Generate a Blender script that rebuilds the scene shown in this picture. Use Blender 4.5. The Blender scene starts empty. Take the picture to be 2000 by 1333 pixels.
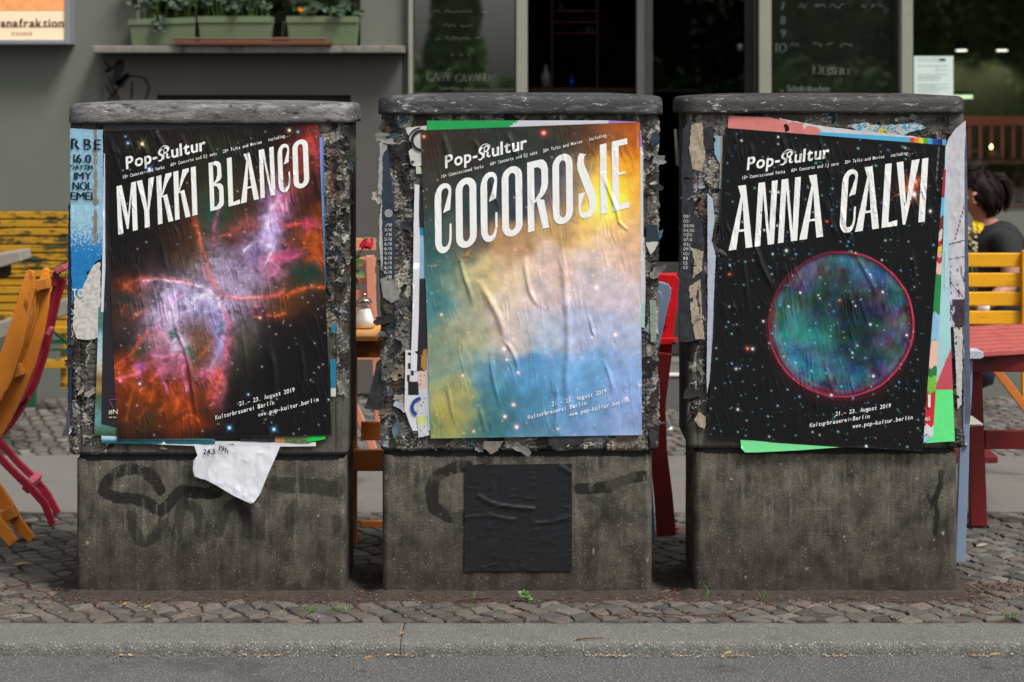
import bpy, bmesh, math, random
import numpy as np
from mathutils import Vector, Matrix

random.seed(7)
rng = np.random.default_rng(7)
SC = bpy.context.scene
COLL = SC.collection

# ------------------------------------------------------------------ camera
CAMY, CAMZ, FPX, HORIZON = -7.0, 1.66, 4200.0, 169.0
cam_d = bpy.data.cameras.new('camera')
cam = bpy.data.objects.new('camera', cam_d)
COLL.objects.link(cam)
cam.location = (0, CAMY, CAMZ)
cam.rotation_euler = (math.radians(90), 0, 0)
cam_d.sensor_width = 36.0
cam_d.sensor_fit = 'HORIZONTAL'
cam_d.lens = FPX / 2000 * 36.0
cam_d.shift_y = -(666.5 - HORIZON) / 2000
cam_d.clip_start, cam_d.clip_end = 0.1, 400
cam_d.dof.use_dof = True
cam_d.dof.focus_distance = 7.0
cam_d.dof.aperture_fstop = 3.1
SC.camera = cam

# ------------------------------------------------------------------ sky and sun
SUN_EL, SUN_ROT = math.radians(52), math.radians(200)
world = bpy.data.worlds.new('World')
SC.world = world
world.use_nodes = True
wn = world.node_tree
sky = wn.nodes.new('ShaderNodeTexSky')
sky.sky_type = 'NISHITA'
sky.sun_disc = False
sky.sun_elevation = SUN_EL
sky.sun_rotation = SUN_ROT
sky.air_density = 1.0
sky.dust_density = 4.0
hs = wn.nodes.new('ShaderNodeHueSaturation')
hs.inputs['Saturation'].default_value = 0.22
bg = wn.nodes['Background']
bg.inputs['Strength'].default_value = 0.13
wn.links.new(sky.outputs[0], hs.inputs['Color'])
wn.links.new(hs.outputs[0], bg.inputs['Color'])
sun_d = bpy.data.lights.new('sun', 'SUN')
sun_d.energy = 3.3
sun_d.angle = math.radians(16)
sun_d.color = (1.0, 0.965, 0.92)
sun = bpy.data.objects.new('sun', sun_d)
COLL.objects.link(sun)
sd = Vector((0.64, -0.62, 1.34)).normalized()      # towards the sun: street side, from the right
sun.rotation_euler = sd.to_track_quat('Z', 'Y').to_euler()
sky.sun_elevation = math.asin(sd.z)
sky.sun_rotation = math.atan2(sd.x, sd.y)
vs = SC.view_settings
SC.display_settings.display_device = 'sRGB'
vs.view_transform = 'Standard'
vs.look = 'None'
vs.gamma = 1.0
vs.exposure = 0.30
vs.use_curve_mapping = False
SC.cycles.max_bounces = 6
SC.cycles.sample_clamp_indirect = 4.0

# ------------------------------------------------------------------ helpers
def S(Y):
    return (Y - CAMY) / FPX

def P(px, py, Y):
    s = S(Y)
    return Vector(((px - 1000) * s, Y, CAMZ - (py - HORIZON) * s))

def lin(c):
    c = np.asarray(c, float) / 255.0
    return np.where(c <= 0.04045, c / 12.92, ((c + 0.055) / 1.055) ** 2.4)

def C(r, g, b, k=0.9):
    v = lin((r, g, b)) * k
    return (float(v[0]), float(v[1]), float(v[2]))

ORG = {}

def setp(o, label=None, cat=None, group=None, kind=None):
    if label: o['label'] = label
    if cat: o['category'] = cat
    if group: o['group'] = group
    if kind: o['kind'] = kind
    return o

def thing(name, label, cat, loc, group=None, kind=None):
    o = bpy.data.objects.new(name, None)
    COLL.objects.link(o)
    o.empty_display_size = 0.1
    o.location = loc
    ORG[o.name] = Vector(loc)
    return setp(o, label, cat, group, kind)

def mk(name, V, F, mat, parent=None, loc=None, smooth=False, cols=None, bevel=0.0):
    V = np.asarray(V, float).reshape(-1, 3)
    if parent is not None:
        org = ORG[parent.name]
    else:
        org = Vector(loc) if loc is not None else Vector((0, 0, 0))
    V = V - np.array(org)
    me = bpy.data.meshes.new(name)
    if isinstance(F, np.ndarray):
        n, k = F.shape
        me.vertices.add(len(V))
        me.vertices.foreach_set('co', V.astype(np.float32).ravel())
        me.loops.add(n * k)
        me.loops.foreach_set('vertex_index', F.astype(np.int32).ravel())
        me.polygons.add(n)
        me.polygons.foreach_set('loop_start', np.arange(0, n * k, k, dtype=np.int32))
        me.polygons.foreach_set('loop_total', np.full(n, k, dtype=np.int32))
        me.update(calc_edges=True)
        me.validate()
    else:
        me.from_pydata([tuple(v) for v in V], [], F)
        me.update()
    if smooth:
        me.polygons.foreach_set('use_smooth', np.ones(len(me.polygons), dtype=bool))
    if cols is not None:
        a = me.color_attributes.new('Col', 'FLOAT_COLOR', 'POINT')
        c4 = np.ones((len(V), 4), np.float32)
        c4[:, :3] = cols
        a.data.foreach_set('color', c4.ravel())
    if mat is not None:
        me.materials.append(mat)
    o = bpy.data.objects.new(name, me)
    COLL.objects.link(o)
    if parent is not None:
        o.parent = parent
    else:
        o.location = org
    ORG[o.name] = org
    if bevel > 0:
        b = o.modifiers.new('bevel', 'BEVEL')
        b.width = bevel
        b.segments = 2
        b.limit_method = 'ANGLE'
        b.angle_limit = math.radians(40)
    return o

class MB:
    """collects simple solids in world space"""
    def __init__(s): s.V, s.F = [], []
    def add(s, V, F):
        n = len(s.V)
        s.V += [tuple(v) for v in V]
        s.F += [tuple(i + n for i in f) for f in F]
        return s
    def box(s, x0, x1, y0, y1, z0, z1):
        V = [(x0,y0,z0),(x1,y0,z0),(x1,y1,z0),(x0,y1,z0),(x0,y0,z1),(x1,y0,z1),(x1,y1,z1),(x0,y1,z1)]
        return s.add(V, [(0,3,2,1),(4,5,6,7),(0,1,5,4),(1,2,6,5),(2,3,7,6),(3,0,4,7)])
    def pbox(s, px0, px1, py0, py1, Y0, Y1):
        a, b = P(px0, py1, Y0), P(px1, py0, Y0)
        return s.box(a.x, b.x, Y0, Y1, a.z, b.z)
    def bar(s, p, q, w, h, up=(0, 0, 1)):
        p, q = Vector(p), Vector(q)
        d = (q - p).normalized()
        u = Vector(up)
        if abs(d.dot(u)) > 0.95: u = Vector((0, 1, 0))
        a = d.cross(u).normalized() * (w / 2)
        b = a.cross(d).normalized() * (h / 2)
        V = [p-a-b, p+a-b, p+a+b, p-a+b, q-a-b, q+a-b, q+a+b, q-a+b]
        return s.add(V, [(0,3,2,1),(4,5,6,7),(0,1,5,4),(1,2,6,5),(2,3,7,6),(3,0,4,7)])
    def prism(s, pts, Y0, Y1):
        """pts: world (x,z) outline, extruded from Y0 to Y1"""
        n = len(pts)
        V = [(x, Y0, z) for x, z in pts] + [(x, Y1, z) for x, z in pts]
        F = [tuple(range(n)), tuple(range(2*n-1, n-1, -1))]
        F += [(i, n+i, n+(i+1) % n, (i+1) % n) for i in range(n)]
        return s.add(V, F)
    def pprism(s, pts, Y0, t):
        w = [P(x, y, Y0) for x, y in pts]
        return s.prism([(v.x, v.z) for v in w], Y0, Y0 + t)
    def strip(s, path, widths, Y0, t):
        """board that follows a pixel path, as wide as widths (pixels), t metres deep"""
        L, R = [], []
        for i, (x, y) in enumerate(path):
            a = path[max(i-1, 0)]; b = path[min(i+1, len(path)-1)]
            dx, dy = b[0]-a[0], b[1]-a[1]
            l = math.hypot(dx, dy) or 1
            w = widths[i] if hasattr(widths, '__len__') else widths
            L.append((x - dy/l*w/2, y + dx/l*w/2)); R.append((x + dy/l*w/2, y - dx/l*w/2))
        w = [P(x, y, Y0) for x, y in L+R]
        n = len(path)
        V = [(v.x, Y0, v.z) for v in w]+[(v.x, Y0+t, v.z) for v in w]
        N = 2*n
        F = []
        for i in range(n-1):
            F += [(i, i+1, n+i+1, n+i), (N+i, N+n+i, N+n+i+1, N+i+1), (i, N+i, N+i+1, i+1), (n+i, n+i+1, N+n+i+1, N+n+i)]
        F += [(0, n, N+n, N), (n-1, N+n-1, N+n+n-1, n+n-1)]
        return s.add(V, F)
    def tube(s, pts, rad, n=8, cap=True):
        pts = [Vector(p) for p in pts]
        V, F = [], []
        for i, p in enumerate(pts):
            d = (pts[min(i+1, len(pts)-1)] - pts[max(i-1, 0)]).normalized()
            u = Vector((0, 0, 1)) if abs(d.z) < 0.9 else Vector((0, 1, 0))
            a = d.cross(u).normalized(); b = a.cross(d)
            r = rad[i] if hasattr(rad, '__len__') else rad
            V += [p + (a*math.cos(k*2*math.pi/n) + b*math.sin(k*2*math.pi/n))*r for k in range(n)]
        for i in range(len(pts)-1):
            for k in range(n):
                F.append((i*n+k, i*n+(k+1) % n, (i+1)*n+(k+1) % n, (i+1)*n+k))
        if cap:
            F.append(tuple(range(n-1, -1, -1))); F.append(tuple(range((len(pts)-1)*n, len(pts)*n)))
        return s.add(V, F)
    def lathe(s, c, prof, n=20):
        c = Vector(c)
        V, F = [], []
        for r, z in prof:
            V += [(c.x + r*math.cos(k*2*math.pi/n), c.y + r*math.sin(k*2*math.pi/n), c.z + z) for k in range(n)]
        for i in range(len(prof)-1):
            for k in range(n):
                F.append((i*n+k, i*n+(k+1) % n, (i+1)*n+(k+1) % n, (i+1)*n+k))
        F.append(tuple(range(n-1, -1, -1))); F.append(tuple(range((len(prof)-1)*n, len(prof)*n)))
        return s.add(V, F)
    def build(s, name, mat, parent=None, loc=None, smooth=False, bevel=0.0):
        return mk(name, s.V, s.F, mat, parent, loc, smooth, None, bevel)

# ---- noise on arrays
_NR = np.random.default_rng(12345)
_PERM = np.tile(_NR.permutation(1024), 3).astype(np.int32)
_GA = np.arange(1024)*(2*np.pi/1024)
_GC, _GS = np.cos(_GA).astype(np.float32), np.sin(_GA).astype(np.float32)

def perlin(x, y, seed=0):
    x = np.asarray(x, np.float32); y = np.asarray(y, np.float32)
    x0, y0 = np.floor(x), np.floor(y)
    fx, fy = x - x0, y - y0
    ix, iy = x0.astype(np.int32), y0.astype(np.int32)
    u, v = fx*fx*fx*(fx*(fx*6-15)+10), fy*fy*fy*(fy*(fy*6-15)+10)
    a0, a1 = _PERM[(ix+seed*131) & 1023], _PERM[(ix+1+seed*131) & 1023]
    b0, b1 = (iy+seed*57) & 1023, (iy+1+seed*57) & 1023
    def g(h, dx, dy):
        return _GC[h]*(fx-dx) + _GS[h]*(fy-dy)
    a, b, c, d = g(_PERM[a0+b0], 0, 0), g(_PERM[a1+b0], 1, 0), g(_PERM[a0+b1], 0, 1), g(_PERM[a1+b1], 1, 1)
    return ((a*(1-u)+b*u)*(1-v) + (c*(1-u)+d*u)*v) * 1.4

def fbm(x, y, o=4, seed=0, gain=0.5, rot=False):
    r, a, t = 0, 1.0, 0
    for i in range(o):
        r = r + a*perlin(x*2**i, y*2**i, seed+i*17); t += a; a *= gain
        if rot: x, y = .8*x-.6*y+7.3, .6*x+.8*y+3.1
    return r / t

def ridged(x, y, o=4, seed=0, gain=0.55, rot=True):
    r, a, t = 0, 1.0, 0
    for i in range(o):
        r = r + a*(1-np.abs(perlin(x*2**i, y*2**i, seed+i*31)))**2; t += a; a *= gain
        if rot: x, y = .8*x-.6*y+7.3, .6*x+.8*y+3.1
    return r / t

def sstep(a, b, x):
    t = np.clip((x-a)/(b-a), 0, 1)
    return t*t*(3-2*t)

def seg_dist(X, Y, pts):
    d = np.full(np.shape(X), 1e9)
    for (x0, y0), (x1, y1) in zip(pts[:-1], pts[1:]):
        dx, dy = x1-x0, y1-y0
        t = np.clip(((X-x0)*dx+(Y-y0)*dy)/(dx*dx+dy*dy+1e-9), 0, 1)
        d = np.minimum(d, np.hypot(X-x0-t*dx, Y-y0-t*dy))
    return d

def samp(A, x0, y0, px, py, step=1.0):
    """bilinear sample of raster A whose [0,0] is photo pixel (x0,y0)"""
    u = np.clip((np.asarray(px)-x0)/step, 0, A.shape[1]-1.001); v = np.clip((np.asarray(py)-y0)/step, 0, A.shape[0]-1.001)
    i, j = u.astype(int), v.astype(int)
    fu, fv = u-i, v-j
    if A.ndim == 3: fu, fv = fu[..., None], fv[..., None]
    return (A[j, i]*(1-fu)+A[j, i+1]*fu)*(1-fv) + (A[j+1, i]*(1-fu)+A[j+1, i+1]*fu)*fv

# ---- materials
def M(name, col, rough=0.6, var=0.15, scale=8.0, bump=0.15, bscale=80.0, wear=None, spec=0.4, metal=0.0, stretch=(1, 1, 1), emit=None, bdist=0.004):
    m = bpy.data.materials.new(name); m.use_nodes = True
    t = m.node_tree; N, L = t.nodes, t.links
    b = N['Principled BSDF']
    b.inputs['Roughness'].default_value = rough
    b.inputs['Specular IOR Level'].default_value = spec
    b.inputs['Metallic'].default_value = metal
    tc = N.new('ShaderNodeTexCoord'); mp = N.new('ShaderNodeMapping'); mp.inputs['Scale'].default_value = stretch
    L.new(tc.outputs['Object'], mp.inputs['Vector'])
    n1 = N.new('ShaderNodeTexNoise'); n1.inputs['Scale'].default_value = scale; n1.inputs['Detail'].default_value = 6
    n1.inputs['Roughness'].default_value = 0.65
    L.new(mp.outputs[0], n1.inputs['Vector'])
    cr = N.new('ShaderNodeValToRGB')
    cr.color_ramp.elements[0].position = 0.3; cr.color_ramp.elements[1].position = 0.7
    cr.color_ramp.elements[0].color = (*[c*(1-var) for c in col], 1); cr.color_ramp.elements[1].color = (*[min(c*(1+var), 1) for c in col], 1)
    L.new(n1.outputs['Fac'], cr.inputs[0])
    out = cr.outputs[0]
    for w in ([wear] if isinstance(wear, tuple) else wear or []):
        wc, wsc, thr, soft = w
        n2 = N.new('ShaderNodeTexNoise'); n2.inputs['Scale'].default_value = wsc; n2.inputs['Detail'].default_value = 8
        n2.inputs['Roughness'].default_value = 0.7
        L.new(mp.outputs[0], n2.inputs['Vector'])
        r2 = N.new('ShaderNodeMapRange'); r2.inputs['From Min'].default_value = thr; r2.inputs['From Max'].default_value = thr+soft
        L.new(n2.outputs['Fac'], r2.inputs['Value'])
        mx = N.new('ShaderNodeMix'); mx.data_type = 'RGBA'
        L.new(r2.outputs[0], mx.inputs['Factor']); L.new(out, mx.inputs[6]); mx.inputs[7].default_value = (*wc, 1)
        out = mx.outputs[2]
    L.new(out, b.inputs['Base Color'])
    if bump:
        n3 = N.new('ShaderNodeTexNoise'); n3.inputs['Scale'].default_value = bscale; n3.inputs['Detail'].default_value = 5
        L.new(mp.outputs[0], n3.inputs['Vector'])
        bp = N.new('ShaderNodeBump'); bp.inputs['Strength'].default_value = bump; bp.inputs['Distance'].default_value = bdist
        L.new(n3.outputs['Fac'], bp.inputs['Height']); L.new(bp.outputs[0], b.inputs['Normal'])
    if emit:
        b.inputs['Emission Color'].default_value = (*emit[0], 1); b.inputs['Emission Strength'].default_value = emit[1]
    return m

def MA(name, rough=0.6, spec=0.4, bump=0.1, bscale=400.0, grain=0.12, gscale=500.0, bdist=0.001):
    """material whose colour is the printed / stained vertex colour, with fine grain"""
    m = bpy.data.materials.new(name); m.use_nodes = True
    t = m.node_tree; N, L = t.nodes, t.links
    b = N['Principled BSDF']
    b.inputs['Roughness'].default_value = rough; b.inputs['Specular IOR Level'].default_value = spec
    at = N.new('ShaderNodeAttribute'); at.attribute_name = 'Col'
    tc = N.new('ShaderNodeTexCoord')
    n = N.new('ShaderNodeTexNoise'); n.inputs['Scale'].default_value = gscale; n.inputs['Detail'].default_value = 3
    L.new(tc.outputs['Object'], n.inputs['Vector'])
    mr = N.new('ShaderNodeMapRange'); mr.inputs['From Min'].default_value = 0.25; mr.inputs['From Max'].default_value = 0.75
    mr.inputs['To Min'].default_value = 1-grain; mr.inputs['To Max'].default_value = 1+grain
    L.new(n.outputs['Fac'], mr.inputs['Value'])
    vm = N.new('ShaderNodeVectorMath'); vm.operation = 'SCALE'
    L.new(at.outputs['Color'], vm.inputs[0]); L.new(mr.outputs[0], vm.inputs['Scale'])
    L.new(vm.outputs[0], b.inputs['Base Color'])
    if bump:
        n3 = N.new('ShaderNodeTexNoise'); n3.inputs['Scale'].default_value = bscale; n3.inputs['Detail'].default_value = 4
        L.new(tc.outputs['Object'], n3.inputs['Vector'])
        bp = N.new('ShaderNodeBump'); bp.inputs['Strength'].default_value = bump; bp.inputs['Distance'].default_value = bdist
        L.new(n3.outputs['Fac'], bp.inputs['Height']); L.new(bp.outputs[0], b.inputs['Normal'])
    return m

def glassmat(name, refl=0.16, tint=(0.95, 0.97, 0.95), rough=0.0, edge=0.95):
    m = bpy.data.materials.new(name); m.use_nodes = True
    t = m.node_tree; N, L = t.nodes, t.links
    N.remove(N['Principled BSDF'])
    tr = N.new('ShaderNodeBsdfTransparent'); tr.inputs[0].default_value = (*tint, 1)
    gl = N.new('ShaderNodeBsdfGlossy'); gl.inputs['Roughness'].default_value = rough
    lw = N.new('ShaderNodeLayerWeight'); lw.inputs['Blend'].default_value = 0.25
    mr = N.new('ShaderNodeMapRange'); mr.inputs['To Min'].default_value = refl; mr.inputs['To Max'].default_value = edge
    L.new(lw.outputs['Fresnel'], mr.inputs['Value'])
    mx = N.new('ShaderNodeMixShader'); L.new(mr.outputs[0], mx.inputs[0]); L.new(tr.outputs[0], mx.inputs[1]); L.new(gl.outputs[0], mx.inputs[2])
    L.new(mx.outputs[0], N['Material Output'].inputs['Surface'])
    return m

# ---- glyphs of the built-in font as flat meshes
GL = {}
def load_glyphs(chars, key, offset, space_char='n'):
    obs = []
    for ch in chars:
        cu = bpy.data.curves.new('glyph', 'FONT'); cu.body = ch; cu.offset = offset; cu.fill_mode = 'BOTH'; cu.resolution_u = 3
        o = bpy.data.objects.new('glyph', cu); COLL.objects.link(o); obs.append((ch, o, cu))
    bpy.context.view_layer.update()
    dg = bpy.context.evaluated_depsgraph_get()
    for ch, o, cu in obs:
        me = bpy.data.meshes.new_from_object(o.evaluated_get(dg))
        V = np.array([v.co[:2] for v in me.vertices]).reshape(-1, 2)
        F = [tuple(p.vertices) for p in me.polygons]
        GL[(key, ch)] = (V, F)
        bpy.data.meshes.remove(me)
        bpy.data.objects.remove(o); bpy.data.curves.remove(cu)
load_glyphs('ABCDEFGHIJKLMNOPQRSTUVWXYZabcdefghijklmnopqrstuvwxyz0123456789.,-–+', 'm', 0.010)
ALLCH = 'ABCDEFGHIJKLMNOPQRSTUVWXYZabcdefghijklmnopqrstuvwxyz0123456789.,-–+/#·'
load_glyphs(ALLCH, 'r', 0.0)
load_glyphs('Pop-ultrRBE1MYNOLTanfki24.59hDAIei0S', 'b', 0.022)
CAPH = GL[('r', 'I')][0][:, 1].max()

def layout(s, key='r', mono=False, gap=0.06, jitter=0.0):
    """-> verts (x, y in cap heights), faces"""
    V, F, x, n = [], [], 0.0, 0
    for ch in s:
        if ch == ' ' or (key, ch) not in GL:
            x += 0.78 if mono else 0.36; continue
        v, f = GL[(key, ch)]
        if len(v) == 0: continue
        v = v / CAPH
        w = v[:, 0].max()-v[:, 0].min()
        if mono:
            k = min(1.0, 0.66/max(w, 1e-6)) if w > 0.66 else 1.0
            vv = np.c_[(v[:, 0]-(v[:, 0].max()+v[:, 0].min())/2)*k + x + 0.39, v[:, 1]]; x += 0.78
        else:
            vv = np.c_[v[:, 0]-v[:, 0].min()+x, v[:, 1]]; x += w+gap*2
        if jitter:
            vv[:, 1] += random.uniform(-1, 1)*jitter; vv[:, 1] *= 1+random.uniform(-1, 1)*jitter
        V.append(vv); F += [tuple(i+n for i in q) for q in f]; n += len(vv)
    return np.vstack(V), F, x

def text_px(s, x0, x1, yb, cap, slope=0.0, shear=0.0, key='r', mono=False, jitter=0.0):
    """text fitted between photo x0..x1 on the baseline that passes (x0,yb); shear = dx per px up"""
    V, F, W = layout(s, key, mono, jitter=jitter)
    k = (x1-x0)/max(W-(0.1 if not mono else 0.0), 1e-6)
    X = x0+V[:, 0]*k; Yp = yb+(X-x0)*slope-V[:, 1]*cap
    X = X+V[:, 1]*cap*shear
    return np.c_[X, Yp], F

def merge(parts):
    V, F, n = [], [], 0
    for v, f in parts:
        V.append(np.asarray(v)); F += [tuple(i+n for i in q) for q in f]; n += len(v)
    return np.vstack(V), F

def ribbon2d(path, w):
    """flat stroke of width w (px) along a pixel path"""
    V, F = [], []
    for i, (x, y) in enumerate(path):
        a = path[max(i-1, 0)]; b = path[min(i+1, len(path)-1)]
        dx, dy = b[0]-a[0], b[1]-a[1]; l = math.hypot(dx, dy) or 1
        ww = w[i] if hasattr(w, '__len__') else w
        V += [(x-dy/l*ww/2, y+dx/l*ww/2), (x+dy/l*ww/2, y-dx/l*ww/2)]
    for i in range(len(path)-1):
        F.append((2*i, 2*i+2, 2*i+3, 2*i+1))
    return np.array(V), F

def polyfill(outer, holes=()):
    from mathutils.geometry import tessellate_polygon
    loops = [[Vector((x, y, 0)) for x, y in outer]] + [[Vector((x, y, 0)) for x, y in h] for h in holes]
    tr = tessellate_polygon(loops)
    V = np.array([(v.x, v.y) for l in loops for v in l])
    return V, [tuple(t) for t in tr]

def bisect2d(V, F, pitch):
    """cut a flat 2-D mesh along a grid so it can follow a wrinkled sheet"""
    bm = bmesh.new()
    vs_ = [bm.verts.new((x, y, 0)) for x, y in V]
    for f in F:
        try: bm.faces.new([vs_[i] for i in f])
        except ValueError: pass
    lo, hi = V.min(0), V.max(0)
    for ax in (0, 1):
        c = lo[ax]+pitch
        while c < hi[ax]:
            co = (c, 0, 0) if ax == 0 else (0, c, 0); no = (1, 0, 0) if ax == 0 else (0, 1, 0)
            bmesh.ops.bisect_plane(bm, geom=bm.verts[:]+bm.edges[:]+bm.faces[:], plane_co=co, plane_no=no)
            c += pitch
    bm.verts.index_update()
    V2 = np.array([v.co[:2] for v in bm.verts]); F2 = [tuple(v.index for v in f.verts) for f in bm.faces]
    bm.free()
    return V2, F2

def to_world(V2, depth):
    """pixel points -> world on the plane y=depth (array or scalar)"""
    V2 = np.asarray(V2, float); d = np.broadcast_to(np.asarray(depth, float), (len(V2),))
    s = (d-CAMY)/FPX
    return np.c_[(V2[:, 0]-1000)*s, d, CAMZ-(V2[:, 1]-HORIZON)*s]

def flat(name, V2, F, depth, mat, parent=None, loc=None):
    Vw = to_world(V2, depth)
    # make all faces look at the street
    F2 = []
    for f in F:
        a, b, c = (Vw[f[0]], Vw[f[1]], Vw[f[2]])
        n = np.cross(b-a, c-a)
        F2.append(tuple(f) if n[1] < 0 else tuple(reversed(f)))
    return mk(name, Vw, F2, mat, parent, loc)

# ================================================================== SETTING
WY = 4.5        # street face of the building
m_ground = M('ground_soil', C(90, 84, 76), 0.95, 0.2, 2, 0.3, 30)
m_asph = M('asphalt', C(92, 92, 91, .72), 0.92, 0.14, 3.0, 1.0, 190, wear=[(C(196, 192, 186, .66), 150, 0.55, 0.07), (C(26, 26, 27, .6), 130, 0.56, 0.07), (C(74, 72, 70, .7), 3.5, .56, .14)], bdist=0.008)
m_kerb = M('kerb_granite', C(122, 119, 114, .60), 0.9, 0.10, 5, 1.0, 180, wear=[(C(50, 48, 46, .6), 160, 0.56, 0.08), (C(222, 218, 210, .66), 190, 0.57, 0.07), (C(96, 92, 86, .6), 7, .58, .2)], bdist=0.006)
m_slab = M('slab_concrete', C(126, 122, 117, .64), 0.9, 0.10, 2.2, 0.6, 160, wear=[(C(84, 80, 76, .6), 40, 0.58, 0.15)], bdist=0.003)
m_soil = M('dirt_soil', C(74, 64, 58, .62), 1.0, 0.35, 25, 1.0, 160, wear=[(C(130, 110, 88, .5), 260, 0.66, 0.06), (C(36, 28, 24, .5), 60, 0.56, 0.2)], bdist=0.008)
ma_cob = MA('cobble_stone', 0.78, 0.35, 0.5, 260, 0.22, 300, 0.003)

mk('ground', [(-90, -90, -.09), (90, -90, -.09), (90, 90, -.09), (-90, 90, -.09)], [(0, 1, 2, 3)], m_ground)['kind'] = 'structure'
mk('road', [(-40, -22, -.040), (40, -22, -.040), (40, -.55, -.040), (-40, -.55, -.040)], [(0, 1, 2, 3)], m_asph)['kind'] = 'structure'
mk('far_pavement', [(-40, -60, -.03), (40, -60, -.03), (40, -22, -.03), (-40, -22, -.03)], [(0, 1, 2, 3)], m_slab)['kind'] = 'structure'

# kerb: stones with a rough bush-hammered face
kerb = mk('kerb', [(-12, -.575, -.075), (12, -.575, -.075), (12, -.33, -.075), (-12, -.33, -.075)], [(0, 1, 2, 3)], m_soil)
kerb['kind'] = 'structure'
def kerb_stone(x0, x1, seed, dens):
    nx = max(int((x1-x0)/dens), 6)
    prof = [(-.332, -.06), (-.334, -.010), (-.342, -.002)] + [(-.342-i*.025, .001) for i in range(1, 9)] + [(-.556, .0), (-.564, -.001), (-.570, -.004), (-.574, -.009), (-.577, -.016), (-.579, -.025), (-.580, -.034), (-.581, -.046), (-.582, -.07)]
    xs = np.linspace(x0+.0012, x1-.0012, nx)
    pr = np.array(prof)
    X = np.repeat(xs[:, None], len(pr), 1); Y = np.repeat(pr[None, :, 0], nx, 0).copy(); Z = np.repeat(pr[None, :, 1], nx, 0).copy()
    n = fbm(X*28, (Y+Z)*28, 4, seed); n2 = fbm(X*6, (Y+Z)*6, 3, seed+5)
    edge = np.exp(-((Y+.572)/.012)**2)
    Z += .0018*n + .003*n2 - edge*np.clip(n*.014, 0, .012)
    Y += edge*np.clip(fbm(X*17, X*0+seed, 3, seed+9), -.2, 1)*.012 + .002*n
    ends = np.minimum(X-x0, x1-X); Z -= .004*np.exp(-ends/.004)
    V = np.stack([X, Y, Z], -1).reshape(-1, 3)
    k = len(pr); i = np.arange(nx-1)[:, None]*k+np.arange(k-1)[None]
    F = np.stack([i, i+1, i+k+1, i+k], -1).reshape(-1, 4)
    o = mk('kerb_stone', V, F[:, ::-1].copy(), m_kerb, kerb, smooth=True)
    return o
for i, (a, b) in enumerate([(-6.3, -4.3), (-4.3, -2.45), (-2.45, -.333), (-.333, 2.2), (2.2, 4.2), (4.2, 6.2)]):
    kerb_stone(a, b, 40+i, .007 if -2.5 < a < 2.1 else .03)

# pavement bed, slabs, stones
side = mk('sidewalk', [(-40, -.332, -.0085), (40, -.332, -.0085), (40, WY, -.0085), (-40, WY, -.0085)], [(0, 1, 2, 3)], m_soil)
side['kind'] = 'structure'
for r, (y0, y1) in enumerate([(1.40, 2.035), (2.045, 2.675)]):
    x = -6.0 + .55*r
    while x < 6:
        w = 1.12+.2*random.random()
        b = MB().box(x+.004, x+w-.004, y0, y1, -.06, -.001+random.uniform(-.002, .002))
        b.build('paving_slab', m_slab, side, bevel=.004)
        x += w

def stone_mesh(poly, zt, seed, lo=-.03, ch=.007, tiltx=0, tilty=0):
    """poly: 4 corners (x,y) ccw -> chamfered, slightly domed stone"""
    r = random.Random(seed)
    c = np.mean(poly, 0)
    pts = []
    n = len(poly)
    for i in range(n):
        p, a, b = np.array(poly[i]), np.array(poly[i-1]), np.array(poly[(i+1) % n])
        k1, k2 = r.uniform(.05, .38), r.uniform(.05, .38)
        pts.append(p+(a-p)*k1*.6); pts.append(p+(b-p)*k2*.6)
    pts = np.array(pts)
    m = len(pts)
    def ring(k, dz):
        q = c+(pts-c)*k
        z = zt+dz+(q[:, 0]-c[0])*tiltx+(q[:, 1]-c[1])*tilty+np.array([r.uniform(-.0012, .0012) for _ in range(m)])
        return [(q[i, 0], q[i, 1], z[i]) for i in range(m)]
    V = ring(1.0, lo) + ring(.985, -ch*1.2) + ring(.90, -ch*.25) + ring(.58, r.uniform(-.0016, .0012)) + [(c[0], c[1], zt+r.uniform(-.002, .002))]
    F = []
    for k in range(3):
        for i in range(m):
            F.append((k*m+i, k*m+(i+1) % m, (k+1)*m+(i+1) % m, (k+1)*m+i))
    for i in range(m):
        F.append((3*m+i, 3*m+(i+1) % m, 4*m))
    return V, F

def lattice(x0, x1, y0, y1, cell, ang, jit, gap, seed):
    r = random.Random(seed)
    ca, sa = math.cos(ang), math.sin(ang)
    R = max(x1-x0, y1-y0)+.5
    n = int(R/cell)+2
    cx, cy = (x0+x1)/2, (y0+y1)/2
    pts = {}
    def pt(i, j):
        if (i, j) not in pts:
            off = .5*cell*(j % 2)*.0
            bx = (i*cell*1.10+off)+cell*.16*math.sin(j*2.3+.7*i); by = j*cell*.95+.012*math.sin(i*.37)
            jx, jy = r.uniform(-jit, jit)*cell, r.uniform(-jit, jit)*cell
            x, y = bx+jx, by+jy
            pts[(i, j)] = (cx+x*ca-y*sa, cy+x*sa+y*ca)
        return pts[(i, j)]
    out = []
    for j in range(-n, n):
        for i in range(-n, n):
            q = [np.array(pt(i, j)), np.array(pt(i+1, j)), np.array(pt(i+1, j+1)), np.array(pt(i, j+1))]
            c = sum(q)/4
            if not (x0 < c[0] < x1 and y0 < c[1] < y1): continue
            g = gap*r.uniform(.7, 1.4)
            q2 = []
            for p in q:
                d = c-p; l = np.linalg.norm(d)
                q2.append(p+d/l*g)
            q2 = [np.array([p[0], min(max(p[1], y0-.02), y1+.02)]) for p in q2]
            out.append((c, q2))
    return out

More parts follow.
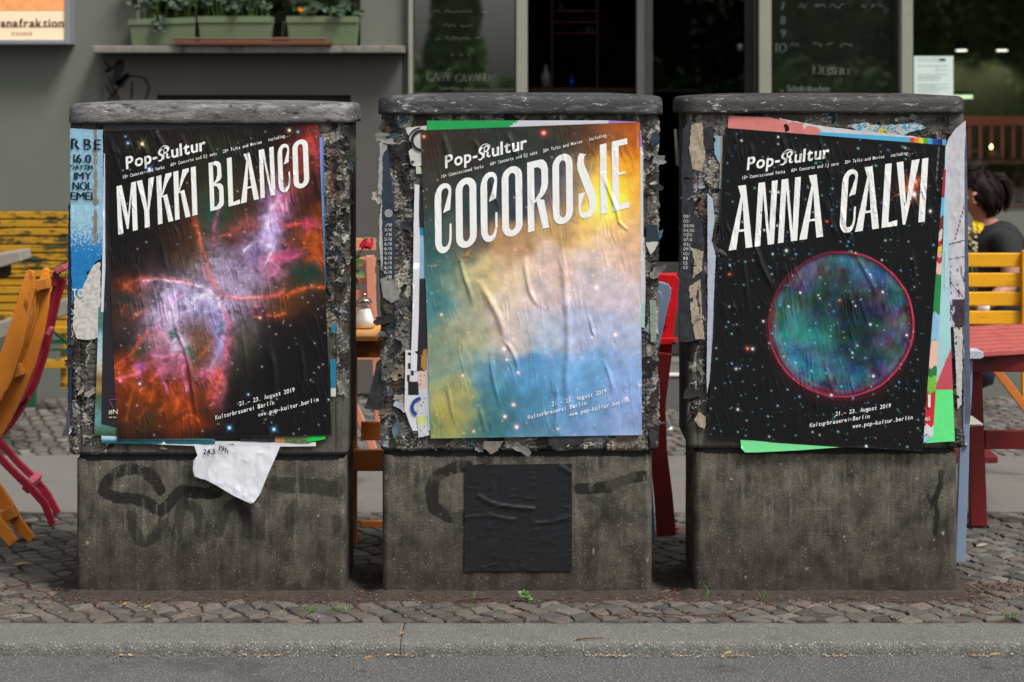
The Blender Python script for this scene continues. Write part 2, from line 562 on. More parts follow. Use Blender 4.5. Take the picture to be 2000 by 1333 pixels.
COBCOL = [(104, 100, 96), (96, 92, 88), (108, 103, 97), (88, 83, 79), (98, 91, 85), (112, 107, 102), (92, 89, 88), (106, 97, 90), (100, 95, 90)]
def cob_color(r, k=.68):
    c = np.array(COBCOL[r.randrange(len(COBCOL))], float)*r.uniform(.84, 1.12)
    return C(*c, k)
cells = lattice(-2.5, 2.5, -.325, 1.385, .064, math.radians(33), .23, .0050, 3)
cells = [(c, [np.array([p[0], max(min(p[1], 1.392), -.331)]) for p in q]) for c, q in cells]
def shown(c):
    px = 1000+c[0]*FPX/(c[1]-CAMY)
    if not -15 < px < 2015: return 0
    if c[1] < -.04: return 3
    if c[1] > .03 and (px < 150 or 680 < px < 748 or 1272 < px < 1345 or px > 1866): return 2 - c[1]*.3
    return 0
cells.sort(key=lambda e: -shown(e[0]))
bv, bf, bc = [], [], []
for i, (c, q) in enumerate(cells):
    r = random.Random(900+i)
    zt = r.uniform(-.003, .002)
    if -.08 < c[1] < .46 and abs(c[0]) < 1.55: zt -= .004
    V, F = stone_mesh(q, zt, i, tiltx=r.uniform(-.07, .07), tilty=r.uniform(-.08, .08), ch=r.uniform(.003, .007))
    col = cob_color(r)
    if i < 298:
        mk('cobble', V, F, ma_cob, side, cols=np.tile(col, (len(V), 1)))
    else:
        n = len(bv); bv += V; bf += [tuple(a+n for a in f) for f in F]; bc += [col]*len(V)
mk('cobbles_further_off', bv, bf, ma_cob, side, cols=np.array(bc))['kind'] = 'stuff'
cells = lattice(-3.0, 3.0, 2.69, 4.48, .062, math.radians(18), .16, .006, 5)
bv, bf, bc = [], [], []
for i, (c, q) in enumerate(cells):
    r = random.Random(5000+i)
    V, F = stone_mesh(q, r.uniform(-.006, .003), i, ch=.008, tiltx=r.uniform(-.12, .12), tilty=r.uniform(-.12, .12))
    n = len(bv); bv += V; bf += [tuple(a+n for a in f) for f in F]; bc += [cob_color(r, .80)]*len(V)
mk('mosaic_paving', bv, bf, ma_cob, side, cols=np.array(bc))['kind'] = 'stuff'

# earth that has gathered round the cabinet feet
gx, gy = np.meshgrid(np.arange(-2.3, 2.3, .012), np.arange(-.20, .62, .012))
d = np.full(gx.shape, 9.0)
for a, b in ((146, 673), (745, 1275), (1352, 1872)):
    xa, xb = (a-1000)/600, (b-1000)/600
    dx = np.maximum(np.maximum(xa-gx, gx-xb), 0); dy = np.maximum(np.maximum(-.0-gy, gy-.40), 0)
    d = np.minimum(d, np.hypot(dx, dy*1.0))
dn = d + .03*fbm(gx*9, gy*9, 4, 3)
gz = -.0088 + .026*np.exp(-(np.clip(dn, 0, 9)/.042)**1.2) + .0062*fbm(gx*24, gy*24, 5, 8, .6) + .003*fbm(gx*90, gy*90, 2, 9)
ny, nx = gx.shape
V = np.stack([gx, gy, gz], -1).reshape(-1, 3)
i = np.arange(ny-1)[:, None]*nx+np.arange(nx-1)[None]
F = np.stack([i, i+1, i+nx+1, i+nx], -1).reshape(-1, 4)
mk('dirt', V, F, m_soil, smooth=True)['kind'] = 'stuff'

# ------------------------------------------------------------------ building
m_plast = M('wall_plaster', C(116, 120, 110, .74), 0.93, 0.09, 1.3, 0.35, 140, wear=[(C(92, 92, 86, .9), 2.2, 0.60, 0.25)], bdist=0.002)
m_panel = M('panel_plaster', C(86, 82, 78, .92), 0.93, 0.08, 2.0, 0.3, 150, bdist=0.002)
m_frame = M('frame_paint', C(136, 136, 122, .95), 0.6, 0.06, 4, 0.05, 60)
m_dfrm = M('door_metal', C(58, 59, 55, .8), 0.5, 0.1, 6, 0.05, 60)
m_sill = M('sill_stone', C(132, 127, 120, .75), 0.85, 0.18, 9, 0.3, 90, wear=(C(70, 66, 62, .8), 14, 0.55, 0.15))
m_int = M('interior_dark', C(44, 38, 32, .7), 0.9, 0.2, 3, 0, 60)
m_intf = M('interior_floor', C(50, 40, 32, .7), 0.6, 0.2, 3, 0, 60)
m_glass = glassmat('shop_glass', 0.15)
m_glassb = glassmat('shop_glass_low_reflection', 0.07)  # same shop glass with its mirror strength turned down
m_glass2 = glassmat('door_glass', 0.008, (.6, .6, .58))
m_white = M('white_paint', C(220, 220, 214), 0.6, 0.05, 6)
m_step = M('step_stone', C(104, 103, 99, .75), 0.9, 0.1, 6, 0.3, 120)

def WX(px): return (px-1000)*S(WY)
def WZ(py): return CAMZ-(py-HORIZON)*S(WY)
bld = thing('cafe_building', 'grey plastered ground floor of a cafe with tall shop windows and a dark doorway', 'building', (0, WY, 0))
openings = [(262, 704, 1.86, 3.0), (805, 1008, .95, 3.2), (1030, 1480, .19, 3.2), (1503, 1758, .95, 3.2), (1778, 2160, .99, 3.2)]
w = MB()
TOP = 14.0
xs = -14.0
for a, b, z0, z1 in openings:
    xa, xb = WX(a), WX(b)
    if xs < xa-1e-6: w.box(xs, xa, WY, WY+.32, -.05, TOP)
    w.box(xa, xb, WY, WY+.32, -.05, z0); w.box(xa, xb, WY, WY+.32, z1, TOP)
    xs = xb
w.box(xs, 14, WY, WY+.32, -.05, TOP)
w.build('wall', m_plast, bld)
# darker painted panel under the window, with a sunken vent niche
p = MB()
a, b = WX(203), WX(785); n0, n1 = WX(308), WX(686); zt, zn = WZ(108), WZ(186)
p.box(a, n0, WY-.03, WY-.002, .02, zt); p.box(n1, b, WY-.03, WY-.002, .02, zt); p.box(n0, n1, WY-.03, WY-.002, zn, zt); p.box(n0, n1, WY-.03, WY-.002, .02, zn-.55)
p.build('wall_panel', m_panel, bld)
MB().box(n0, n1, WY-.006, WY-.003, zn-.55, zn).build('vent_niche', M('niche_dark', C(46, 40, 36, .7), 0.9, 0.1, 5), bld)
s = MB().box(WX(192), WX(793), WY-.17, WY+.10, WZ(105), WZ(91)).build('window_sill', m_sill, bld, bevel=.006)
# shop front posts
for a, b, wd in ((798, 806, .05), (1008, 1030, .06), (1480, 1504, .06), (1757, 1779, .06)):
    MB().box(WX(a), WX(b), WY-wd, WY+.08, .0, 3.25).build('post', m_frame, bld, bevel=.004)
def window(px0, px1, z0, z1, y, m_fr, glass, fw=.028):
    x0, x1 = WX(px0), WX(px1)
    f = MB().box(x0, x0+fw, y-.03, y+.03, z0, z1).box(x1-fw, x1, y-.03, y+.03, z0, z1).box(x0+fw, x1-fw, y-.03, y+.03, z0, z0+fw).box(x0+fw, x1-fw, y-.03, y+.03, z1-fw, z1)
    wnd = f.build('window', m_fr, bld, bevel=.003)
    MB().box(x0+fw, x1-fw, y-.004, y+.004, z0+fw, z1-fw).build('pane', glass, wnd)
window(262, 704, 1.86, 3.0, WY+.20, m_dfrm, m_glass, .035)
window(806, 1008, .95, 3.2, WY+.05, m_dfrm, m_glass, .008)
window(1504, 1757, .95, 3.2, WY+.05, m_dfrm, m_glassb, .008)
window(1779, 2160, .99, 3.2, WY+.05, m_dfrm, m_glassb, .012)
# doorway: two dark metal leaves with glass
def leaf(px0, px1, y, fw):
    x0, x1 = WX(px0), WX(px1); z0, z1 = .2, 3.2
    d = MB().box(x0, x0+fw, y-.025, y+.025, z0, z1).box(x1-fw, x1, y-.025, y+.025, z0, z1).box(x0+fw, x1-fw, y-.025, y+.025, z0, z0+.5).box(x0+fw, x1-fw, y-.025, y+.025, z1-fw, z1).build('door', m_dfrm, bld, bevel=.003)
    MB().box(x0+fw, x1-fw, y-.004, y+.004, z0+.5, z1-fw).build('pane', m_glass2, d)
    return d
MB().box(WX(1247), WX(1262), WY+.15, WY+.26, .2, 3.2).build('mullion', M('mullion_metal', C(84, 86, 82, .8), 0.5, 0.1, 6), bld)
dr = leaf(1263, 1479, WY+.22, .045)
kx, kz = WX(1452), WZ(92)
MB().tube([(kx, WY+.195, kz), (kx, WY+.16, kz)], .010).lathe((kx, WY+.145, kz-.02), [(.002, -.004), (.018, .002), (.024, .02), (.018, .038), (.002, .044)], 14).build('handle', M('knob_metal', C(120, 118, 112), 0.3, 0.05, 5, 0, metal=.8), dr, smooth=True)
MB().box(WX(1000), WX(1510), WY-.46, WY-.002, -.03, .17).build('step', m_step, bld, bevel=.008)
MB().box(WX(1000), WX(1510), WY-.468, WY-.43, .172, .185).build('step_edge', m_white, bld, bevel=.003)
# the dark room behind
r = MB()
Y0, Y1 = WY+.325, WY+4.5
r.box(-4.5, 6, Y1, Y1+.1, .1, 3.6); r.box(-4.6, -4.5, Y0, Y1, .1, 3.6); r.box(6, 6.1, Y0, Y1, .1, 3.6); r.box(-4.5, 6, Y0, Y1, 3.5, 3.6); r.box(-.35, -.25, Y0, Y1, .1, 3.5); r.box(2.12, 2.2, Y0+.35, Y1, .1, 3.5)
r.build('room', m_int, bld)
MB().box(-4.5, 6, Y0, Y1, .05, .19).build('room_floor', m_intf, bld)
# ---- trees and shrubs over the road, seen only as reflections in the panes
m_leafs = M('tree_leaf', C(104, 136, 74, .95), 0.7, 0.5, 1.5, 0)
m_bark = M('tree_bark', C(80, 70, 60, .8), 0.95, 0.3, 12, 0.6, 40)
def leaf_cloud(cs, n, size, seed):
    r = np.random.default_rng(seed)
    V, F = [], []
    for (cx, cy, cz, rx, ry, rz, sh) in cs:
        k = int(n*sh)
        d = r.normal(size=(k, 3)); d /= np.linalg.norm(d, axis=1)[:, None]
        rad = r.uniform(.35, 1, k)**.5
        c = np.c_[cx+d[:, 0]*rad*rx, cy+d[:, 1]*rad*ry, cz+d[:, 2]*rad*rz]
        u = r.normal(size=(k, 3)); u /= np.linalg.norm(u, axis=1)[:, None]
        v = np.cross(u, r.normal(size=(k, 3))); v /= np.linalg.norm(v, axis=1)[:, None]
        s = (size*r.uniform(.5, 1.2, k))[:, None]
        q = np.stack([c-u*s, c-v*s*.5, c+u*s, c+v*s*.5], 1).reshape(-1, 3)
        F.append(np.arange(k*4).reshape(-1, 4)+sum(len(x) for x in V)); V.append(q)
    return np.vstack(V), np.vstack(F)
def tree(name, label, x, y, h, cs, n, size, seed, trunk=.16):
    t = thing(name, label, name.split('_')[-1], (x, y, -.03), None)
    MB().tube([(x, y, -.05), (x+.05, y, h*.35), (x-.03, y+.05, h*.7), (x, y, h)], [trunk, trunk*.75, trunk*.5, .03], 8).tube([(x, y, h*.45), (x+h*.14, y+.2, h*.75)], [trunk*.45, .03], 6).tube([(x, y, h*.5), (x-h*.14, y-.2, h*.8)], [trunk*.45, .03], 6).build('trunk', m_bark, t, smooth=True)
    V, F = leaf_cloud([(x+a, y+b, c, d, e, f, g) for a, b, c, d, e, f, g in cs], n, size, seed)
    mk('crown', V, F, m_leafs, t)
tree('clipped_shrub', 'tall cone of green shrub over the road, mirrored in the left shop window', -1.02, -22, 2.6, [(0, 0, 1.2, .85, .7, 1.1, 1), (0, 0, 2.1, .58, .5, 1.0, .9), (.03, 0, 3.0, .46, .4, .9, .7)], 2200, .10, 11, .08)
hg = thing('hedge', 'long low green hedge over the road, mirrored in the shop windows', 'hedge', (4, -21, -.03))
V, F = leaf_cloud([(-9+i*1.0, -21+.3*math.sin(i*2.1), .9+.15*math.sin(i*1.3), .95, .7, 1.25+.2*math.sin(i*1.9), 1) for i in range(26)], 900, .12, 21)
mk('foliage', V, F, m_leafs, hg)
MB().tube([(-9+i*1.0, -21, .25+.05*math.sin(i)) for i in range(26)], .05, 6).build('stems', m_bark, hg)
for k, (x, h, lb) in enumerate(((1.7, 5, 'dense low-branched green tree over the road, mirrored in the middle pane'), (5.4, 6.5, 'broad green tree over the road, mirrored in the chalkboard pane right of the door'), (9.4, 7, 'broad green tree over the road, mirrored in the right-hand shop window'), (-5.4, 7, 'wide green tree over the road, opposite the planters'), (-10, 7, 'dark green tree over the road, opposite the lit sign'))):
    tree('street_tree', lb, x, -24.5, h, [(0, 0, 1.9, 2.2, 1.4, 1.7, 1), (.7, .2, 3.0, 2.1, 1.4, 1.8, 1), (-.8, .1, 3.3, 2.1, 1.4, 1.8, 1), (0, 0, 5.0, 2.2, 1.6, 1.8, 1)] if k else [(.3, 0, 1.9, 1.5, 1.2, 1.6, 1), (.2, .2, 3.2, 1.6, 1.3, 1.6, 1), (.2, 0, 4.6, 1.5, 1.3, 1.5, 1)], 2600, .13, 30+k)

# ================================================================== CABINETS
ma_body = MA('weathered_shell', 0.8, 0.35, 0.55, 520, 0.25, 700, 0.0015)
ma_plinth = MA('weathered_plinth', 0.85, 0.25, 0.9, 300, 0.34, 330, 0.003)
m_collar = M('collar_gap_shade', C(22, 21, 20), 0.8, 0.1, 5)  # near-black colour paints the shade in the gap above the plinth
def lidmat(name, base, scuff, thr):
    return M(name, C(*base, .85), 0.62, 0.25, 14, 0.8, 240, wear=[(C(*scuff, .8), 16, thr, 0.14), (C(24, 23, 23, .8), 38, 0.56, 0.07), (C(206, 204, 200, .8), 70, 0.60, 0.06), (C(30, 28, 27, .8), 140, 0.60, 0.06)], stretch=(.45, 1, 1.7), bdist=0.003, spec=.35)
LIDM = [lidmat('lid_light', (92, 91, 90), (140, 138, 136), .48), lidmat('lid_dark', (56, 56, 58), (116, 116, 118), .54), lidmat('lid_brownish', (56, 54, 52), (136, 133, 129), .58)]
DEPTH = .38

class Path:
    """rounded front of a box: arc-length t (m, 0 at the front's middle) -> position and outward normal"""
    def __init__(s, x0, x1, y0, y1, r):
        s.x0, s.x1, s.y0, s.y1, s.r = x0, x1, y0, y1, r
        s.c = (x0+x1)/2; s.hf = (x1-x0)/2-r; s.arc = r*math.pi/2; s.sd = (y1-y0)-r
        s.T = s.hf+s.arc+s.sd
    def at(s, t):
        t = np.asarray(t, float); sg = np.sign(t); a = np.abs(t)
        th = np.clip((a-s.hf)/s.r, 0, math.pi/2); sd = np.clip(a-s.hf-s.arc, 0, None)
        fx = np.minimum(a, s.hf)
        x = s.c+sg*(fx+s.r*np.sin(th)); y = s.y0+s.r*(1-np.cos(th))+sd
        return x, y, sg*np.sin(th), -np.cos(th)

def tsamples(p, fine, mid, inner0, inner1, coarse):
    """arc-length samples: fine in the margins, coarse between inner0..inner1 (x)"""
    a = p.hf+p.arc
    L = list(np.arange(-a, inner0-p.c, fine)) if inner0 is not None else list(np.arange(-a, a, fine))
    if inner0 is not None:
        L += list(np.arange(inner0-p.c, inner1-p.c, coarse)) + list(np.arange(inner1-p.c, a, fine))
    side_s = list(np.linspace(a, p.T, 14))
    return np.array([-v for v in side_s[::-1][:-1]] + L + side_s)

def wrapped(name, p, t, z, colf, hf, mat, parent, drop=None):
    Tm, Zm = np.meshgrid(t, z)
    X, Y, NX, NY = p.at(Tm)
    Q = 1000+(p.c+Tm)*600; R = HORIZON+(CAMZ-Zm)*600       # photo pixel of the front face (plane y=0)
    col, h = colf(Q, R), hf(Q, R)
    V = np.stack([X+NX*h, Y+NY*h, Zm], -1).reshape(-1, 3)
    nz, nt = Tm.shape
    i = np.arange(nz-1)[:, None]*nt+np.arange(nt-1)[None]
    F = np.stack([i, i+1, i+nt+1, i+nt], -1)
    if drop is not None:
        cq = (Q[:-1, :-1]+Q[1:, 1:])/2; cr_ = (R[:-1, :-1]+R[1:, 1:])/2
        F = F[~drop(cq, cr_)]
    F = F.reshape(-1, 4)
    return mk(name, V, F, mat, parent, smooth=True, cols=col.reshape(-1, 3))

PAL = [((58, 54, 50), 5), ((40, 37, 36), 6), ((84, 80, 76), 6), ((120, 116, 110), 4), ((160, 154, 144), 3.2), ((196, 190, 176), 2.8), ((142, 128, 108), 3.4), ((36, 44, 56), 3), ((70, 96, 108), 1.2), ((104, 70, 62), 1), ((176, 180, 186), 1.0), ((66, 54, 48), 5)]
_pc = [c for c, _ in PAL]; _pw = np.array([w for _, w in PAL]); _pw = _pw/_pw.sum()

def make_raster(box, seed, regions, seams, streak=1.0):
    """colour + height of a cabinet's papered front, 1 px raster; regions: (x0,x1,y0,y1,count,size)"""
    x0, x1, y0, y1 = box
    X, Y = np.meshgrid(np.arange(x0, x1, dtype=float), np.arange(y0, y1, dtype=float))
    r = np.random.default_rng(seed)
    vst = fbm(X/5, Y/120, 4, seed); big = fbm(X/60, Y/90, 4, seed+1); fine = fbm(X/4, Y/5, 3, seed+2)
    tone = np.clip(.5+.45*vst+.35*big+.35*fine, 0, 1)[..., None]
    col = lin((46, 43, 40))*(1-tone)+lin((104, 99, 91))*tone
    h = .0006*vst
    wx = 9*fbm(X/22, Y/22, 3, seed+3); wy = 9*fbm(X/22, Y/22, 3, seed+4)
    rag = fbm(X/5, Y/5, 4, seed+5); crum = ridged(X/16+rag*.2, Y/16, 4, seed+6); crum2 = fbm(X/9, Y/9, 4, seed+7)
    dens = np.zeros_like(X)
    for (a, b, c, d, n, sz) in regions:
        ys = np.sort(r.uniform(c, d, n))[r.permutation(n)]
        for k in range(n):
            cx, cy = r.uniform(a, b), ys[k]
            sc = sz*r.choice([.55, 1.0, 1.9], p=[.46, .34, .20])
            hx, hy = sc*r.uniform(.35, 1.0), sc*r.uniform(.4, 1.6)
            rot = r.normal(0, .22)
            m = 14
            i0, i1 = int(max(cy-hy*1.6-m-y0, 0)), int(min(cy+hy*1.6+m-y0, X.shape[0])); j0, j1 = int(max(cx-hx*1.6-m-x0, 0)), int(min(cx+hx*1.6+m-x0, X.shape[1]))
            if i1-i0 < 3 or j1-j0 < 3: continue
            sl = (slice(i0, i1), slice(j0, j1))
            lx, ly = X[sl]-cx+wx[sl], Y[sl]-cy+wy[sl]
            u, v = lx*math.cos(rot)+ly*math.sin(rot), -lx*math.sin(rot)+ly*math.cos(rot)
            off = r.uniform(-30, 30)
            s = np.maximum(np.abs(u)-hx, np.abs(v)-hy)+7*rag[sl]*r.choice([.5, 1.5, 2.4])
            inside = s < 0
            base = np.array(_pc[r.choice(len(_pc), p=_pw)], float)*r.uniform(.85, 1.12)
            mott = np.clip(.78+.5*crum2[sl]+.35*fine[sl], .3, 1.35)
            c3 = lin(np.clip(base, 0, 255))[None, None]*mott[..., None]
            if r.random() < .22:                      # remains of print
                pr = (np.sin(v*r.uniform(.5, .9)+off) > .35) & (fbm(u/3, v/7, 2, int(r.integers(999))) > -.05)
                c3 = np.where(pr[..., None], c3*.25 if base.mean() > 90 else c3+.12, c3)
            rim = (s > -1.9) & inside & (r.random() < .5)
            c3 = np.where(rim[..., None], lin((206, 202, 192))*np.clip(.7+.8*fine[sl], .2, 1.2)[..., None], c3)
            col[sl] = np.where(inside[..., None], c3, col[sl])
            shade = (s >= 0) & (s < 2.0)
            th = r.uniform(.0006, .0017)
            amp = r.choice([.0004, .0014, .0034], p=[.4, .35, .25])
            lift = np.exp(-np.clip(-s, 0, 99)/3.0)*r.choice([0, .0015, .004], p=[.5, .3, .2])
            h[sl] = np.where(inside, h[sl]*.85+th+amp*(crum[sl]-.5)+lift, h[sl])
            dens[sl] = np.where(inside, 1, dens[sl])
    grime = np.clip(.66+.70*fbm(X/9, Y/8, 5, seed+20, .60, True)+.35*fbm(X/40, Y/50, 3, seed+21), .10, 1.5)
    col = col*np.where(dens > 0, grime, .55+.45*grime)[..., None]
    for sx in seams:
        g = np.exp(-((X-sx-1.2*fbm(Y/60, Y*0, 2, seed))/1.1)**2)
        h -= .0025*g; col *= (1-.75*g)[..., None]
    h = np.clip(h, -.004, .0085)
    return (np.clip(col*1.02, 0, .75), h, x0, y0, X, Y)

def plinth_raster(box, seed, strokes, drips, green=1.0):
    x0, x1, y0, y1 = box
    X, Y = np.meshgrid(np.arange(x0, x1, dtype=float), np.arange(y0, y1, dtype=float))
    v = (Y-y0)/(y1-y0)
    vst = fbm(X/7, Y/90, 5, seed); mott = fbm(X/38, Y/45, 5, seed+1, .6); fine = fbm(X/3.0, Y/3.4, 3, seed+2)
    t = np.clip(.62-.30*v+.34*vst+.85*mott+.36*fine, 0, 1.25)
    lo, hi = lin((46, 43, 40)), lin((122, 117, 107))
    col = lo*(1-t[..., None])+hi*t[..., None]
    # rain-splashed soil at the foot
    sp = sstep(.25, .85, v+.16*fbm(X/30, Y/30, 4, seed+3))*np.clip(.75+.6*fine, 0, 1)
    col = col*(1-.8*sp[..., None])+lin((62, 54, 50))*.8*sp[..., None]
    # clean specks, scrapes and lichen
    sk = (fbm(X/2.6, Y/2.8, 2, seed+4) > .52-.14*mott)
    col = np.where(sk[..., None], lin((168, 163, 152)), col)
    rn = (fbm(X/2.4, Y/26, 3, seed+5) > .50) & (mott > -.15) & (v < .8)
    col = np.where(rn[..., None], col*2.1+.012, col)
    patch = sstep(.38, .55, fbm(X/24, Y/20, 5, seed+6, .65))*green
    col = col*(1-.55*patch[..., None])+lin((138, 134, 120))*.55*patch[..., None]
    # old spray strokes, half scrubbed off
    for pts, w, a in strokes:
        P_ = np.array(pts, float)
        dd = seg_dist(X+5*fbm(X/30, Y/30, 2, seed+7), Y+5*fbm(X/30, Y/30, 2, seed+8), P_)
        k = np.clip(a*1.35*(1-sstep(w*.86, w*1.04, dd+3.0*fine)), 0, .92)*np.clip(1.0+.8*mott+.9*fine, .12, 1)
        col = col*(1-k[..., None])+lin((26, 25, 24))*k[..., None]
    r = np.random.default_rng(seed+50)
    W_, H_ = x1-x0, y1-y0
    def win(cx, cy, rx_, ry_):
        return (slice(int(max(cy-ry_-y0, 0)), int(min(cy+ry_-y0, X.shape[0]))), slice(int(max(cx-rx_-x0, 0)), int(min(cx+rx_-x0, X.shape[1]))))
    for _ in range(70):                               # pale runs from the top edge and mid-height
        cx = r.uniform(x0+80, x1-80); ya = y0+r.choice([14, r.uniform(20, 160)]); ln = r.uniform(15, 95); w_ = r.uniform(.8, 3.2)
        q = win(cx, ya+ln/2, 16, ln/2+6); Xq, Yq = X[q], Y[q]
        m = np.exp(-((Xq-cx-3*fbm(Yq/18, Yq*0+cx, 2, seed+9))/w_)**2)*sstep(ya-3, ya+4, Yq)*(1-sstep(ya+ln*.5, ya+ln, Yq))*np.clip(.45+1.2*fine[q]+.5*vst[q], 0, 1)
        tgt = lin((150, 146, 134)) if r.random() < .62*min(green+.3, 1.3) else lin((44, 40, 37))
        col[q] = col[q]*(1-.55*m[..., None])+tgt*.55*m[..., None]
    for _ in range(16):                               # scuffed and darkened areas with their own outline
        cx, cy, rx_, ry_ = r.uniform(x0+90, x1-90), r.uniform(y0, y1-70), r.uniform(14, 60), r.uniform(10, 50)
        q = win(cx, cy, rx_*1.8, ry_*1.8); Xq, Yq = X[q], Y[q]
        e = 1-np.hypot((Xq-cx)/rx_, (Yq-cy)/ry_)+.75*fbm(Xq/16, Yq/18, 5, seed+11+_, .62, True)
        m = sstep(.25, .55, e)*np.clip(.55+.9*fine[q], 0, 1)
        tgt = lin((134, 129, 117)) if r.random() < .45 else lin((50, 46, 43))
        col[q] = col[q]*(1-.38*m[..., None])+tgt*.38*m[..., None]
    for _ in range(46):                               # bird lime, paint and lichen spots
        cx, cy, rr_ = r.uniform(x0+70, x1-70), y0+10+(y1-y0-80)*r.random()**1.5, .5+2.2*r.random()**3
        q = win(cx, cy, 9, 9); Xq, Yq = X[q], Y[q]
        d_ = np.hypot((Xq-cx)*r.uniform(.6, 1.6), (Yq-cy)*r.uniform(.5, 1.2))+2.6*fine[q]
        m = (d_ < rr_)[..., None]*r.uniform(.3, .9)
        col[q] = col[q]*(1-m)+lin((176, 172, 160))*m
    h = .0006*vst+.0010*mott+.0007*fine
    return (col*np.array([.69, .675, .655]), h, x0, y0, X, Y)

def smooth_path(pts, n=6):
    """Catmull-Rom"""
    P_ = [np.array(p, float) for p in pts]; out = []
    for i in range(len(P_)-1):
        a, b, c, d = P_[max(i-1, 0)], P_[i], P_[i+1], P_[min(i+2, len(P_)-1)]
        for k in range(n):
            t = k/n
            out.append(.5*((2*b)+(c-a)*t+(2*a-5*b+4*c-d)*t*t+(3*b-a-3*c+d)*t**3))
    out.append(P_[-1])
    return [tuple(p) for p in out]

def cabinet(label, lid, body, plinth, zt, yb, raster, praster, inner, lidm, roll=0.0):
    """pixel extents on the front plane: lid (x0,x1,ytop,ybot), body (x0,x1,ybot), plinth (x0,x1,ybot)"""
    X = lambda px: (px-1000)/600.0
    Z = lambda py: CAMZ-(py-HORIZON)/600.0
    loc = ((X(plinth[0])+X(plinth[1]))/2, DEPTH/2, 0)
    t = thing('utility_cabinet', label, 'cabinet', loc, 'papered street cabinets by the kerb')
    # housing
    p = Path(X(body[0]), X(body[1]), 0, DEPTH, .026)
    z0, z1 = Z(body[2]), Z(lid[3]-6)
    ts = tsamples(p, .0024, .004, X(inner[0]+28), X(inner[1]-28), .005)
    zs = np.arange(z0, z1+.0024, .0024)
    col, h, rx, ry, _, _ = raster
    def hf(Q, R):
        hh = samp(h, rx, ry, Q, R)
        lowcut = np.clip((R-(body[2]-5))/5, 0, 1)
        return hh-.008*lowcut
    drop = lambda q, r: (q > inner[0]+32) & (q < inner[1]-32) & (r > inner[2]+40) & (r < inner[3]-40)
    wrapped('housing', p, ts, zs, lambda Q, R: samp(col, rx, ry, Q, R), hf, ma_body, t, drop)
    # collar in the gap
    q = Path(X(plinth[0]+5), X(plinth[1]-5), .012, DEPTH-.01, .02)
    zc = np.array([Z(plinth[3])-.01, z0+.02])
    wrapped('collar', q, tsamples(q, .02, .02, None, None, 0), zc, lambda Q, R: np.full(Q.shape+(3,), .01), lambda Q, R: Q*0, m_collar, t)
    # plinth
    q = Path(X(plinth[0]), X(plinth[1]), .012, DEPTH-.01, .022)
    pc, ph, qx, qy, _, _ = praster
    ts = tsamples(q, .0028, .004, None, None, 0)
    ztop = Z(plinth[3])
    zs = np.r_[np.arange(-.03, ztop-.010, .0028), ztop-.008, ztop-.004, ztop-.001]
    def ph_(Q, R):
        rnd = np.clip(1-(R-(plinth[3]))/5.0, 0, 1)
        return samp(ph, qx, qy, Q, R)-.006*rnd**2
    o = wrapped('plinth', q, ts, zs, lambda Q, R: samp(pc, qx, qy, Q, R), ph_, ma_plinth, t)
    # ledge closing the plinth's top
    MB().box(q.x0+.008, q.x1-.008, .018, DEPTH-.016, ztop-.012, ztop-.0015).build('ledge', m_collar, t)
    # lid: overhanging, rounded, domed
    xl0, xl1 = X(lid[0]), X(lid[1]); yl0, yl1 = -.020, DEPTH+.012
    zb, zt_ = Z(lid[3]), Z(lid[2])
    H = zt_-zb
    lev = [(.014, .006), (.004, 0), (0, .002), (-.0015, .25*H), (-.003, .55*H), (-.006, .75*H), (-.012, .88*H), (-.022, .97*H), (-.034, 1.0*H)]
    rings = []
    def loop(ins, z, dome=0):
        a, b, c, d_ = xl0-ins*1 if ins < 0 else xl0+ins, xl1+ins if ins < 0 else xl1-ins, yl0, yl1
        k = abs(ins)
        a, b, c, d_ = xl0+k, xl1-k, yl0+k, yl1-k
        r = max(.055-k*.5, .012)
        L = []
        for cx, cy, a0 in ((a+r, c+r, math.pi), (b-r, c+r, 1.5*math.pi), (b-r, d_-r, 0), (a+r, d_-r, .5*math.pi)):
            for i in range(9):
                an = a0+i/8*math.pi/2
                L.append((cx+r*math.cos(an), cy+r*math.sin(an)))
        full = []
        for i in range(len(L)):
            A, B = L[i], L[(i+1) % len(L)]
            n = max(1, int(math.hypot(B[0]-A[0], B[1]-A[1])/.02))
            for j in range(n if n > 2 else 1):
                full.append((A[0]+(B[0]-A[0])*j/n, A[1]+(B[1]-A[1])*j/n))
        return full
    base = loop(0.0, 0)
    V, F = [], []
    n = None
    cx, cy = (xl0+xl1)/2, (yl0+yl1)/2
    hw, hd = (xl1-xl0)/2, (yl1-yl0)/2
    def scaled(k):
        return [(cx+(x-cx)*(hw-k)/hw, cy+(y-cy)*(hd-k)/hd) for x, y in base]
    steps = [(.016, .010), (.006, .0), (.0, .0015), (.0005, .2*H), (.0008, .5*H), (.002, .70*H), (.005, .84*H), (.011, .93*H), (.022, .97*H)]
    for k, z in steps:
        V += [(x, y, zb+z+.0012*math.sin(x*9)) for x, y in scaled(k)]
    n = len(base)
    m_ = len(steps)
    for kk in (.06, .10, .14, .175):
        L = scaled(kk)
        f = (kk-.028)/.165
        V += [(x, y, zb+.97*H+.010*(1-(1-f)**2)*(1-.35*((x-cx)/hw)**2)) for x, y in L]; m_ += 1
    for a in range(m_-1):
        for i in range(n):
            F.append((a*n+i, a*n+(i+1) % n, (a+1)*n+(i+1) % n, (a+1)*n+i))
    F.append(tuple((m_-1)*n+i for i in range(n)))
    F.append(tuple(n-1-i for i in range(n)))
    lo = mk('lid', V, F, lidm, t, smooth=True)
    # torn paper flakes that stand off the crust
    return t, p

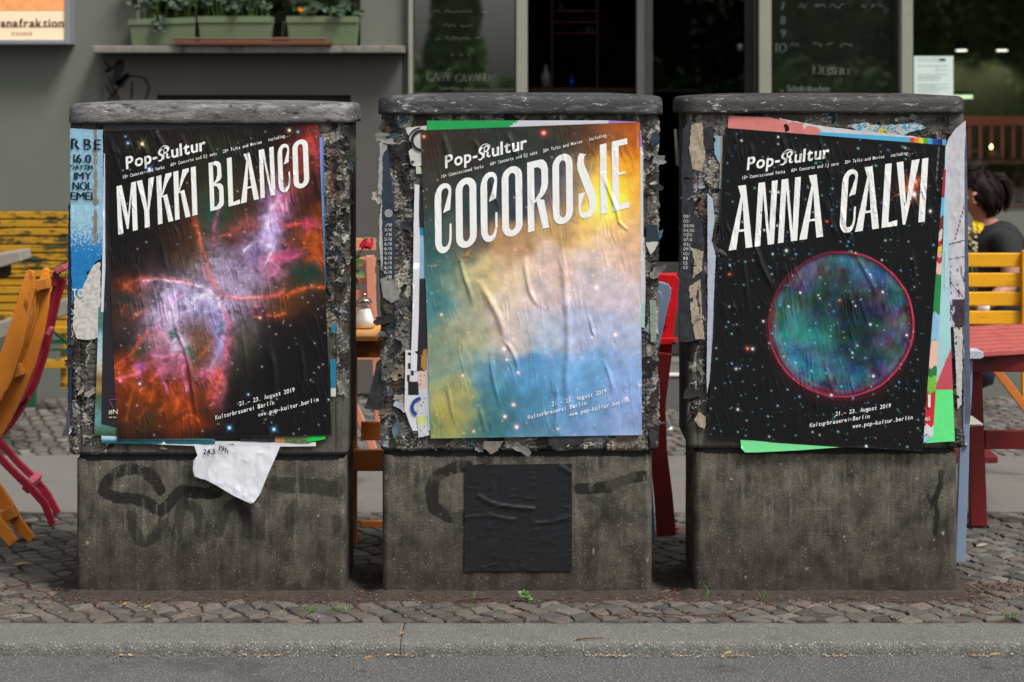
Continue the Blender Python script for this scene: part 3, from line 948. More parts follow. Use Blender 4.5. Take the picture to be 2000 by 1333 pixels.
def flakes(parent, seed, spots, name='paper_flakes'):
    """curled scraps (x0,x1,y0,y1,n,size) in pixels, joined"""
    r = np.random.default_rng(seed)
    V, F, Cc = [], [], []
    for a, b, c, d, n, sz in spots:
        for _ in range(n):
            cx, cy = r.uniform(a, b), r.uniform(c, d)
            R = sz*r.uniform(.35, 1.0)**1.0*(1.9 if r.random() < .15 else 1)/600
            base = np.array(_pc[r.choice(len(_pc), p=_pw)], float)*r.uniform(.8, 1.1)
            colr = lin(np.clip(base, 0, 225))*.62
            ax = r.uniform(0, 6.28); curl = r.uniform(.2, 1.3)/R*.5; y0 = -r.uniform(.003, .0075)
            el = r.uniform(.5, 1.9); rot = r.uniform(-.6, .6)
            m = 13; rad = np.clip(1+.28*r.normal(size=m), .45, 1.6)
            n0 = len(V)
            for ring in (0, .5, 1.0):
                for i in range(m if ring else 1):
                    an = 6.283*i/m
                    u, v = rad[i]*ring*R*el*math.cos(an), rad[i]*ring*R*math.sin(an)/math.sqrt(el)
                    u, v = u*math.cos(rot)-v*math.sin(rot), u*math.sin(rot)+v*math.cos(rot)
                    w = max(0, u*math.cos(ax)+v*math.sin(ax)+R*.25)
                    yy = y0-curl*w*w*.7-abs(r.normal(0, .0005))
                    V.append(((cx-1000)/600+u, max(yy, -.022), CAMZ-(cy-HORIZON)/600+v))
                    Cc.append(colr*np.clip(r.normal(.95, .22), .4, 1.5)*(1.5 if ring == 1 and r.random() < .3 else 1))
            for i in range(m):
                j = (i+1) % m
                F += [(n0, n0+1+i, n0+1+j), (n0+1+i, n0+1+m+i, n0+1+m+j, n0+1+j)]
    o = mk(name, V, F, ma_body, parent, cols=np.array(Cc), smooth=True)
    o['kind'] = 'stuff'
    return o

# --- cabinet 1
R1 = make_raster((60, 770, 215, 900), 101, [(118, 205, 236, 560, 26, 17), (118, 205, 560, 870, 60, 19), (640, 705, 236, 600, 90, 17), (642, 700, 600, 760, 14, 14), (200, 640, 232, 262, 40, 16), (200, 640, 862, 872, 6, 9)], [158, 655])
S1 = [(smooth_path([(312, 957), (300, 935), (280, 922), (255, 918), (225, 926), (205, 945), (200, 963), (225, 972), (262, 978), (290, 985), (310, 1000), (330, 985), (352, 962), (372, 962), (400, 965), (425, 960)]), 12, .75),
      (smooth_path([(255, 1010), (262, 1035), (275, 1060), (300, 1050), (318, 1020)]), 11, .45), (smooth_path([(345, 1050), (350, 1005), (362, 985), (385, 1000), (392, 1045)]), 11, .45), (smooth_path([(425, 1040), (440, 1000), (462, 985), (478, 1005), (484, 1045)]), 11, .45),
      (smooth_path([(530, 945), (560, 950), (600, 950), (655, 958)]), 16, .5), (smooth_path([(575, 985), (565, 1010), (570, 1040)]), 10, .35), (smooth_path([(480, 1010), (500, 1040), (520, 1050)]), 12, .3)]
Q1 = plinth_raster((60, 770, 880, 1200), 111, S1, None)
cab1, path1 = cabinet('left street cabinet with pale grey lid, torn blue bill and butterfly nebula poster', (131, 691, 201, 241), (135, 679, 889), (147, 674, 1160, 896), 0, 0, R1, Q1, (205, 645, 250, 855), LIDM[0], 0)
# --- cabinet 2
R2 = make_raster((670, 1365, 205, 895), 202, [(715, 842, 232, 885, 150, 20), (1240, 1305, 232, 880, 95, 17), (760, 1270, 226, 246, 40, 13), (780, 1260, 858, 884, 46, 15)], [768, 1261])
S2 = [(smooth_path([(912, 912), (880, 918), (852, 935), (842, 965), (850, 995), (880, 1012), (908, 1010)]), 13, .72), (smooth_path([(1132, 957), (1160, 956), (1190, 952), (1215, 942), (1240, 935), (1256, 932)]), 12, .7),
      (smooth_path([(1150, 975), (1175, 985), (1178, 1015), (1160, 1030)]), 9, .4), (smooth_path([(1205, 1000), (1230, 1015)]), 10, .3)]
Q2 = plinth_raster((670, 1365, 872, 1200), 222, S2, None, 1.15)
cab2, path2 = cabinet('middle street cabinet with black lid, golden nebula poster and black paper square', (737, 1296, 186, 224), (744, 1286, 881), (746, 1274, 1165, 888), 0, 0, R2, Q2, (830, 1248, 255, 850), LIDM[1], 0)
# --- cabinet 3
R3 = make_raster((1270, 1960, 205, 895), 303, [(1310, 1425, 232, 672, 120, 21), (1335, 1400, 672, 830, 16, 17), (1835, 1900, 300, 870, 46, 15), (1400, 1880, 228, 300, 52, 17)], [1362, 1850])
S3 = [(smooth_path([(1841, 925), (1836, 950), (1829, 985), (1830, 1020), (1828, 1045)]), 6, .8), (smooth_path([(1814, 970), (1820, 985), (1826, 970)]), 4, .75), (smooth_path([(1818, 985), (1818, 995)]), 3, .6)]
Q3 = plinth_raster((1270, 1960, 870, 1200), 333, S3, None, .45)
# words cast into the plinth, nearly worn away
pc, ph, qx, qy, QX, QY = Q3
fr = np.minimum.reduce([np.abs(QX-1577)+1e3*((QY < 997) | (QY > 1046)), np.abs(QX-1645)+1e3*((QY < 997) | (QY > 1046)), np.abs(QY-997)+1e3*((QX < 1577) | (QX > 1645)), np.abs(QY-1046)+1e3*((QX < 1577) | (QX > 1645))])
ph += .0012*np.exp(-(fr/1.0)**2)
pc *= (1+.18*np.exp(-(fr/1.0)**2))[..., None]
cab3, path3 = cabinet('right street cabinet with a brown-black lid and a red ringed starry poster', (1329, 1887, 187, 222), (1344, 1885, 876), (1357, 1872, 1165, 883), 0, 0, R3, Q3, (1405, 1825, 285, 860), LIDM[2], 0)
pv, pf = text_px('POST', 1594, 1628, 1010, 9)
flat('cast_lettering', pv, pf, .0105, M('cast_letters', C(92, 88, 81), .85, .2, 40), cab3)
flakes(cab1, 1, [(134, 150, 560, 840, 9, 8), (160, 200, 660, 860, 6, 9), (648, 688, 245, 580, 26, 9), (660, 688, 600, 760, 3, 8)])
flakes(cab2, 2, [(744, 752, 250, 700, 12, 9), (764, 815, 245, 700, 28, 11), (750, 800, 700, 880, 14, 10), (1258, 1288, 240, 620, 22, 9), (1262, 1286, 640, 860, 5, 8), (800, 1240, 862, 880, 12, 8)])
flakes(cab3, 3, [(1343, 1352, 240, 660, 9, 10), (1356, 1408, 250, 660, 18, 11), (1350, 1400, 690, 820, 4, 10), (1440, 1860, 234, 258, 12, 8), (1854, 1880, 640, 860, 8, 8)])

# ================================================================== POSTERS
ma_poster = MA('poster_paper', 0.34, 0.34, 0.22, 900, 0.07, 900, 0.0006)
m_ink = M('white_print', C(243, 243, 240, .86), 0.5, 0.03, 40, 0.2, 700, spec=.4, bdist=.0006)

def G(X, Y, cx, cy, sx, sy, rot=0.0):
    c, s = math.cos(math.radians(rot)), math.sin(math.radians(rot))
    u, v = (X-cx)*c+(Y-cy)*s, -(X-cx)*s+(Y-cy)*c
    return np.exp(-.5*((u/sx)**2+(v/sy)**2))

def stars(col, x0, y0, pts):
    for x, y, rad, c, amp, spike in pts:
        R = int(rad*5+spike)+2
        i0, j0 = int(y-y0), int(x-x0)
        a, b, c_, d = max(i0-R, 0), min(i0+R+1, col.shape[0]), max(j0-R, 0), min(j0+R+1, col.shape[1])
        if b <= a or d <= c_: continue
        yy, xx = np.mgrid[a:b, c_:d]; xx = xx+x0-x; yy = yy+y0-y
        rr = np.hypot(xx, yy)
        g = amp*np.exp(-.5*(rr/rad)**2)+amp*.12*np.exp(-.5*(rr/(rad*2.3))**2)
        if spike:
            for an in (.6, .6+math.pi/2):
                u = xx*math.cos(an)+yy*math.sin(an); v = -xx*math.sin(an)+yy*math.cos(an)
                g = g+amp*.4*np.exp(-np.abs(u)/(spike*.4))*np.exp(-.5*(v/.9)**2)
        core = np.clip(g-.45, 0, 1)[..., None]
        col[a:b, c_:d] += g[..., None]*lin(c)+core*.5
    return col

def art_butterfly(X, Y, x0, y0):
    n1, n2 = fbm(X/34, Y/34, 6, 1, .6, True), fbm(X/34, Y/34, 6, 3, .6, True)
    wx, wy = X+15*n1, Y+15*n2
    lx, ly = X+7*n1, Y+7*n2
    cl = fbm(wx/30, wy/30, 6, 7, .6, True); fil = ridged(wx/17, wy/17, 5, 5)
    Z = lambda a, b: (200+a*.3677, 380+b*.3677)
    col = lin((19, 19, 20))*np.ones(X.shape+(3,))
    def wash(a, b, sx, sy, rot, c, al):
        nonlocal col
        x, y = Z(a, b)
        m = np.clip(al*1.40*G(wx, wy, x, y, sx*.3677, sy*.3677, rot)*np.clip(.95+.9*cl, .15, 1.5), 0, 1)[..., None]
        col = col*(1-m)+lin(c)*m
    def stroke(pts, w, c, al):
        nonlocal col
        pp = smooth_path([Z(*p) for p in pts], 4); w = w*.34
        q = np.array(pp); m_ = w*4+14
        j0, j1 = int(max(q[:, 0].min()-m_-x0, 0)), int(min(q[:, 0].max()+m_-x0, X.shape[1])); i0, i1 = int(max(q[:, 1].min()-m_-y0, 0)), int(min(q[:, 1].max()+m_-y0, X.shape[0]))
        sl = (slice(i0, i1), slice(j0, j1))
        d = seg_dist(lx[sl], ly[sl], pp)
        m = np.clip(al*.80*(np.exp(-(d/w)**2)+.20*np.exp(-(d/(w*3.2))**2))*np.clip(.62+.9*cl[sl]+.6*(fil[sl]-.5), .08, 1.1), 0, 1)[..., None]
        col[sl] = col[sl]*(1-m)+lin(c)*m
    for a in [(620,20,150,110,0,(58,46,32),.7),(760,300,230,190,-35,(92,56,34),.75),(700,140,150,120,0,(54,48,36),.7),(590,90,55,75,0,(26,76,60),.7),(560,-250,220,90,0,(44,34,26),.6),(640,-150,60,90,0,(30,50,40),.5),(1120,-260,60,90,20,(150,58,50),.7),(1000,-60,70,120,20,(110,50,36),.6),(1140,210,50,110,15,(150,68,26),.6),(1165,330,40,60,0,(186,82,30),.6),
              (1080,430,80,58,0,(22,58,50),.9),(490,390,60,80,0,(84,66,34),.7),(900,500,130,50,0,(78,56,30),.7),(940,595,100,34,0,(92,54,28),.7),(690,640,46,60,0,(124,100,84),.7),(745,750,46,90,0,(56,56,28),.8),(705,880,40,90,0,(44,44,28),.5),
              (680,470,95,72,0,(168,152,184),1),(600,385,42,75,-10,(152,142,162),.8),(790,350,95,60,-20,(150,126,160),.75),(850,285,72,58,-30,(132,114,154),.8),(895,165,36,115,10,(186,164,214),1),(940,55,42,46,0,(188,116,160),.7),(835,312,40,30,0,(96,80,116),.6),(905,380,48,48,0,(178,108,142),.6),(960,330,52,26,-15,(190,72,116),.6),(1100,160,26,22,0,(190,64,116),.7),(1010,240,50,36,-30,(120,58,40),.5),(760,180,70,40,-20,(150,80,80),.5),
              (250,600,130,105,0,(76,50,28),.8),(150,480,60,30,0,(130,56,30),.5),(130,545,40,24,0,(22,48,40),.6),(480,650,160,125,0,(132,114,138),.9),(520,585,110,62,10,(168,158,202),1),(360,620,50,92,20,(188,172,206),1),(615,760,28,140,0,(156,146,206),1),(500,790,62,100,0,(112,80,66),.9),(540,880,46,60,0,(84,70,52),.7),(300,800,56,52,0,(172,118,140),.75),(400,800,36,52,-15,(194,174,206),.8),(370,748,20,16,30,(12,108,94),1),(458,850,16,36,-15,(12,112,94),1),(628,720,10,24,0,(40,120,130),.8),(200,850,52,42,-30,(26,66,52),.85),
              (160,960,110,50,-20,(166,66,30),.7),(250,1080,130,90,0,(128,56,20),.8),(420,1060,56,130,0,(146,60,24),.75),(600,985,36,90,8,(168,76,48),.7),(555,950,30,28,0,(216,102,132),.6),(200,920,24,22,0,(204,112,192),.8),(355,900,50,40,0,(170,100,130),.5),(450,1210,80,28,0,(124,50,20),.7),(140,1180,28,90,0,(76,42,22),.6),(240,1190,40,60,0,(60,44,24),.6),(90,900,40,40,-40,(120,54,24),.6)]:
        wash(*a)
    OR, PK, WH, LV, RD = (206, 92, 36), (204, 100, 146), (226, 214, 234), (186, 174, 218), (214, 98, 88)
    for a in [([(480,110),(510,230),(545,340),(560,420),(600,495),(640,530)],18,(176,78,36),.55),([(500,160),(530,270),(552,350),(566,420),(606,500)],6,(240,130,110),.7),([(625,60),(600,130),(590,190),(585,290)],8,PK,.65),([(640,530),(700,552),(800,550),(880,542),(960,522)],9,RD,.95),([(660,540),(740,550),(830,548)],4,(250,190,200),.7),([(955,548),(1000,530),(1060,497),(1120,484),(1190,500)],10,OR,.85),([(980,560),(1000,520),(1040,515)],6,OR,.7),([(880,640),(920,645),(965,628)],6,OR,.8),([(790,640),(800,604),(830,598),(845,620)],8,PK,.7),([(800,655),(840,655)],6,OR,.7),
              ([(750,300),(800,268),(850,250),(905,278)],8,WH,.85),([(905,285),(880,350),(860,392)],6,WH,.75),([(875,190),(895,90),(930,40)],9,WH,.7),([(930,40),(970,70)],8,(244,180,200),.7),([(895,350),(945,405),(905,425)],10,(236,150,190),.75),([(945,330),(1000,342),(1055,312)],8,PK,.7),([(930,150),(1000,165),(1060,150),(1112,158)],8,(226,84,70),.7),([(1060,290),(1090,225),(1112,170)],8,OR,.8),([(1090,345),(1130,330),(1170,345),(1186,400)],10,OR,.75),([(630,222),(690,210)],7,RD,.7),([(955,170),(960,250),(985,300)],7,PK,.5),([(960,30),(1000,-60),(1040,-200)],10,(196,70,60),.5),([(1090,-300),(1130,-250),(1150,-200)],16,(204,60,90),.6),([(1090,-330),(1110,-260),(1060,-120)],10,(220,80,50),.5),
              ([(220,462),(280,450),(360,460),(440,472),(520,492),(582,522),(625,560),(642,604)],7,(244,206,228),1.0),([(120,480),(200,452),(280,440),(380,450),(480,470)],7,OR,.6),([(225,475),(232,455)],9,PK,.8),([(640,600),(652,680),(652,760),(656,830),(642,930),(604,1030),(586,1110)],9,(226,92,110),.9),([(632,620),(644,740),(612,860),(560,930)],10,LV,.75),([(655,640),(680,720),(675,820)],10,(190,90,40),.6),
              ([(470,572),(510,546),(560,540),(602,570),(628,604)],13,(228,222,236),.9),([(440,622),(500,610),(560,626)],7,(206,200,230),.7),([(272,722),(302,690),(332,620),(352,578),(424,530)],9,(214,140,196),.65),([(340,640),(360,600),(375,680)],9,WH,.5),([(60,925),(110,880),(160,838),(232,742),(300,735)],9,(222,92,52),.85),([(262,748),(320,738),(352,782),(402,790),(432,834)],9,(236,176,206),.85),([(372,778),(412,774),(390,800)],10,WH,.8),([(270,850),(330,862),(392,852),(440,882),(430,960),(452,1045)],10,(232,132,182),.8),
              ([(60,990),(150,962),(232,930)],8,(230,110,110),.8),([(200,1044),(240,1010),(292,958)],7,RD,.8),([(90,930),(150,870),(170,900),(160,950)],7,OR,.6),([(520,870),(600,764)],4,OR,.7),([(430,965),(470,900),(520,850)],4,OR,.5),([(300,930),(330,1000),(350,1060)],8,PK,.6),([(380,1060),(400,1100),(380,1160)],8,OR,.7),([(250,1100),(270,1040),(262,990)],7,OR,.6),([(130,1200),(146,1120),(160,1040)],7,OR,.5),([(430,1190),(480,1172),(510,1200)],8,OR,.6),([(300,1160),(330,1120)],6,OR,.6),([(200,1180),(230,1130)],6,OR,.5),([(160,1010),(200,1060),(280,1050)],6,OR,.5),([(560,1080),(580,1010),(620,950)],8,OR,.7),([(110,480),(140,500),(200,530)],7,OR,.5),([(150,660),(180,640),(230,620)],7,OR,.5),([(100,620),(120,590)],6,OR,.5)]:
        stroke(*a)
    lum = col.mean(-1); det = np.clip((lum-.012)/.10, 0, 1)
    col = col*(1+det*np.clip(1.25*(fil-.52)+.65*cl, -.7, 1.2))[..., None]
    m = col.mean(-1, keepdims=True); col = m+(col-m)*1.02
    hot = np.clip((fil-.82)/.14, 0, 1)**2*np.clip((lum-.08)/.2, 0, 1)
    col = col+hot[..., None]*lin((250, 214, 226))*.22
    r = np.random.default_rng(4)
    pts = [(r.uniform(205, 648), r.uniform(255, 855), r.uniform(.55, .8), (220, 220, 225), r.uniform(.25, .8), 0) for _ in range(190)]
    pts += [(250, 280, 1.5, (120, 190, 235), 1.2, 0), (277, 282, 1.8, (250, 205, 130), 1.3, 12), (245, 267, 1.0, (160, 210, 230), .8, 0), (292, 331, 1.8, (120, 170, 250), 1.3, 12), (565, 255, 1.5, (250, 225, 170), 1.1, 5), (582, 258, 1.2, (140, 210, 230), 1.0, 0), (448, 836, 1.8, (110, 190, 250), 1.3, 10), (535, 839, 1.8, (100, 200, 250), 1.3, 10), (485, 771, 1.2, (140, 200, 240), 1.0, 0), (508, 621, 1.5, (250, 200, 170), 1.0, 0), (273, 750, 1.4, (140, 200, 240), 1.0, 4), (235, 744, 2.2, (250, 80, 130), 1.0, 0), (642, 781, 1.0, (170, 210, 235), .9, 0)]
    return stars(np.clip(col, 0, .9), x0, y0, pts)

def art_golden(X, Y, x0, y0):
    CP = [(830,265,58,44,34),(900,300,52,48,42),(1000,260,47,54,49),(1060,300,50,57,52),(1120,265,60,54,44),(1150,260,110,66,44),(1200,250,150,84,44),(1240,250,190,86,22),(1245,300,226,122,14),(1200,340,215,152,44),(1190,385,250,212,44),(1175,365,238,190,60),(1245,380,216,152,56),(1240,430,214,164,96),(850,380,60,58,52),(920,400,48,66,68),(1000,380,50,62,68),(840,440,52,82,80),(840,490,50,92,92),(900,470,112,96,82),(1000,470,170,130,92),(1080,440,190,152,92),(1160,420,226,182,92),(1130,360,150,120,112),(1090,350,70,80,96),(1080,400,112,98,106),(860,520,62,110,108),(940,545,196,172,116),(1000,540,206,182,152),(1080,520,200,172,160),(1170,500,204,182,172),(1245,500,200,166,150),(1210,460,212,170,130),(850,600,66,124,130),(900,560,120,140,120),(930,600,152,152,132),(1000,600,202,182,166),(1060,590,196,176,176),(1160,570,188,176,182),(1240,580,192,176,186),(860,670,128,138,112),(920,660,160,158,124),(990,660,182,166,160),(1060,650,158,170,190),(1130,640,156,166,194),(1240,650,156,166,196),(870,720,112,138,128),(960,720,88,140,166),(1040,720,84,142,188),(1120,730,100,150,196),(1240,720,124,154,200),(845,770,140,146,104),(872,775,176,160,84),(905,785,138,146,104),(960,790,58,120,142),(1040,790,72,130,164),(1120,790,92,142,188),(1240,800,124,150,198),(872,826,188,164,62),(905,835,130,140,100),(850,848,78,120,110),(940,850,48,110,116),(1040,850,80,126,152),(1140,840,108,140,182),(1250,850,126,146,188)]
    wx = X+46*fbm(X/64, Y/64, 6, 11, .6, True); wy = Y+46*fbm(X/64, Y/64, 6, 12, .6, True)
    num = 0; den = 1e-6
    for cx, cy, r, g, b in CP:
        w = np.exp(-.5*((wx-cx)**2+(wy-cy)**2)/25**2)+1e-7/(1+((wx-cx)**2+(wy-cy)**2)/900)
        num = num+w[..., None]*np.array([r, g, b], float); den = den+w
    s = num/den[..., None]
    cl = fbm(X/30, Y/30, 6, 13, .62, True)
    m = s.mean(-1, keepdims=True); s = m+(s-m)*.94
    s = s*(1+.13*np.clip((m-90)/60, 0, 1))
    s = s*(1+.26*cl)[..., None]
    col = lin(np.clip(s, 0, 255))
    fl = np.clip((ridged(X/34+cl, Y/26, 5, 14)-.74)/.15, 0, 1)*np.clip((fbm(X/60, Y/60, 3, 15)-.02)/.2, 0, 1)*(Y > 470)*(Y < 720)
    col = col*(1-.55*fl[..., None])+lin((222, 172, 30))*.55*fl[..., None]
    bl = G(X, Y, 1188, 384, 26, 40, 15)+.6*G(X, Y, 1165, 392, 30, 22)
    col = col+bl[..., None]*lin((255, 215, 60))*.45
    yb = G(X, Y, 880, 820, 36, 30)*np.clip(.4+1.6*cl, 0, 1.4)
    col = col*(1-.5*np.clip(yb, 0, 1))[..., None]+yb[..., None]*lin((216, 176, 30))*.35
    r = np.random.default_rng(5)
    pts = [(r.uniform(825, 1250), r.uniform(258, 852), r.uniform(.6, 1.0), (250, 190, 170), r.uniform(.25, .8), 0) for _ in range(110)]
    pts += [(1062, 260, 3.0, (250, 70, 50), 1.2, 6), (828, 267, 1.8, (250, 120, 80), 1.1, 0), (1165, 562, 2.2, (255, 190, 170), 1.1, 0), (1202, 654, 2.2, (255, 170, 150), 1.1, 0), (985, 682, 2.4, (255, 190, 170), 1.1, 0), (1003, 791, 2.2, (255, 170, 150), 1.1, 0), (1009, 834, 2.2, (255, 180, 160), 1.2, 0), (986, 814, 2.2, (255, 170, 160), 1.1, 0), (990, 703, 1.6, (255, 190, 170), 1, 0), (1012, 728, 1.8, (255, 170, 150), 1, 0), (904, 734, 1.6, (255, 190, 160), 1, 0), (862, 615, 1.6, (250, 190, 170), 1, 0), (1157, 659, 1.6, (250, 200, 180), 1, 0), (1224, 778, 1.8, (255, 170, 190), 1, 0), (1251, 752, 1.6, (255, 150, 170), 1, 0), (925, 843, 1.5, (255, 180, 160), .9, 0), (1090, 838, 1.5, (255, 190, 170), .9, 0)]
    col = stars(np.clip(col, 0, 1), x0, y0, pts)
    edge = (np.abs(X-1245.5) < 1.0) & (Y > 243) & (Y < 291) & (np.sin(Y*2.1) > -.3)
    return np.where(edge[..., None], .62, col)

def art_ring(X, Y, x0, y0):
    col = lin((18, 19, 21))*np.ones(X.shape+(3,))
    wx = X+3.5*fbm(X/60, Y/60, 4, 21, .5, True); wy = Y+3.5*fbm(X/60, Y/60, 4, 22, .5, True)
    cx, cy = 1643, 634
    dx, dy = (wx-cx)/141, (wy-cy)/141
    rr = np.hypot(dx, dy); an = np.arctan2(dy, dx)
    inn = sstep(1.0, .90, rr)
    c1 = fbm(wx/48, wy/48, 5, 23, .6); c2 = fbm(wx/40, wy/40, 5, 24, .6); c3 = fbm(wx/55, wy/55, 4, 25, .6)
    shell = .25+.75*sstep(.35, .9, rr)
    grn = np.clip(.16+1.5*c1+.8*G(X, Y, 1570, 650, 55, 50)+.35*G(X, Y, 1640, 560, 70, 40)+.35*G(X, Y, 1700, 655, 30, 24), 0, 1.3)
    blu = np.clip(.24+1.5*c2+.6*G(X, Y, 1575, 690, 55, 40)+.45*G(X, Y, 1700, 540, 50, 50)+.45*G(X, Y, 1660, 720, 70, 26), 0, 1.4)
    prp = np.clip(.20+1.3*c3+.5*G(X, Y, 1560, 545, 55, 40)+.4*G(X, Y, 1740, 620, 40, 70), 0, 1.2)
    stri = np.clip(.75+.5*fbm(wx/7+wy/40, wy/34, 3, 26), .4, 1.3)
    body = (grn[..., None]*lin((24, 128, 84))*.55+blu[..., None]*lin((34, 88, 150))*.60+prp[..., None]*lin((120, 36, 92))*.42)*(inn*shell*stri)[..., None]
    tl = G(X, Y, 1588, 680, 42, 34, 40)
    col = col+body*1.55+(tl*inn*np.clip(.5+c1, .2, 1.2))[..., None]*lin((60, 200, 190))*.45
    low = np.clip(.55+.6*np.sin(an), .12, 1.0); left = np.clip(-np.cos(an), 0, 1)
    rim = np.exp(-.5*((rr-1)/.0068)**2)*(.42+.55*np.clip(np.cos(an)-.2*np.sin(an), 0, 1)+.25*np.clip(np.sin(an), 0, 1)-.3*np.clip(-np.cos(an)-np.sin(an)-.6, 0, 1))
    glow = np.exp(-.5*((rr-.965)/.032)**2)*(.10+.18*low+.14*left)
    col = col+rim[..., None]*lin((238, 62, 104))*.95+glow[..., None]*lin((204, 34, 84))*.24
    for q, (rad, wd, am) in enumerate([(.945, .006, .32), (.90, .008, .24), (1.03, .006, .14)]):
        sec = np.exp(-.5*((rr+.03*np.sin(an*2.5+q)-rad)/wd)**2)*np.clip(np.sin(an-.1*q)*.7+left*.6-.15, 0, 1)
        col = col+sec[..., None]*lin((226, 60, 88))*am
    out = np.exp(-.5*((rr-1.06)/.05)**2)*np.clip(np.sin(an)+.25*left, 0, 1)*(rr > 1)
    col = col+out[..., None]*lin((150, 20, 56))*.05
    r = np.random.default_rng(6)
    pts = []
    for _ in range(560):
        m = r.random()
        c = [(150, 215, 240), (235, 240, 250), (120, 190, 250), (130, 230, 215)][r.integers(4)]
        pts.append((r.uniform(1380, 1845), r.uniform(252, 880), .55+.35*m**3, c, .25+.75*m**2, 0))
    pts += [(x, y, rad*.55, (225, 232, 250), 1.1, 2) for x, y, rad in [(1536, 490, 2.6), (1470, 682, 2.6), (1700, 634, 2.0), (1724, 571, 2.2), (1706, 735, 2.4), (1624, 772, 2.6), (1438, 721, 2.2), (1441, 800, 2.0), (1817, 413, 2.6), (1491, 628, 2.0), (1695, 800, 1.4), (1520, 376, 2.2), (1771, 655, 1.9), (1692, 872, 2.0), (1518, 441, 1.6), (1493, 450, 1.6), (1448, 275, 1.6), (1520, 268, 1.6), (1563, 572, 1.7), (1540, 599, 1.7), (1665, 690, 1.4), (1608, 831, 1.6)]]
    pts += [(1460, 681, 2.0, (240, 90, 40), .9, 0), (1615, 433, 1.6, (230, 80, 30), .9, 0), (1425, 536, 1.6, (220, 70, 40), .9, 0), (1640, 587, 1.4, (230, 110, 60), .8, 0)]
    pts += [(1777, 368, 7.0, (226, 84, 30), .75, 0), (1789, 355, 5.0, (240, 110, 50), .8, 0), (1785, 380, 3.0, (250, 225, 225), 1.2, 0)]
    col = np.clip(col, 0, 1)
    for a, b in (((1768, 342), (1796, 404)), ((1742, 386), (1800, 360)), ((1780, 345), (1778, 400))):
        dd = seg_dist(X, Y, [a, b]); m = np.hypot(X-1780, Y-372)
        col = col+(np.exp(-.5*(dd/1.1)**2)*np.exp(-m/22))[..., None]*lin((240, 120, 40))*.8
    col = stars(col, x0, y0, pts)
    edge = (np.abs(X-(1834-(Y-285)*.075)) < .8) & (Y > 285) & (Y < 356) & (np.sin(Y*2.3) > -.2)
    return np.where(edge[..., None], .30, col)

def wrinkles(X, Y, seed, big, fine_amp):
    w1 = 10*fbm(X/60, Y/90, 3, seed)
    a = X-.16*Y+w1
    r1 = ridged(a/15, Y/150, 3, seed+1, .5, False); r2 = ridged((X-.24*Y+w1)/9, Y/85, 3, seed+2, .5, False)
    m1 = sstep(-.25, .30, fbm(X/80, Y/110, 3, seed+3)); m2 = sstep(-.15, .35, fbm(X/70, Y/70, 3, seed+4))
    h = fine_amp*(.0056*np.clip((r1-.60)/.38, 0, 1)**2*m1+.0030*np.clip((r2-.58)/.40, 0, 1)**2*m2)
    h = h+.0012*fbm(X/110, Y/140, 3, seed+5)+.00022*fbm(X/7, Y/11, 3, seed+6)
    for pts, w, amp in big:
        pp = smooth_path(pts, 5)
        dd = seg_dist(X, Y, pp)
        # fades towards both ends
        y0, y1 = pts[0][1], pts[-1][1]
        f = np.clip((Y-y0)/(abs(y1-y0)*.25+1), 0, 1)*np.clip((y1-Y)/(abs(y1-y0)*.25+1), 0, 1) if y1 > y0 else 1
        h = h+1.5*amp*f*np.exp(-(dd/(w*.75))**2)
    return np.clip(h, -.001, .0095)

def poster(label, corners, art, wr, fine_amp, seed, depth=-.0145, step=1.5):
    (tlx, tly), (trx, try_), (brx, bry), (blx, bly) = corners
    x0, y0 = min(tlx, blx)-8, min(tly, try_)-8; x1, y1 = max(trx, brx)+8, max(bly, bry)+8
    X, Y = np.meshgrid(np.arange(x0, x1, 1.0), np.arange(y0, y1, 1.0))
    col = art(X, Y, x0, y0)
    H = wrinkles(X, Y, seed, wr, fine_amp)
    nu, nv = int((trx-tlx)/step), int((bly-tly)/step)
    u, v = np.meshgrid(np.linspace(0, 1, nu), np.linspace(0, 1, nv))
    PX = (tlx*(1-u)+trx*u)*(1-v)+(blx*(1-u)+brx*u)*v
    PY = (tly*(1-u)+try_*u)*(1-v)+(bly*(1-u)+bry*u)*v
    e = np.minimum(np.minimum(u, 1-u)*420, np.minimum(v, 1-v)*600)
    h = samp(H, x0, y0, PX, PY)
    # edges come away from the wall here and there
    lift = .0025*np.exp(-e/4)*np.clip(fbm(PX/50, PY/50, 2, seed+40)+.1, 0, 1)
    d = depth-h-lift
    V = to_world(np.c_[PX.ravel(), PY.ravel()], d.ravel())
    i = np.arange(nv-1)[:, None]*nu+np.arange(nu-1)[None]
    F = np.stack([i, i+nu, i+nu+1, i+1], -1).reshape(-1, 4)
    c = np.clip(samp(col, x0, y0, PX, PY), 0, 1).reshape(-1, 3)*.86
    # white deckle of the paper
    c = np.where((e.ravel() < .9)[:, None], c*.85+.02, c)
    loc = to_world([((blx+brx)/2, (bly+bry)/2)], depth)[0]
    o = mk('poster', V, F, ma_poster, None, loc, smooth=True, cols=c)
    setp(o, label, 'poster', 'music festival posters on the cabinets')
    def put(name, V2, F2, pitch=None, mat=m_ink, off=.0013):
        if pitch: V2, F2 = bisect2d(np.asarray(V2), F2, pitch)
        dd = depth-samp(H, x0, y0, V2[:, 0], V2[:, 1])-off
        return flat(name, V2, F2, dd, mat, o)
    return o, put

def arcp(cx, cy, rx, ry, a0, a1, n=8):
    return [(cx+rx*math.cos(math.radians(a0+(a1-a0)*i/n)), cy+ry*math.sin(math.radians(a0+(a1-a0)*i/n))) for i in range(n+1)]

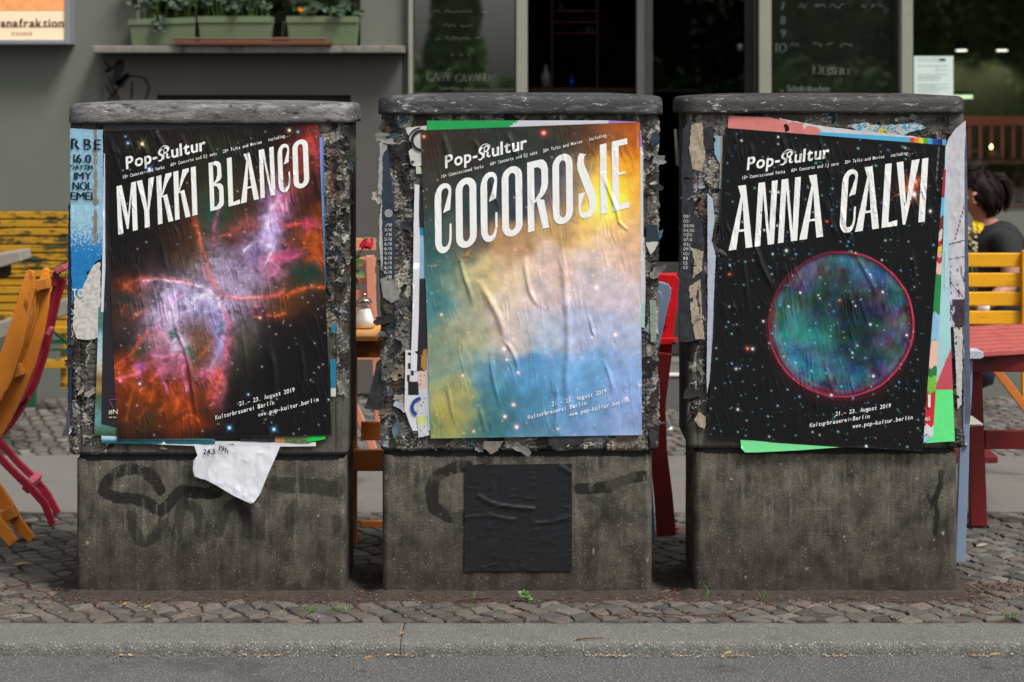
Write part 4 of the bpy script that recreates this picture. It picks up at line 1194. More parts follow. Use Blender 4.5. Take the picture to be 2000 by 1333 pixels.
LT = {
 'M': ([(0,0),(.26,0),(.17,.72),(.455,.07),(.54,.07),(.75,.77),(.75,0),(1,0),(1,1),(.76,1),(.535,.34),(.27,1),(0,1)], []),
 'Y': ([(.37,0),(.65,0),(.65,.33),(1,1),(.67,1),(.57,.38),(.31,1),(0,1),(.37,.36)], []),
 'K': ([(0,0),(.3,0),(.28,.54),(.42,.53),(.68,0),(1,0),(.66,.58),(.36,.565),(.5,.68),(.68,.8),(.86,.89),(1,.94),(1,1),(.6,1),(.44,.78),(.31,.6),(.33,1),(0,1)], []),
 'I': ([(0,0),(1,0),(1,1),(0,1)], []),
 'L': ([(0,0),(1,0),(1,.09),(.42,.07),(.42,1),(0,1)], []),
 'B': ([(0,0),(.45,0)]+arcp(.55,.13,.45,.13,-90,0,6)+[(1,.40)]+arcp(.62,.40,.38,.135,0,75,6)+[(.42,.535)]+arcp(.5,.68,.40,.13,-40,0,5)+arcp(.5,.87,.38,.13,0,90,6)+[(0,1)], [[(.3,.93),(.46,.93),(.6,.87),(.6,.72),(.5,.62),(.31,.56)], [(.3,.07),(.47,.07),(.67,.14),(.69,.38),(.55,.475),(.32,.5)]]),
 'A': ([(0,0),(.32,0),(.375,.27),(.615,.27),(.72,0),(1,0),(.57,1),(.24,1),(.38,.84)], [[(.395,.305),(.605,.305),(.47,.77)]]),
 'N': ([(0,0),(.29,0),(.27,.83),(.68,0),(1,0),(1,1),(.7,1),(.72,.17),(.34,1),(0,1)], []),
 'O': (arcp(.5,.16,.5,.16,180,360,12)+arcp(.5,.84,.5,.16,0,180,12), [arcp(.5,.17,.17,.08,180,360,8)+arcp(.5,.83,.17,.08,0,180,8)]),
 'C': ([(.88,.40),(1,.40),(1,.20)]+[(.97,.13),(.86,.05),(.68,.008),(.5,0),(.28,.02),(.12,.07),(.02,.14),(0,.2),(0,.8),(.04,.87),(.16,.94),(.34,.985),(.55,1),(.78,.985),(.94,.945),(1,.90),(1,.82),(.92,.60),(.5,.575),(.84,.84),(.84,.88),(.74,.92),(.6,.925),(.46,.905),(.40,.86),(.40,.16),(.43,.11),(.54,.085),(.68,.09),(.80,.125),(.86,.19)], []),
 'R': ([(0,0),(.31,0),(.31,.40),(.42,.415),(.69,0),(1,0),(.78,.41),(.58,.435),(.78,.49),(.93,.57),(.97,.64),(.97,.84),(.90,.93),(.76,.985),(.6,1),(0,1)], [[(.32,.9),(.5,.9),(.64,.86),(.66,.80),(.66,.64),(.58,.54),(.33,.43)]]),
 'S': ([(.87,.62),(.92,.85),(.87,.935),(.77,.985),(.62,1),(.45,1),(.3,.985),(.15,.95),(.06,.9),(0,.806),(.03,.72),(.12,.64),(.47,.363),(.6,.25),(.62,.206),(.60,.13),(.54,.095),(.42,.087),(.28,.092),(.19,.12),(.17,.16),(.22,.233),(.42,.375),(.08,.375),(.05,.177),(.08,.09),(.2,.025),(.37,0),(.55,0),(.74,.018),(.9,.065),(.98,.12),(1,.207),(.98,.29),(.92,.346),(.62,.605),(.38,.78),(.36,.835),(.40,.895),(.5,.912),(.62,.904),(.76,.87),(.82,.818),(.63,.585)], []),
 'E': ([(0,0),(1,0),(1,.085),(.4,.085),(.4,.5),(.77,.5),(.77,.535),(.4,.535),(.42,.915),(.93,.915),(.93,1),(0,1)], []),
 'V': ([(.43,0),(.54,0),(1,1),(.66,1),(.52,.3),(.29,1),(0,1)], []),
}
def title(letters, x0, y0, slope, hx, hy):
    parts = []
    for ch, a, b in letters:
        o, hs_ = LT[ch]
        f = lambda p: (a+p[0]*(b-a)+p[1]*hx, y0+slope*(a+p[0]*(b-a)-x0)-p[1]*hy)
        parts.append(polyfill([f(p) for p in o], [[f(p) for p in h] for h in hs_]))
    return merge(parts)

def fraktur_k(xa, xb, yb, slope, cap, shear):
    """black-letter K: strokes in a unit box"""
    f = lambda p: (xa+p[0]*(xb-xa)+p[1]*cap*shear, yb+slope*(p[0]*(xb-xa))-p[1]*cap)
    st = [([(.08,.50),(.12,.85),(.35,1.10),(.65,1.15),(.92,1.0),(1.0,.78)], [.05,.06,.06,.06,.05,.03]),
          ([(.42,.92),(.22,.86),(.10,.70),(.18,.54),(.34,.42),(.40,.25),(.32,.08),(.14,-.02),(.02,.08)], [.06,.14,.17,.18,.18,.17,.14,.10,.10]),
          ([(.50,.86),(.50,.50),(.48,.05)], [.07,.09,.07]),
          ([(.50,.84),(.66,.98),(.84,.90),(.84,.70),(.66,.58),(.52,.54)], [.06,.10,.16,.14,.09,.06]),
          ([(.62,.56),(.78,.44),(.76,.20),(.86,.08),(1.02,.16)], [.08,.15,.17,.14,.05])]
    parts = []
    for p, w in st:
        pp = smooth_path([f(q) for q in p], 4)
        ww = np.interp(np.linspace(0, 1, len(pp)), np.linspace(0, 1, len(w)), w)*(xb-xa)
        parts.append(ribbon2d(pp, ww))
    return merge(parts)

def logo(put, x0, xk0, xk1, x1, xend, yb, slope, cap, shear):
    a = text_px('Pop-', x0, xk0-1, yb, cap, slope, shear, 'b')
    k = fraktur_k(xk0, xk1, yb+slope*(xk0-x0), slope, cap, shear)
    b = text_px('uItur', x1, xend, yb+slope*(x1-x0), cap, slope, shear, 'b')
    V, F = merge([a, k, b])
    put('logo_lettering', V, F, 6)

def smalls(put, rows, cap, slope, shear):
    for t, a, b, y in rows:
        V, F = text_px(t, a, b, y, cap, slope, shear, 'm', True)
        put('small_lettering', V, F, None, m_ink, .0020)

# --- 1
o, put = poster('black festival poster headed MYKKI BLANCO over an orange and violet butterfly nebula', [(204, 256), (622, 241), (648, 851), (229, 860)], art_butterfly,
    [([(338, 590), (344, 640), (366, 700), (378, 770), (388, 850)], 5, .0036), ([(523, 672), (532, 705), (536, 760), (534, 800)], 9, .004), ([(312, 460), (320, 500), (330, 540)], 5, .002), ([(585, 665), (592, 730), (590, 780)], 6, .0026), ([(270, 262), (282, 290), (290, 330), (286, 360)], 7, .0026), ([(305, 258), (318, 285), (330, 300)], 6, .0026), ([(212, 262), (226, 310), (236, 350)], 5, .002), ([(400, 262), (412, 300), (420, 330)], 5, .002), ([(262, 490), (255, 520), (248, 560)], 6, .0018), ([(470, 640), (478, 690), (482, 740)], 5, .002), ([(610, 290), (616, 340), (628, 400)], 7, .0024), ([(355, 262), (362, 290), (370, 320)], 6, .0024)], .80, 61)
V, F = title([('M', 231, 269), ('Y', 270.5, 304.5), ('K', 308.8, 338.5), ('K', 342, 372), ('I', 376, 385.7), ('B', 410.8, 437.8), ('L', 446.5, 469), ('A', 470.5, 506), ('N', 509, 538), ('C', 544.8, 567.6), ('O', 574, 604.5)], 231, 459, -.2545, -3.5, 94.5)
put('title_lettering', V, F, 3.6)
logo(put, 246.5, 309, 332, 335, 402.5, 330.5, -.243, 23, -.05)
smalls(put, [('15+ Commissioned Works', 239, 322, 350), ('60+ Concerts and DJ sets', 333, 424, 325.5), ('20+ Talks and Movies', 435, 512, 299.5), ('including...', 523, 568, 277)], 6.2, -.25, -.05)
smalls(put, [('21.– 23. August 2019', 467, 576, 793.5), ('Kulturbrauerei Berlin', 420.5, 536.5, 820.4), ('www.pop-kultur.berlin', 503.5, 622.5, 815)], 8.2, -.262, -.05)
# --- 2
o, put = poster('golden and blue nebula festival poster headed COCOROSIE', [(822, 255), (1250, 239), (1254, 850), (841, 857)], art_golden,
    [([(896, 490), (905, 535), (916, 565), (925, 600)], 6, .0036), ([(935, 545), (958, 590), (976, 625), (986, 668)], 9, .0046), ([(980, 660), (996, 680), (1006, 700), (1012, 725)], 5, .0026), ([(1024, 495), (1030, 550), (1042, 585), (1062, 606)], 6, .0032), ([(1096, 465), (1102, 540), (1109, 620), (1110, 690), (1106, 760), (1120, 830)], 9, .0042), ([(958, 680), (960, 720), (968, 760), (978, 800)], 5, .0028), ([(1085, 740), (1088, 790), (1084, 840)], 6, .0026), ([(866, 258), (872, 290), (884, 320)], 7, .0034), ([(990, 256), (1000, 285), (1016, 312)], 7, .0034), ([(925, 270), (934, 290), (942, 310)], 5, .0022), ([(1176, 335), (1190, 375), (1204, 410), (1212, 440), (1230, 455)], 4, .0026), ([(1206, 430), (1216, 440), (1228, 452)], 3, .0018), ([(872, 745), (880, 790), (888, 830)], 5, .0020), ([(1150, 615), (1156, 640), (1160, 660)], 4, .0022), ([(1178, 700), (1192, 740), (1198, 770)], 5, .0022), ([(935, 790), (945, 830), (950, 850)], 5, .0022), ([(955, 340), (966, 380), (975, 410)], 5, .0022)], .42, 62)
V, F = title([('C', 850, 882.5), ('O', 891, 931.5), ('C', 939.5, 972), ('O', 981, 1021), ('R', 1031, 1072.8), ('O', 1080, 1119.5), ('S', 1128, 1165), ('I', 1172.9, 1186), ('E', 1196, 1228.8)], 1031, 454.7, -.246, -1.5, 136.5)
put('title_lettering', V, F, 3.6)
logo(put, 869.5, 934, 958, 961, 1030, 328.8, -.243, 24, -.02)
smalls(put, [('15+ Commissioned Works', 861, 945, 348.8), ('60+ Concerts and DJ sets', 957, 1050, 324), ('20+ Talks and Movies', 1060.5, 1138, 298.5), ('including...', 1149.5, 1196, 276)], 6.4, -.25, -.02)
smalls(put, [('21.– 23. August 2019', 1077, 1185, 794.5), ('Kulturbrauerei Berlin', 1030.5, 1145.5, 819.5), ('www.pop-kultur.berlin', 1111.5, 1229.5, 814.5)], 8.2, -.245, -.02)
# --- 3
o, put = poster('starry black festival poster headed ANNA CALVI over a red ringed bubble', [(1416, 250), (1847, 284), (1802, 882), (1382, 855)], art_ring,
    [([(1474, 470), (1484, 510), (1500, 545), (1512, 572)], 6, .0034), ([(1668, 490), (1690, 530), (1706, 560), (1714, 590)], 6, .003), ([(1450, 500), (1458, 560), (1460, 620)], 5, .0020), ([(1466, 276), (1470, 310), (1474, 340)], 5, .0024), ([(1530, 262), (1536, 300), (1540, 330)], 5, .0022), ([(1610, 380), (1622, 430), (1640, 470)], 6, .0022), ([(1640, 400), (1656, 450), (1668, 490)], 5, .0022), ([(1610, 700), (1620, 740), (1634, 780)], 6, .0026), ([(1560, 780), (1556, 830), (1552, 868)], 5, .002), ([(1655, 560), (1664, 600), (1668, 640)], 5, .002), ([(1780, 480), (1786, 540), (1782, 590)], 5, .002), ([(1600, 262), (1606, 300), (1608, 320)], 4, .002)], .85, 63)
V, F = title([('A', 1423, 1469.6), ('N', 1474, 1511.6), ('N', 1519.4, 1557), ('A', 1561, 1607.8), ('C', 1639, 1669), ('A', 1670, 1716.7), ('L', 1721.7, 1752), ('V', 1744, 1789), ('I', 1793.7, 1806)], 1423, 490, -.1485, 7.3, 124.5)
put('title_lettering', V, F, 3.6)
logo(put, 1458.5, 1524, 1548, 1551, 1619, 332.2, -.148, 24, .09)
smalls(put, [('15+ Commissioned Works', 1448.5, 1533.5, 351), ('60+ Concerts and DJ sets', 1545, 1638.5, 336.5), ('20+ Talks and Movies', 1649.5, 1727.5, 320.5), ('including...', 1738.5, 1784, 307.3)], 6.4, -.148, .09)
smalls(put, [('21.– 23. August 2019', 1631, 1740, 813), ('Kulturbrauerei Berlin', 1581, 1699, 835.2), ('www.pop-kultur.berlin', 1664.5, 1783, 837.2)], 8.0, -.155, .09)

# ================================================================== OTHER BILLS AND SCRAPS ON THE CABINETS
ma_bill = MA('bill_paper', 0.55, 0.4, 0.25, 600, 0.08, 700, 0.0008)
def paper(name, label, cat, poly, depth, colf, seed=1, wr=.0012, pitch=6.0, torn=0.0, group=None, curl=None, mat=None):
    """a sheet cut to a pixel polygon; colf(x,y)->linear rgb or an sRGB triple"""
    P_ = []
    n = len(poly)
    for i in range(n):
        a, b = np.array(poly[i], float), np.array(poly[(i+1) % n], float)
        k = max(1, int(np.hypot(*(b-a))/(4 if torn else 40)))
        for j in range(k):
            q = a+(b-a)*j/k
            if torn:
                q = q+torn*np.array([float(perlin(np.array(q[0]/6.+seed), np.array(q[1]/6.), 3)), float(perlin(np.array(q[0]/6.), np.array(q[1]/6.+seed), 4))])
            P_.append(tuple(q))
    V, F = polyfill(P_)
    V, F = bisect2d(V, F, pitch)
    h = wr*fbm(V[:, 0]/26, V[:, 1]/40, 3, seed)+wr*.8*np.clip(ridged(V[:, 0]/14+seed, V[:, 1]/60, 2, seed)-.5, 0, 1)
    if curl is not None: h = h+curl(V[:, 0], V[:, 1])
    d = depth-np.clip(h, -.002, .05)
    c = np.tile(lin(colf)*.86, (len(V), 1)) if isinstance(colf, tuple) else colf(V[:, 0], V[:, 1])
    lo = V[V[:, 1].argmax()]
    Vw = to_world(V, d)
    F2 = []
    for f in F:
        a, b, cc = Vw[f[0]], Vw[f[1]], Vw[f[2]]
        F2.append(f if np.cross(b-a, cc-a)[1] < 0 else tuple(reversed(f)))
    o = mk(name, Vw, F2, mat or ma_bill, None, to_world([lo], depth)[0], smooth=True, cols=c)
    setp(o, label, cat, group)
    def put(nm, V2, F2_, mat, off=.0012):
        return flat(nm, V2, F2_, depth-.0022-off, mat, o)
    return o, put

def bands(stops, axis=1):
    ys = [s[0] for s in stops]; cs = lin(np.array([s[1] for s in stops], float))*.86
    def f(x, y):
        t = y if axis == 1 else x
        return np.stack([np.interp(t, ys, cs[:, k]) for k in range(3)], -1)
    return f
def grimy(colr, amt, seed, sc=14):
    base = colr if callable(colr) else (lambda x, y: np.tile(lin(colr)*.86, (len(x), 1)))
    return lambda x, y: base(x, y)*np.clip(1-amt*np.clip(.2+1.3*fbm(x/sc, y/sc, 4, seed), 0, 1), .1, 1)[:, None]
m_navy = M('navy_print', C(22, 40, 66), 0.55, 0.2, 30, 0)
m_blk = M('black_print', C(30, 28, 30), 0.55, 0.1, 30, 0)
m_cream = M('cream_print', C(222, 214, 180), 0.55, 0.05, 30, 0)
m_faint = M('faded_print', C(196, 196, 190, .8), 0.6, 0.2, 60, 0)

# blue bill, cabinet 1
def blue(x, y):
    t = np.clip((y-250)/300, 0, 1)
    c = lin((134, 178, 202))*(1-t[:, None])+lin((34, 126, 184))*t[:, None]
    t2 = sstep(400, 500, y); c = lin((140, 182, 204))*(1-t2[:, None])+lin((24, 118, 180))*t2[:, None]
    sp = fbm(x/3, y/5, 3, 71)-.9*np.clip((y-470)/90, -1, 1)
    c = np.where((sp > .12)[:, None] & (y > 400)[:, None], lin((150, 194, 214)), c)
    c = np.where((sp < -.30)[:, None] & (y > 440)[:, None], lin((24, 118, 180)), c)
    to = sstep(.1, .35, fbm(x/9, y/16, 4, 72)+.95*np.exp(-((x-186)/6)**2)*(y < 480)-.42)
    return (c*(1-to[:, None])+lin((128, 120, 110))*to[:, None])*.86*np.clip(1+.3*fbm(x/5, y/6, 3, 73), .6, 1.3)[:, None]
o, put = paper('torn_poster', 'weathered sky-blue bill with navy lettering, torn along its right edge', 'poster', [(137, 251), (200, 254), (201, 300), (203, 440), (198, 505), (186, 512), (178, 528), (168, 531), (172, 540), (160, 565), (150, 575), (141, 590), (138, 470)], -.0105, blue, 5, .0016, 2.4, 1.4)
parts = [text_px('R', 139, 156, 292, 21, .0, 0), text_px('B', 164, 178, 293, 21, 0, 0), text_px('E', 184, 197, 293, 20, 0, 0), text_px('16.0', 144, 178, 318, 16, .02, 0), text_px('DAYTIM', 138, 181, 331, 8.5, .02, 0), text_px('1MY', 145, 179, 351, 14, 0, 0), text_px('NOL', 142, 180, 371, 15, 0, 0), text_px('EMEI', 138, 181, 391, 15, 0, 0)]
parts = [(v+np.array([dx, 0]), f) for v, f in parts for dx in (-.6, .6)]
V, F = merge(parts); V, F = bisect2d(V, F, 5)
kp = [f for f in F if fbm(np.array([V[f[0]][0]/4.]), np.array([V[f[0]][1]/4.]), 2, 9)[0] > -.42]
put('lettering', V, kp, m_navy)
V, F = text_px('TO', 141, 164, 580, 15, 0, 0, 'b'); put('lettering', V, F, M('pale_print', C(196, 214, 224), .6, .1, 30, 0))
paper('torn_paper', 'large off-white scrap with ragged top beside the blue bill', 'paper', [(146, 575), (160, 560), (172, 536), (182, 518), (196, 512), (197, 660), (168, 664), (150, 662), (142, 640)], -.010, grimy((206, 202, 196), .5, 74, 8), 6, .0014, 3, 2.5)
o, put = paper('torn_paper', 'navy bill edge wrapped round the left corner, with small upright lettering', 'paper', [(134, 400), (141, 396), (142, 640), (140, 830), (133, 850), (131, 640)], -.0035, grimy((30, 42, 66), .4, 75), 7, .0012, 5, 2.0)
V, F = text_px('ASTR 0156', 590-590, 70, 0, 8); V = np.c_[136.5+(-V[:, 1])*.0+V[:, 1]*-.6+3, 660+V[:, 0]*-1.5]; put('lettering', V, F, m_faint)
paper('torn_paper', 'dark scrap hanging loose at the lower left corner of the left cabinet', 'paper', [(131, 800), (137, 802), (138, 850), (122, 854), (120, 850), (128, 835)], -.004, (62, 66, 78), 8, .002, 4, 1.0, curl=lambda x, y: .006*np.clip((137-x)/15, 0, 1))
paper('bill_strip', 'long white bill edge left of the nebula poster', 'poster', [(203, 300), (208, 300), (206, 560), (203, 610), (197, 610), (200, 500)], -.0118, (206, 212, 226), 9, .0004, 12)
def lands(x, y):
    f = bands([(598, (66, 116, 116)), (640, (70, 120, 118)), (658, (150, 190, 206)), (690, (176, 200, 206)), (720, (190, 180, 150)), (740, (120, 92, 50)), (760, (160, 130, 80)), (775, (70, 84, 52)), (820, (96, 150, 150)), (850, (50, 76, 40))])(x, y)
    return f*np.clip(1+.5*fbm(x/5, y/4, 3, 76), .5, 1.5)[:, None]
paper('bill_strip', 'strip of a lakeside picture bill below the white edge', 'poster', [(193, 600), (205, 598), (204, 700), (202, 790), (228, 832), (228, 852), (184, 851), (188, 750)], -.0112, lands, 10, .0006, 4)
def dpur(x, y):
    c = np.tile(lin((34, 30, 38)), (len(x), 1))
    return c*np.clip(1+.3*fbm(x/6, y/6, 3, 77), .6, 1.5)[:, None]*.86
o, put = paper('bill_strip', 'blackish purple bill with a cream hashtag, under the nebula poster', 'poster', [(205, 240), (618, 241), (618, 262), (230, 275), (230, 836), (198, 828), (201, 640), (206, 520)], -.0126, dpur, 11, .0008, 12)
V, F = text_px('#N', 212, 230, 809, 9, 0, 0, 'r'); put('lettering', V, F, m_cream); V, F = text_px('ww', 212, 228, 817, 4, 0, 0, 'r'); put('lettering', V, F, m_cream)
V, F = merge([ribbon2d([(213, 781), (230, 780)], 1.2), ribbon2d([(213, 781), (221, 797)], 1.2)]); put('mark', V, F, M('magenta_print', C(160, 40, 140), .6, .1, 20, 0))
paper('bill_strip', 'pale blue bill edge over teal at the lower left of the nebula poster', 'poster', [(198, 850), (232, 852), (420, 858), (420, 868), (260, 867), (198, 866)], -.0108, bands([(851, (170, 206, 226)), (858, (176, 208, 228)), (860, (22, 100, 112)), (868, (20, 90, 104))]), 12, .0005, 3)
def photo_strip(x, y):
    n = fbm(x/7, y/5, 4, 78)
    c = lin((36, 38, 40))*np.ones((len(x), 1))
    c = np.where(((x > 538) & (x < 556))[:, None], lin((170, 120, 66)), c); c = np.where(((x >= 556) & (x < 602))[:, None], lin((92, 110, 74)), c); c = np.where((x >= 602)[:, None], lin((20, 132, 60)), c)
    return c*np.clip(1+1.2*n, .3, 2.2)[:, None]*.86
paper('bill_strip', 'strip of a dark photo bill with green end, along the poster foot', 'poster', [(470, 848), (612, 846), (613, 863), (602, 867), (470, 862)], -.0114, photo_strip, 13, .0005, 3)
paper('bill_strip', 'bright green paper corner under the nebula poster', 'poster', [(600, 846), (637, 843), (635, 858), (616, 862), (600, 862)], -.0120, (26, 196, 74), 14, .001, 6)
paper('bill_strip', 'white bill edge hanging below the nebula poster', 'poster', [(256, 864), (420, 862), (617, 864), (617, 872), (440, 874), (300, 868)], -.0102, (212, 212, 216), 15, .002, 8)
paper('bill_strip', 'violet and cyan dotted bill edge right of the nebula poster', 'poster', [(624, 268), (632, 268), (634, 420), (636, 560), (634, 560), (628, 420)], -.012, lambda x, y: np.where(((x > 629+(y-268)*.012) & (np.sin(x*2)*np.sin(y*1.3) > -.55))[:, None], lin((30, 140, 205)), np.where((x > 629+(y-268)*.012)[:, None], lin((18, 36, 60)), lin((140, 140, 200))))*.86, 16, .0003, 1.6)
paper('torn_paper', 'small teal scrap at the right edge of the left cabinet, lower one', 'paper', [(645, 702), (656, 702), (656, 760), (656, 775), (646, 775)], -.009, bands([(702, (24, 120, 150)), (758, (24, 118, 150)), (760, (206, 204, 198)), (775, (200, 198, 190))]), 17, .0006, 3, 1.0)
paper('torn_paper', 'small teal scrap at the right edge of the left cabinet, upper one', 'paper', [(647, 633), (656, 634), (655, 652), (648, 650)], -.009, grimy((30, 124, 152), .3, 79), 18, .0006, 3, 1.0)

# hanging flyer with tape
def fly(x, y):
    c = np.tile(lin((222, 224, 232)), (len(x), 1))*.86
    return c
o, put = paper('flyer', 'crumpled white flyer hanging below the nebula poster, marked 24.5 and 19h', 'flyer', [(378, 868), (440, 874), (548, 870), (540, 890), (522, 930), (508, 965), (495, 983), (489, 984), (455, 968), (425, 950), (403, 938), (392, 936), (380, 932), (376, 920), (378, 900), (386, 890)], -.0165, fly, 19, .0028, 3, 0, curl=lambda x, y: .0030*np.clip((ridged((x+.6*y)/60, (x-1.4*y)/110, 3, 5)-.60)/.4, 0, 1)**2+.0035*np.abs(((x*.5+y*.3)/34) % 1-.5)*.35)
V, F = text_px('19h', 427, 445, 879, 9.5, .42, .2, 'b'); put('lettering', V, F, m_blk, .007)
o, put = paper('paper_fold', 'folded-over flap of the white flyer, on its left side', 'paper', [(386, 888), (420, 872), (424, 878), (408, 914), (402, 936), (394, 936), (380, 930), (377, 915)], -.0235, (206, 208, 216), 20, .002, 5, curl=lambda x, y: .004*np.clip((400-x)/24, 0, 1))
V, F = text_px('24.5', 397, 421, 887.5, 9.5, -.01, 0, 'b'); put('lettering', V, F, m_blk, .004)
m_tape = glassmat('clear_tape', .10, (.82, .82, .8), .15)
tp, tf = polyfill([(490, 984), (502, 977), (513, 997), (501, 1005)])
setp(flat('tape', *bisect2d(tp, tf, 6), -.0135, m_tape, None, to_world([(501, 1005)], -.0135)[0]), 'piece of clear tape at the tip of the white flyer', 'tape')
paper('tape_scrap', 'white scrap under the clear tape', 'paper', [(497, 985), (503, 981), (508, 990), (500, 994)], -.0118, (196, 196, 198), 21, .0004, 6)

# cabinet 2
paper('bill_strip', 'green bill edge with white and violet, above the golden poster', 'poster', [(834, 236), (1010, 236), (1190, 236), (1242, 238), (1246, 256), (990, 262), (833, 262)], -.0122, lambda x, y: np.where((x < 1012-1.35*(y-236))[:, None], lin((20, 160, 78)), np.where((x < 1188+.3*(y-236))[:, None], lin((206, 206, 214)), lin((168, 128, 196))))*.86, 22, .0008, 3)
paper('bill_strip', 'white bill edge right of the golden poster, violet at its top', 'poster', [(1246, 250), (1252, 256), (1256, 300), (1257, 560), (1252, 562)], -.0118, bands([(255, (160, 120, 190)), (285, (160, 120, 190)), (290, (206, 208, 214)), (560, (206, 208, 214))]), 23, .0006, 5)
paper('bill_strip', 'pale mint bill edge below the white one, right of the golden poster', 'poster', [(1252, 562), (1259, 470), (1261, 560), (1259, 640), (1252, 640)], -.0112, bands([(470, (196, 198, 204)), (590, (196, 198, 204)), (594, (160, 200, 184)), (640, (160, 200, 184))]), 24, .0006, 4)
o, put = paper('torn_poster', 'white paper with a black ring at the top left of the golden poster', 'poster', [(792, 250), (834, 246), (834, 322), (812, 326), (802, 322), (798, 295), (806, 290)], -.0112, grimy((202, 200, 196), .3, 80), 25, .001, 5, 1.2)
ring = [(824+19*math.cos(a), 275+19*math.sin(a)) for a in np.linspace(1.6, 4.9, 20)]
V, F = ribbon2d(ring, 5.5); put('ring_print', V, F, m_blk)
V, F = ribbon2d([(824+27*math.cos(a), 277+27*math.sin(a)) for a in np.linspace(2.6, 4.6, 16)], 3); put('ring_print', V, F, m_blk)
paper('torn_paper', 'small pale green scrap below the ringed paper', 'paper', [(812, 326), (822, 326), (824, 340), (813, 340)], -.0108, (186, 200, 176), 26, .0006, 5, .8)
paper('bill_strip', 'long white strip left of the golden poster', 'poster', [(810, 360), (819, 362), (818, 420), (820, 470), (818, 620), (814, 726), (802, 724), (806, 600), (808, 440)], -.0125, (216, 216, 220), 27, .0008, 8)
def blkb(x, y):
    c = np.tile(lin((34, 32, 38)), (len(x), 1))
    c = np.where(((y > 445) & (y < 462))[:, None], lin((30, 128, 168)), c); c = np.where(((y >= 462) & (y < 545))[:, None], lin((140, 178, 204)), c)
    c = np.where(((x-832)**2/81+(y-706)**2/600 < 1)[:, None], lin((170, 124, 60)), c)
    return c*.86
paper('bill_strip', 'black bill edge with a pale blue patch, left of the golden poster', 'poster', [(817, 360), (828, 380), (836, 722), (812, 726), (816, 600)], -.0116, blkb, 28, .0008, 3)
def checks(x, y):
    w = lin((210, 210, 212)); k = lin((26, 25, 27))
    on = np.zeros(len(x), bool)
    for a, b, c_, d in ((796, 802, 688, 695), (796, 803, 709, 722), (795, 801, 733, 746), (803, 808, 722, 734), (801, 812, 745, 747), (796, 818, 746, 773), (795, 800, 734, 746), (803, 814, 690, 709)):
        on |= (x >= a) & (x < b) & (y >= c_) & (y < d)
    return np.where(on[:, None], k, w)*.86
o, put = paper('bill_strip', 'white bill with black chequers and a round blue stamp', 'poster', [(792, 684), (804, 684), (822, 724), (836, 730), (836, 842), (806, 842), (800, 828), (790, 800)], -.0110, checks, 29, .0007, 1.9)
V, F = ribbon2d([(822+17*math.cos(a), 796+17*math.sin(a)) for a in np.linspace(2.1, 4.7, 20)], 6.5); put('stamp_print', V, F, M('blue_print', C(34, 62, 140), .6, .1, 30, 0))
paper('torn_paper', 'pinkish white scrap with small marks, lower left of the golden poster', 'paper', [(816, 728), (836, 722), (838, 850), (818, 856), (812, 800), (818, 770)], -.0120, lambda x, y: (np.where((fbm(x/4, y/5, 2, 81) > .42)[:, None], lin((60, 60, 66)), np.where((y < 760)[:, None], lin((206, 178, 164)), np.where(((y > 812) & (y < 832))[:, None], lin((190, 200, 140)), lin((196, 196, 200)))))*.86), 30, .0016, 2.4, 1.6)
paper('bill_strip', 'pale blue edge along the lower left of the golden poster', 'poster', [(834, 690), (838, 690), (842, 842), (836, 842)], -.0130, (160, 200, 224), 31, .0003, 12)
o, put = paper('torn_paper', 'navy schedule strip ending in /11 on the left side of the middle cabinet', 'paper', [(748, 300), (757, 290), (770, 400), (772, 480), (770, 560), (750, 560), (746, 420)], -.0085, grimy((44, 56, 72), .55, 82, 9), 32, .0012, 4, 2.0)
parts = [text_px(t, 750.5 if t[0] != '/' else 753, 765, 443+i*9.2, 6, 0, 0) for i, t in enumerate(['/11', '3/11', '/11', '5/11', '6/11', '6/11', '9/11', '6/11', '6/11', '6/11', '6/11', '/11'])]
V, F = merge(parts); put('lettering', V, F, m_faint, .002)
for i_, (cx, cy) in enumerate([(759, 417)]):
    for rr in (2, 4.4, 7):
        V, F = ribbon2d([(cx+rr*math.cos(a), cy+rr*math.sin(a)) for a in np.linspace(0, 6.28, 18)], 1.4); put('target_print', V, F, m_faint, .002)
paper('torn_paper', 'grey torn strip peeling off the left corner of the middle cabinet', 'paper', [(742, 280), (755, 268), (757, 300), (752, 360), (748, 382), (738, 380), (740, 330)], -.006, grimy((150, 150, 150), .5, 83, 8), 33, .0016, 4, 2.0, curl=lambda x, y: .008*np.clip((750-x)/14, 0, 1))
paper('torn_paper', 'light grey torn strip below it on the same corner of the middle cabinet', 'paper', [(745, 390), (755, 392), (754, 470), (750, 520), (744, 520), (740, 470), (742, 420)], -.006, grimy((168, 166, 164), .5, 84, 8), 34, .0016, 4, 2.0, curl=lambda x, y: .006*np.clip((750-x)/12, 0, 1))
paper('torn_paper', 'big grey paper scab over the table gap, left side of the middle cabinet', 'paper', [(742, 545), (760, 540), (778, 555), (780, 585), (764, 592), (748, 580)], -.010, grimy((138, 136, 132), .5, 85, 9), 35, .003, 4, 2.0)
paper('torn_paper', 'dark loose flap standing out left of the middle cabinet', 'paper', [(736, 706), (747, 700), (748, 800), (738, 802), (712, 798), (724, 760)], .012, grimy((44, 46, 50), .5, 86, 9), 36, .003, 4, 1.5)
paper('torn_paper', 'dark blue scrap with a white one below, right side of the middle cabinet', 'paper', [(1262, 440), (1284, 440), (1287, 470), (1278, 490), (1270, 498), (1262, 480)], -.009, lambda x, y: np.where((y > 473+.5*(x-1262)*0)[:, None], lin((196, 192, 184)), lin((34, 48, 62)))*.86, 37, .002, 3, 1.8)
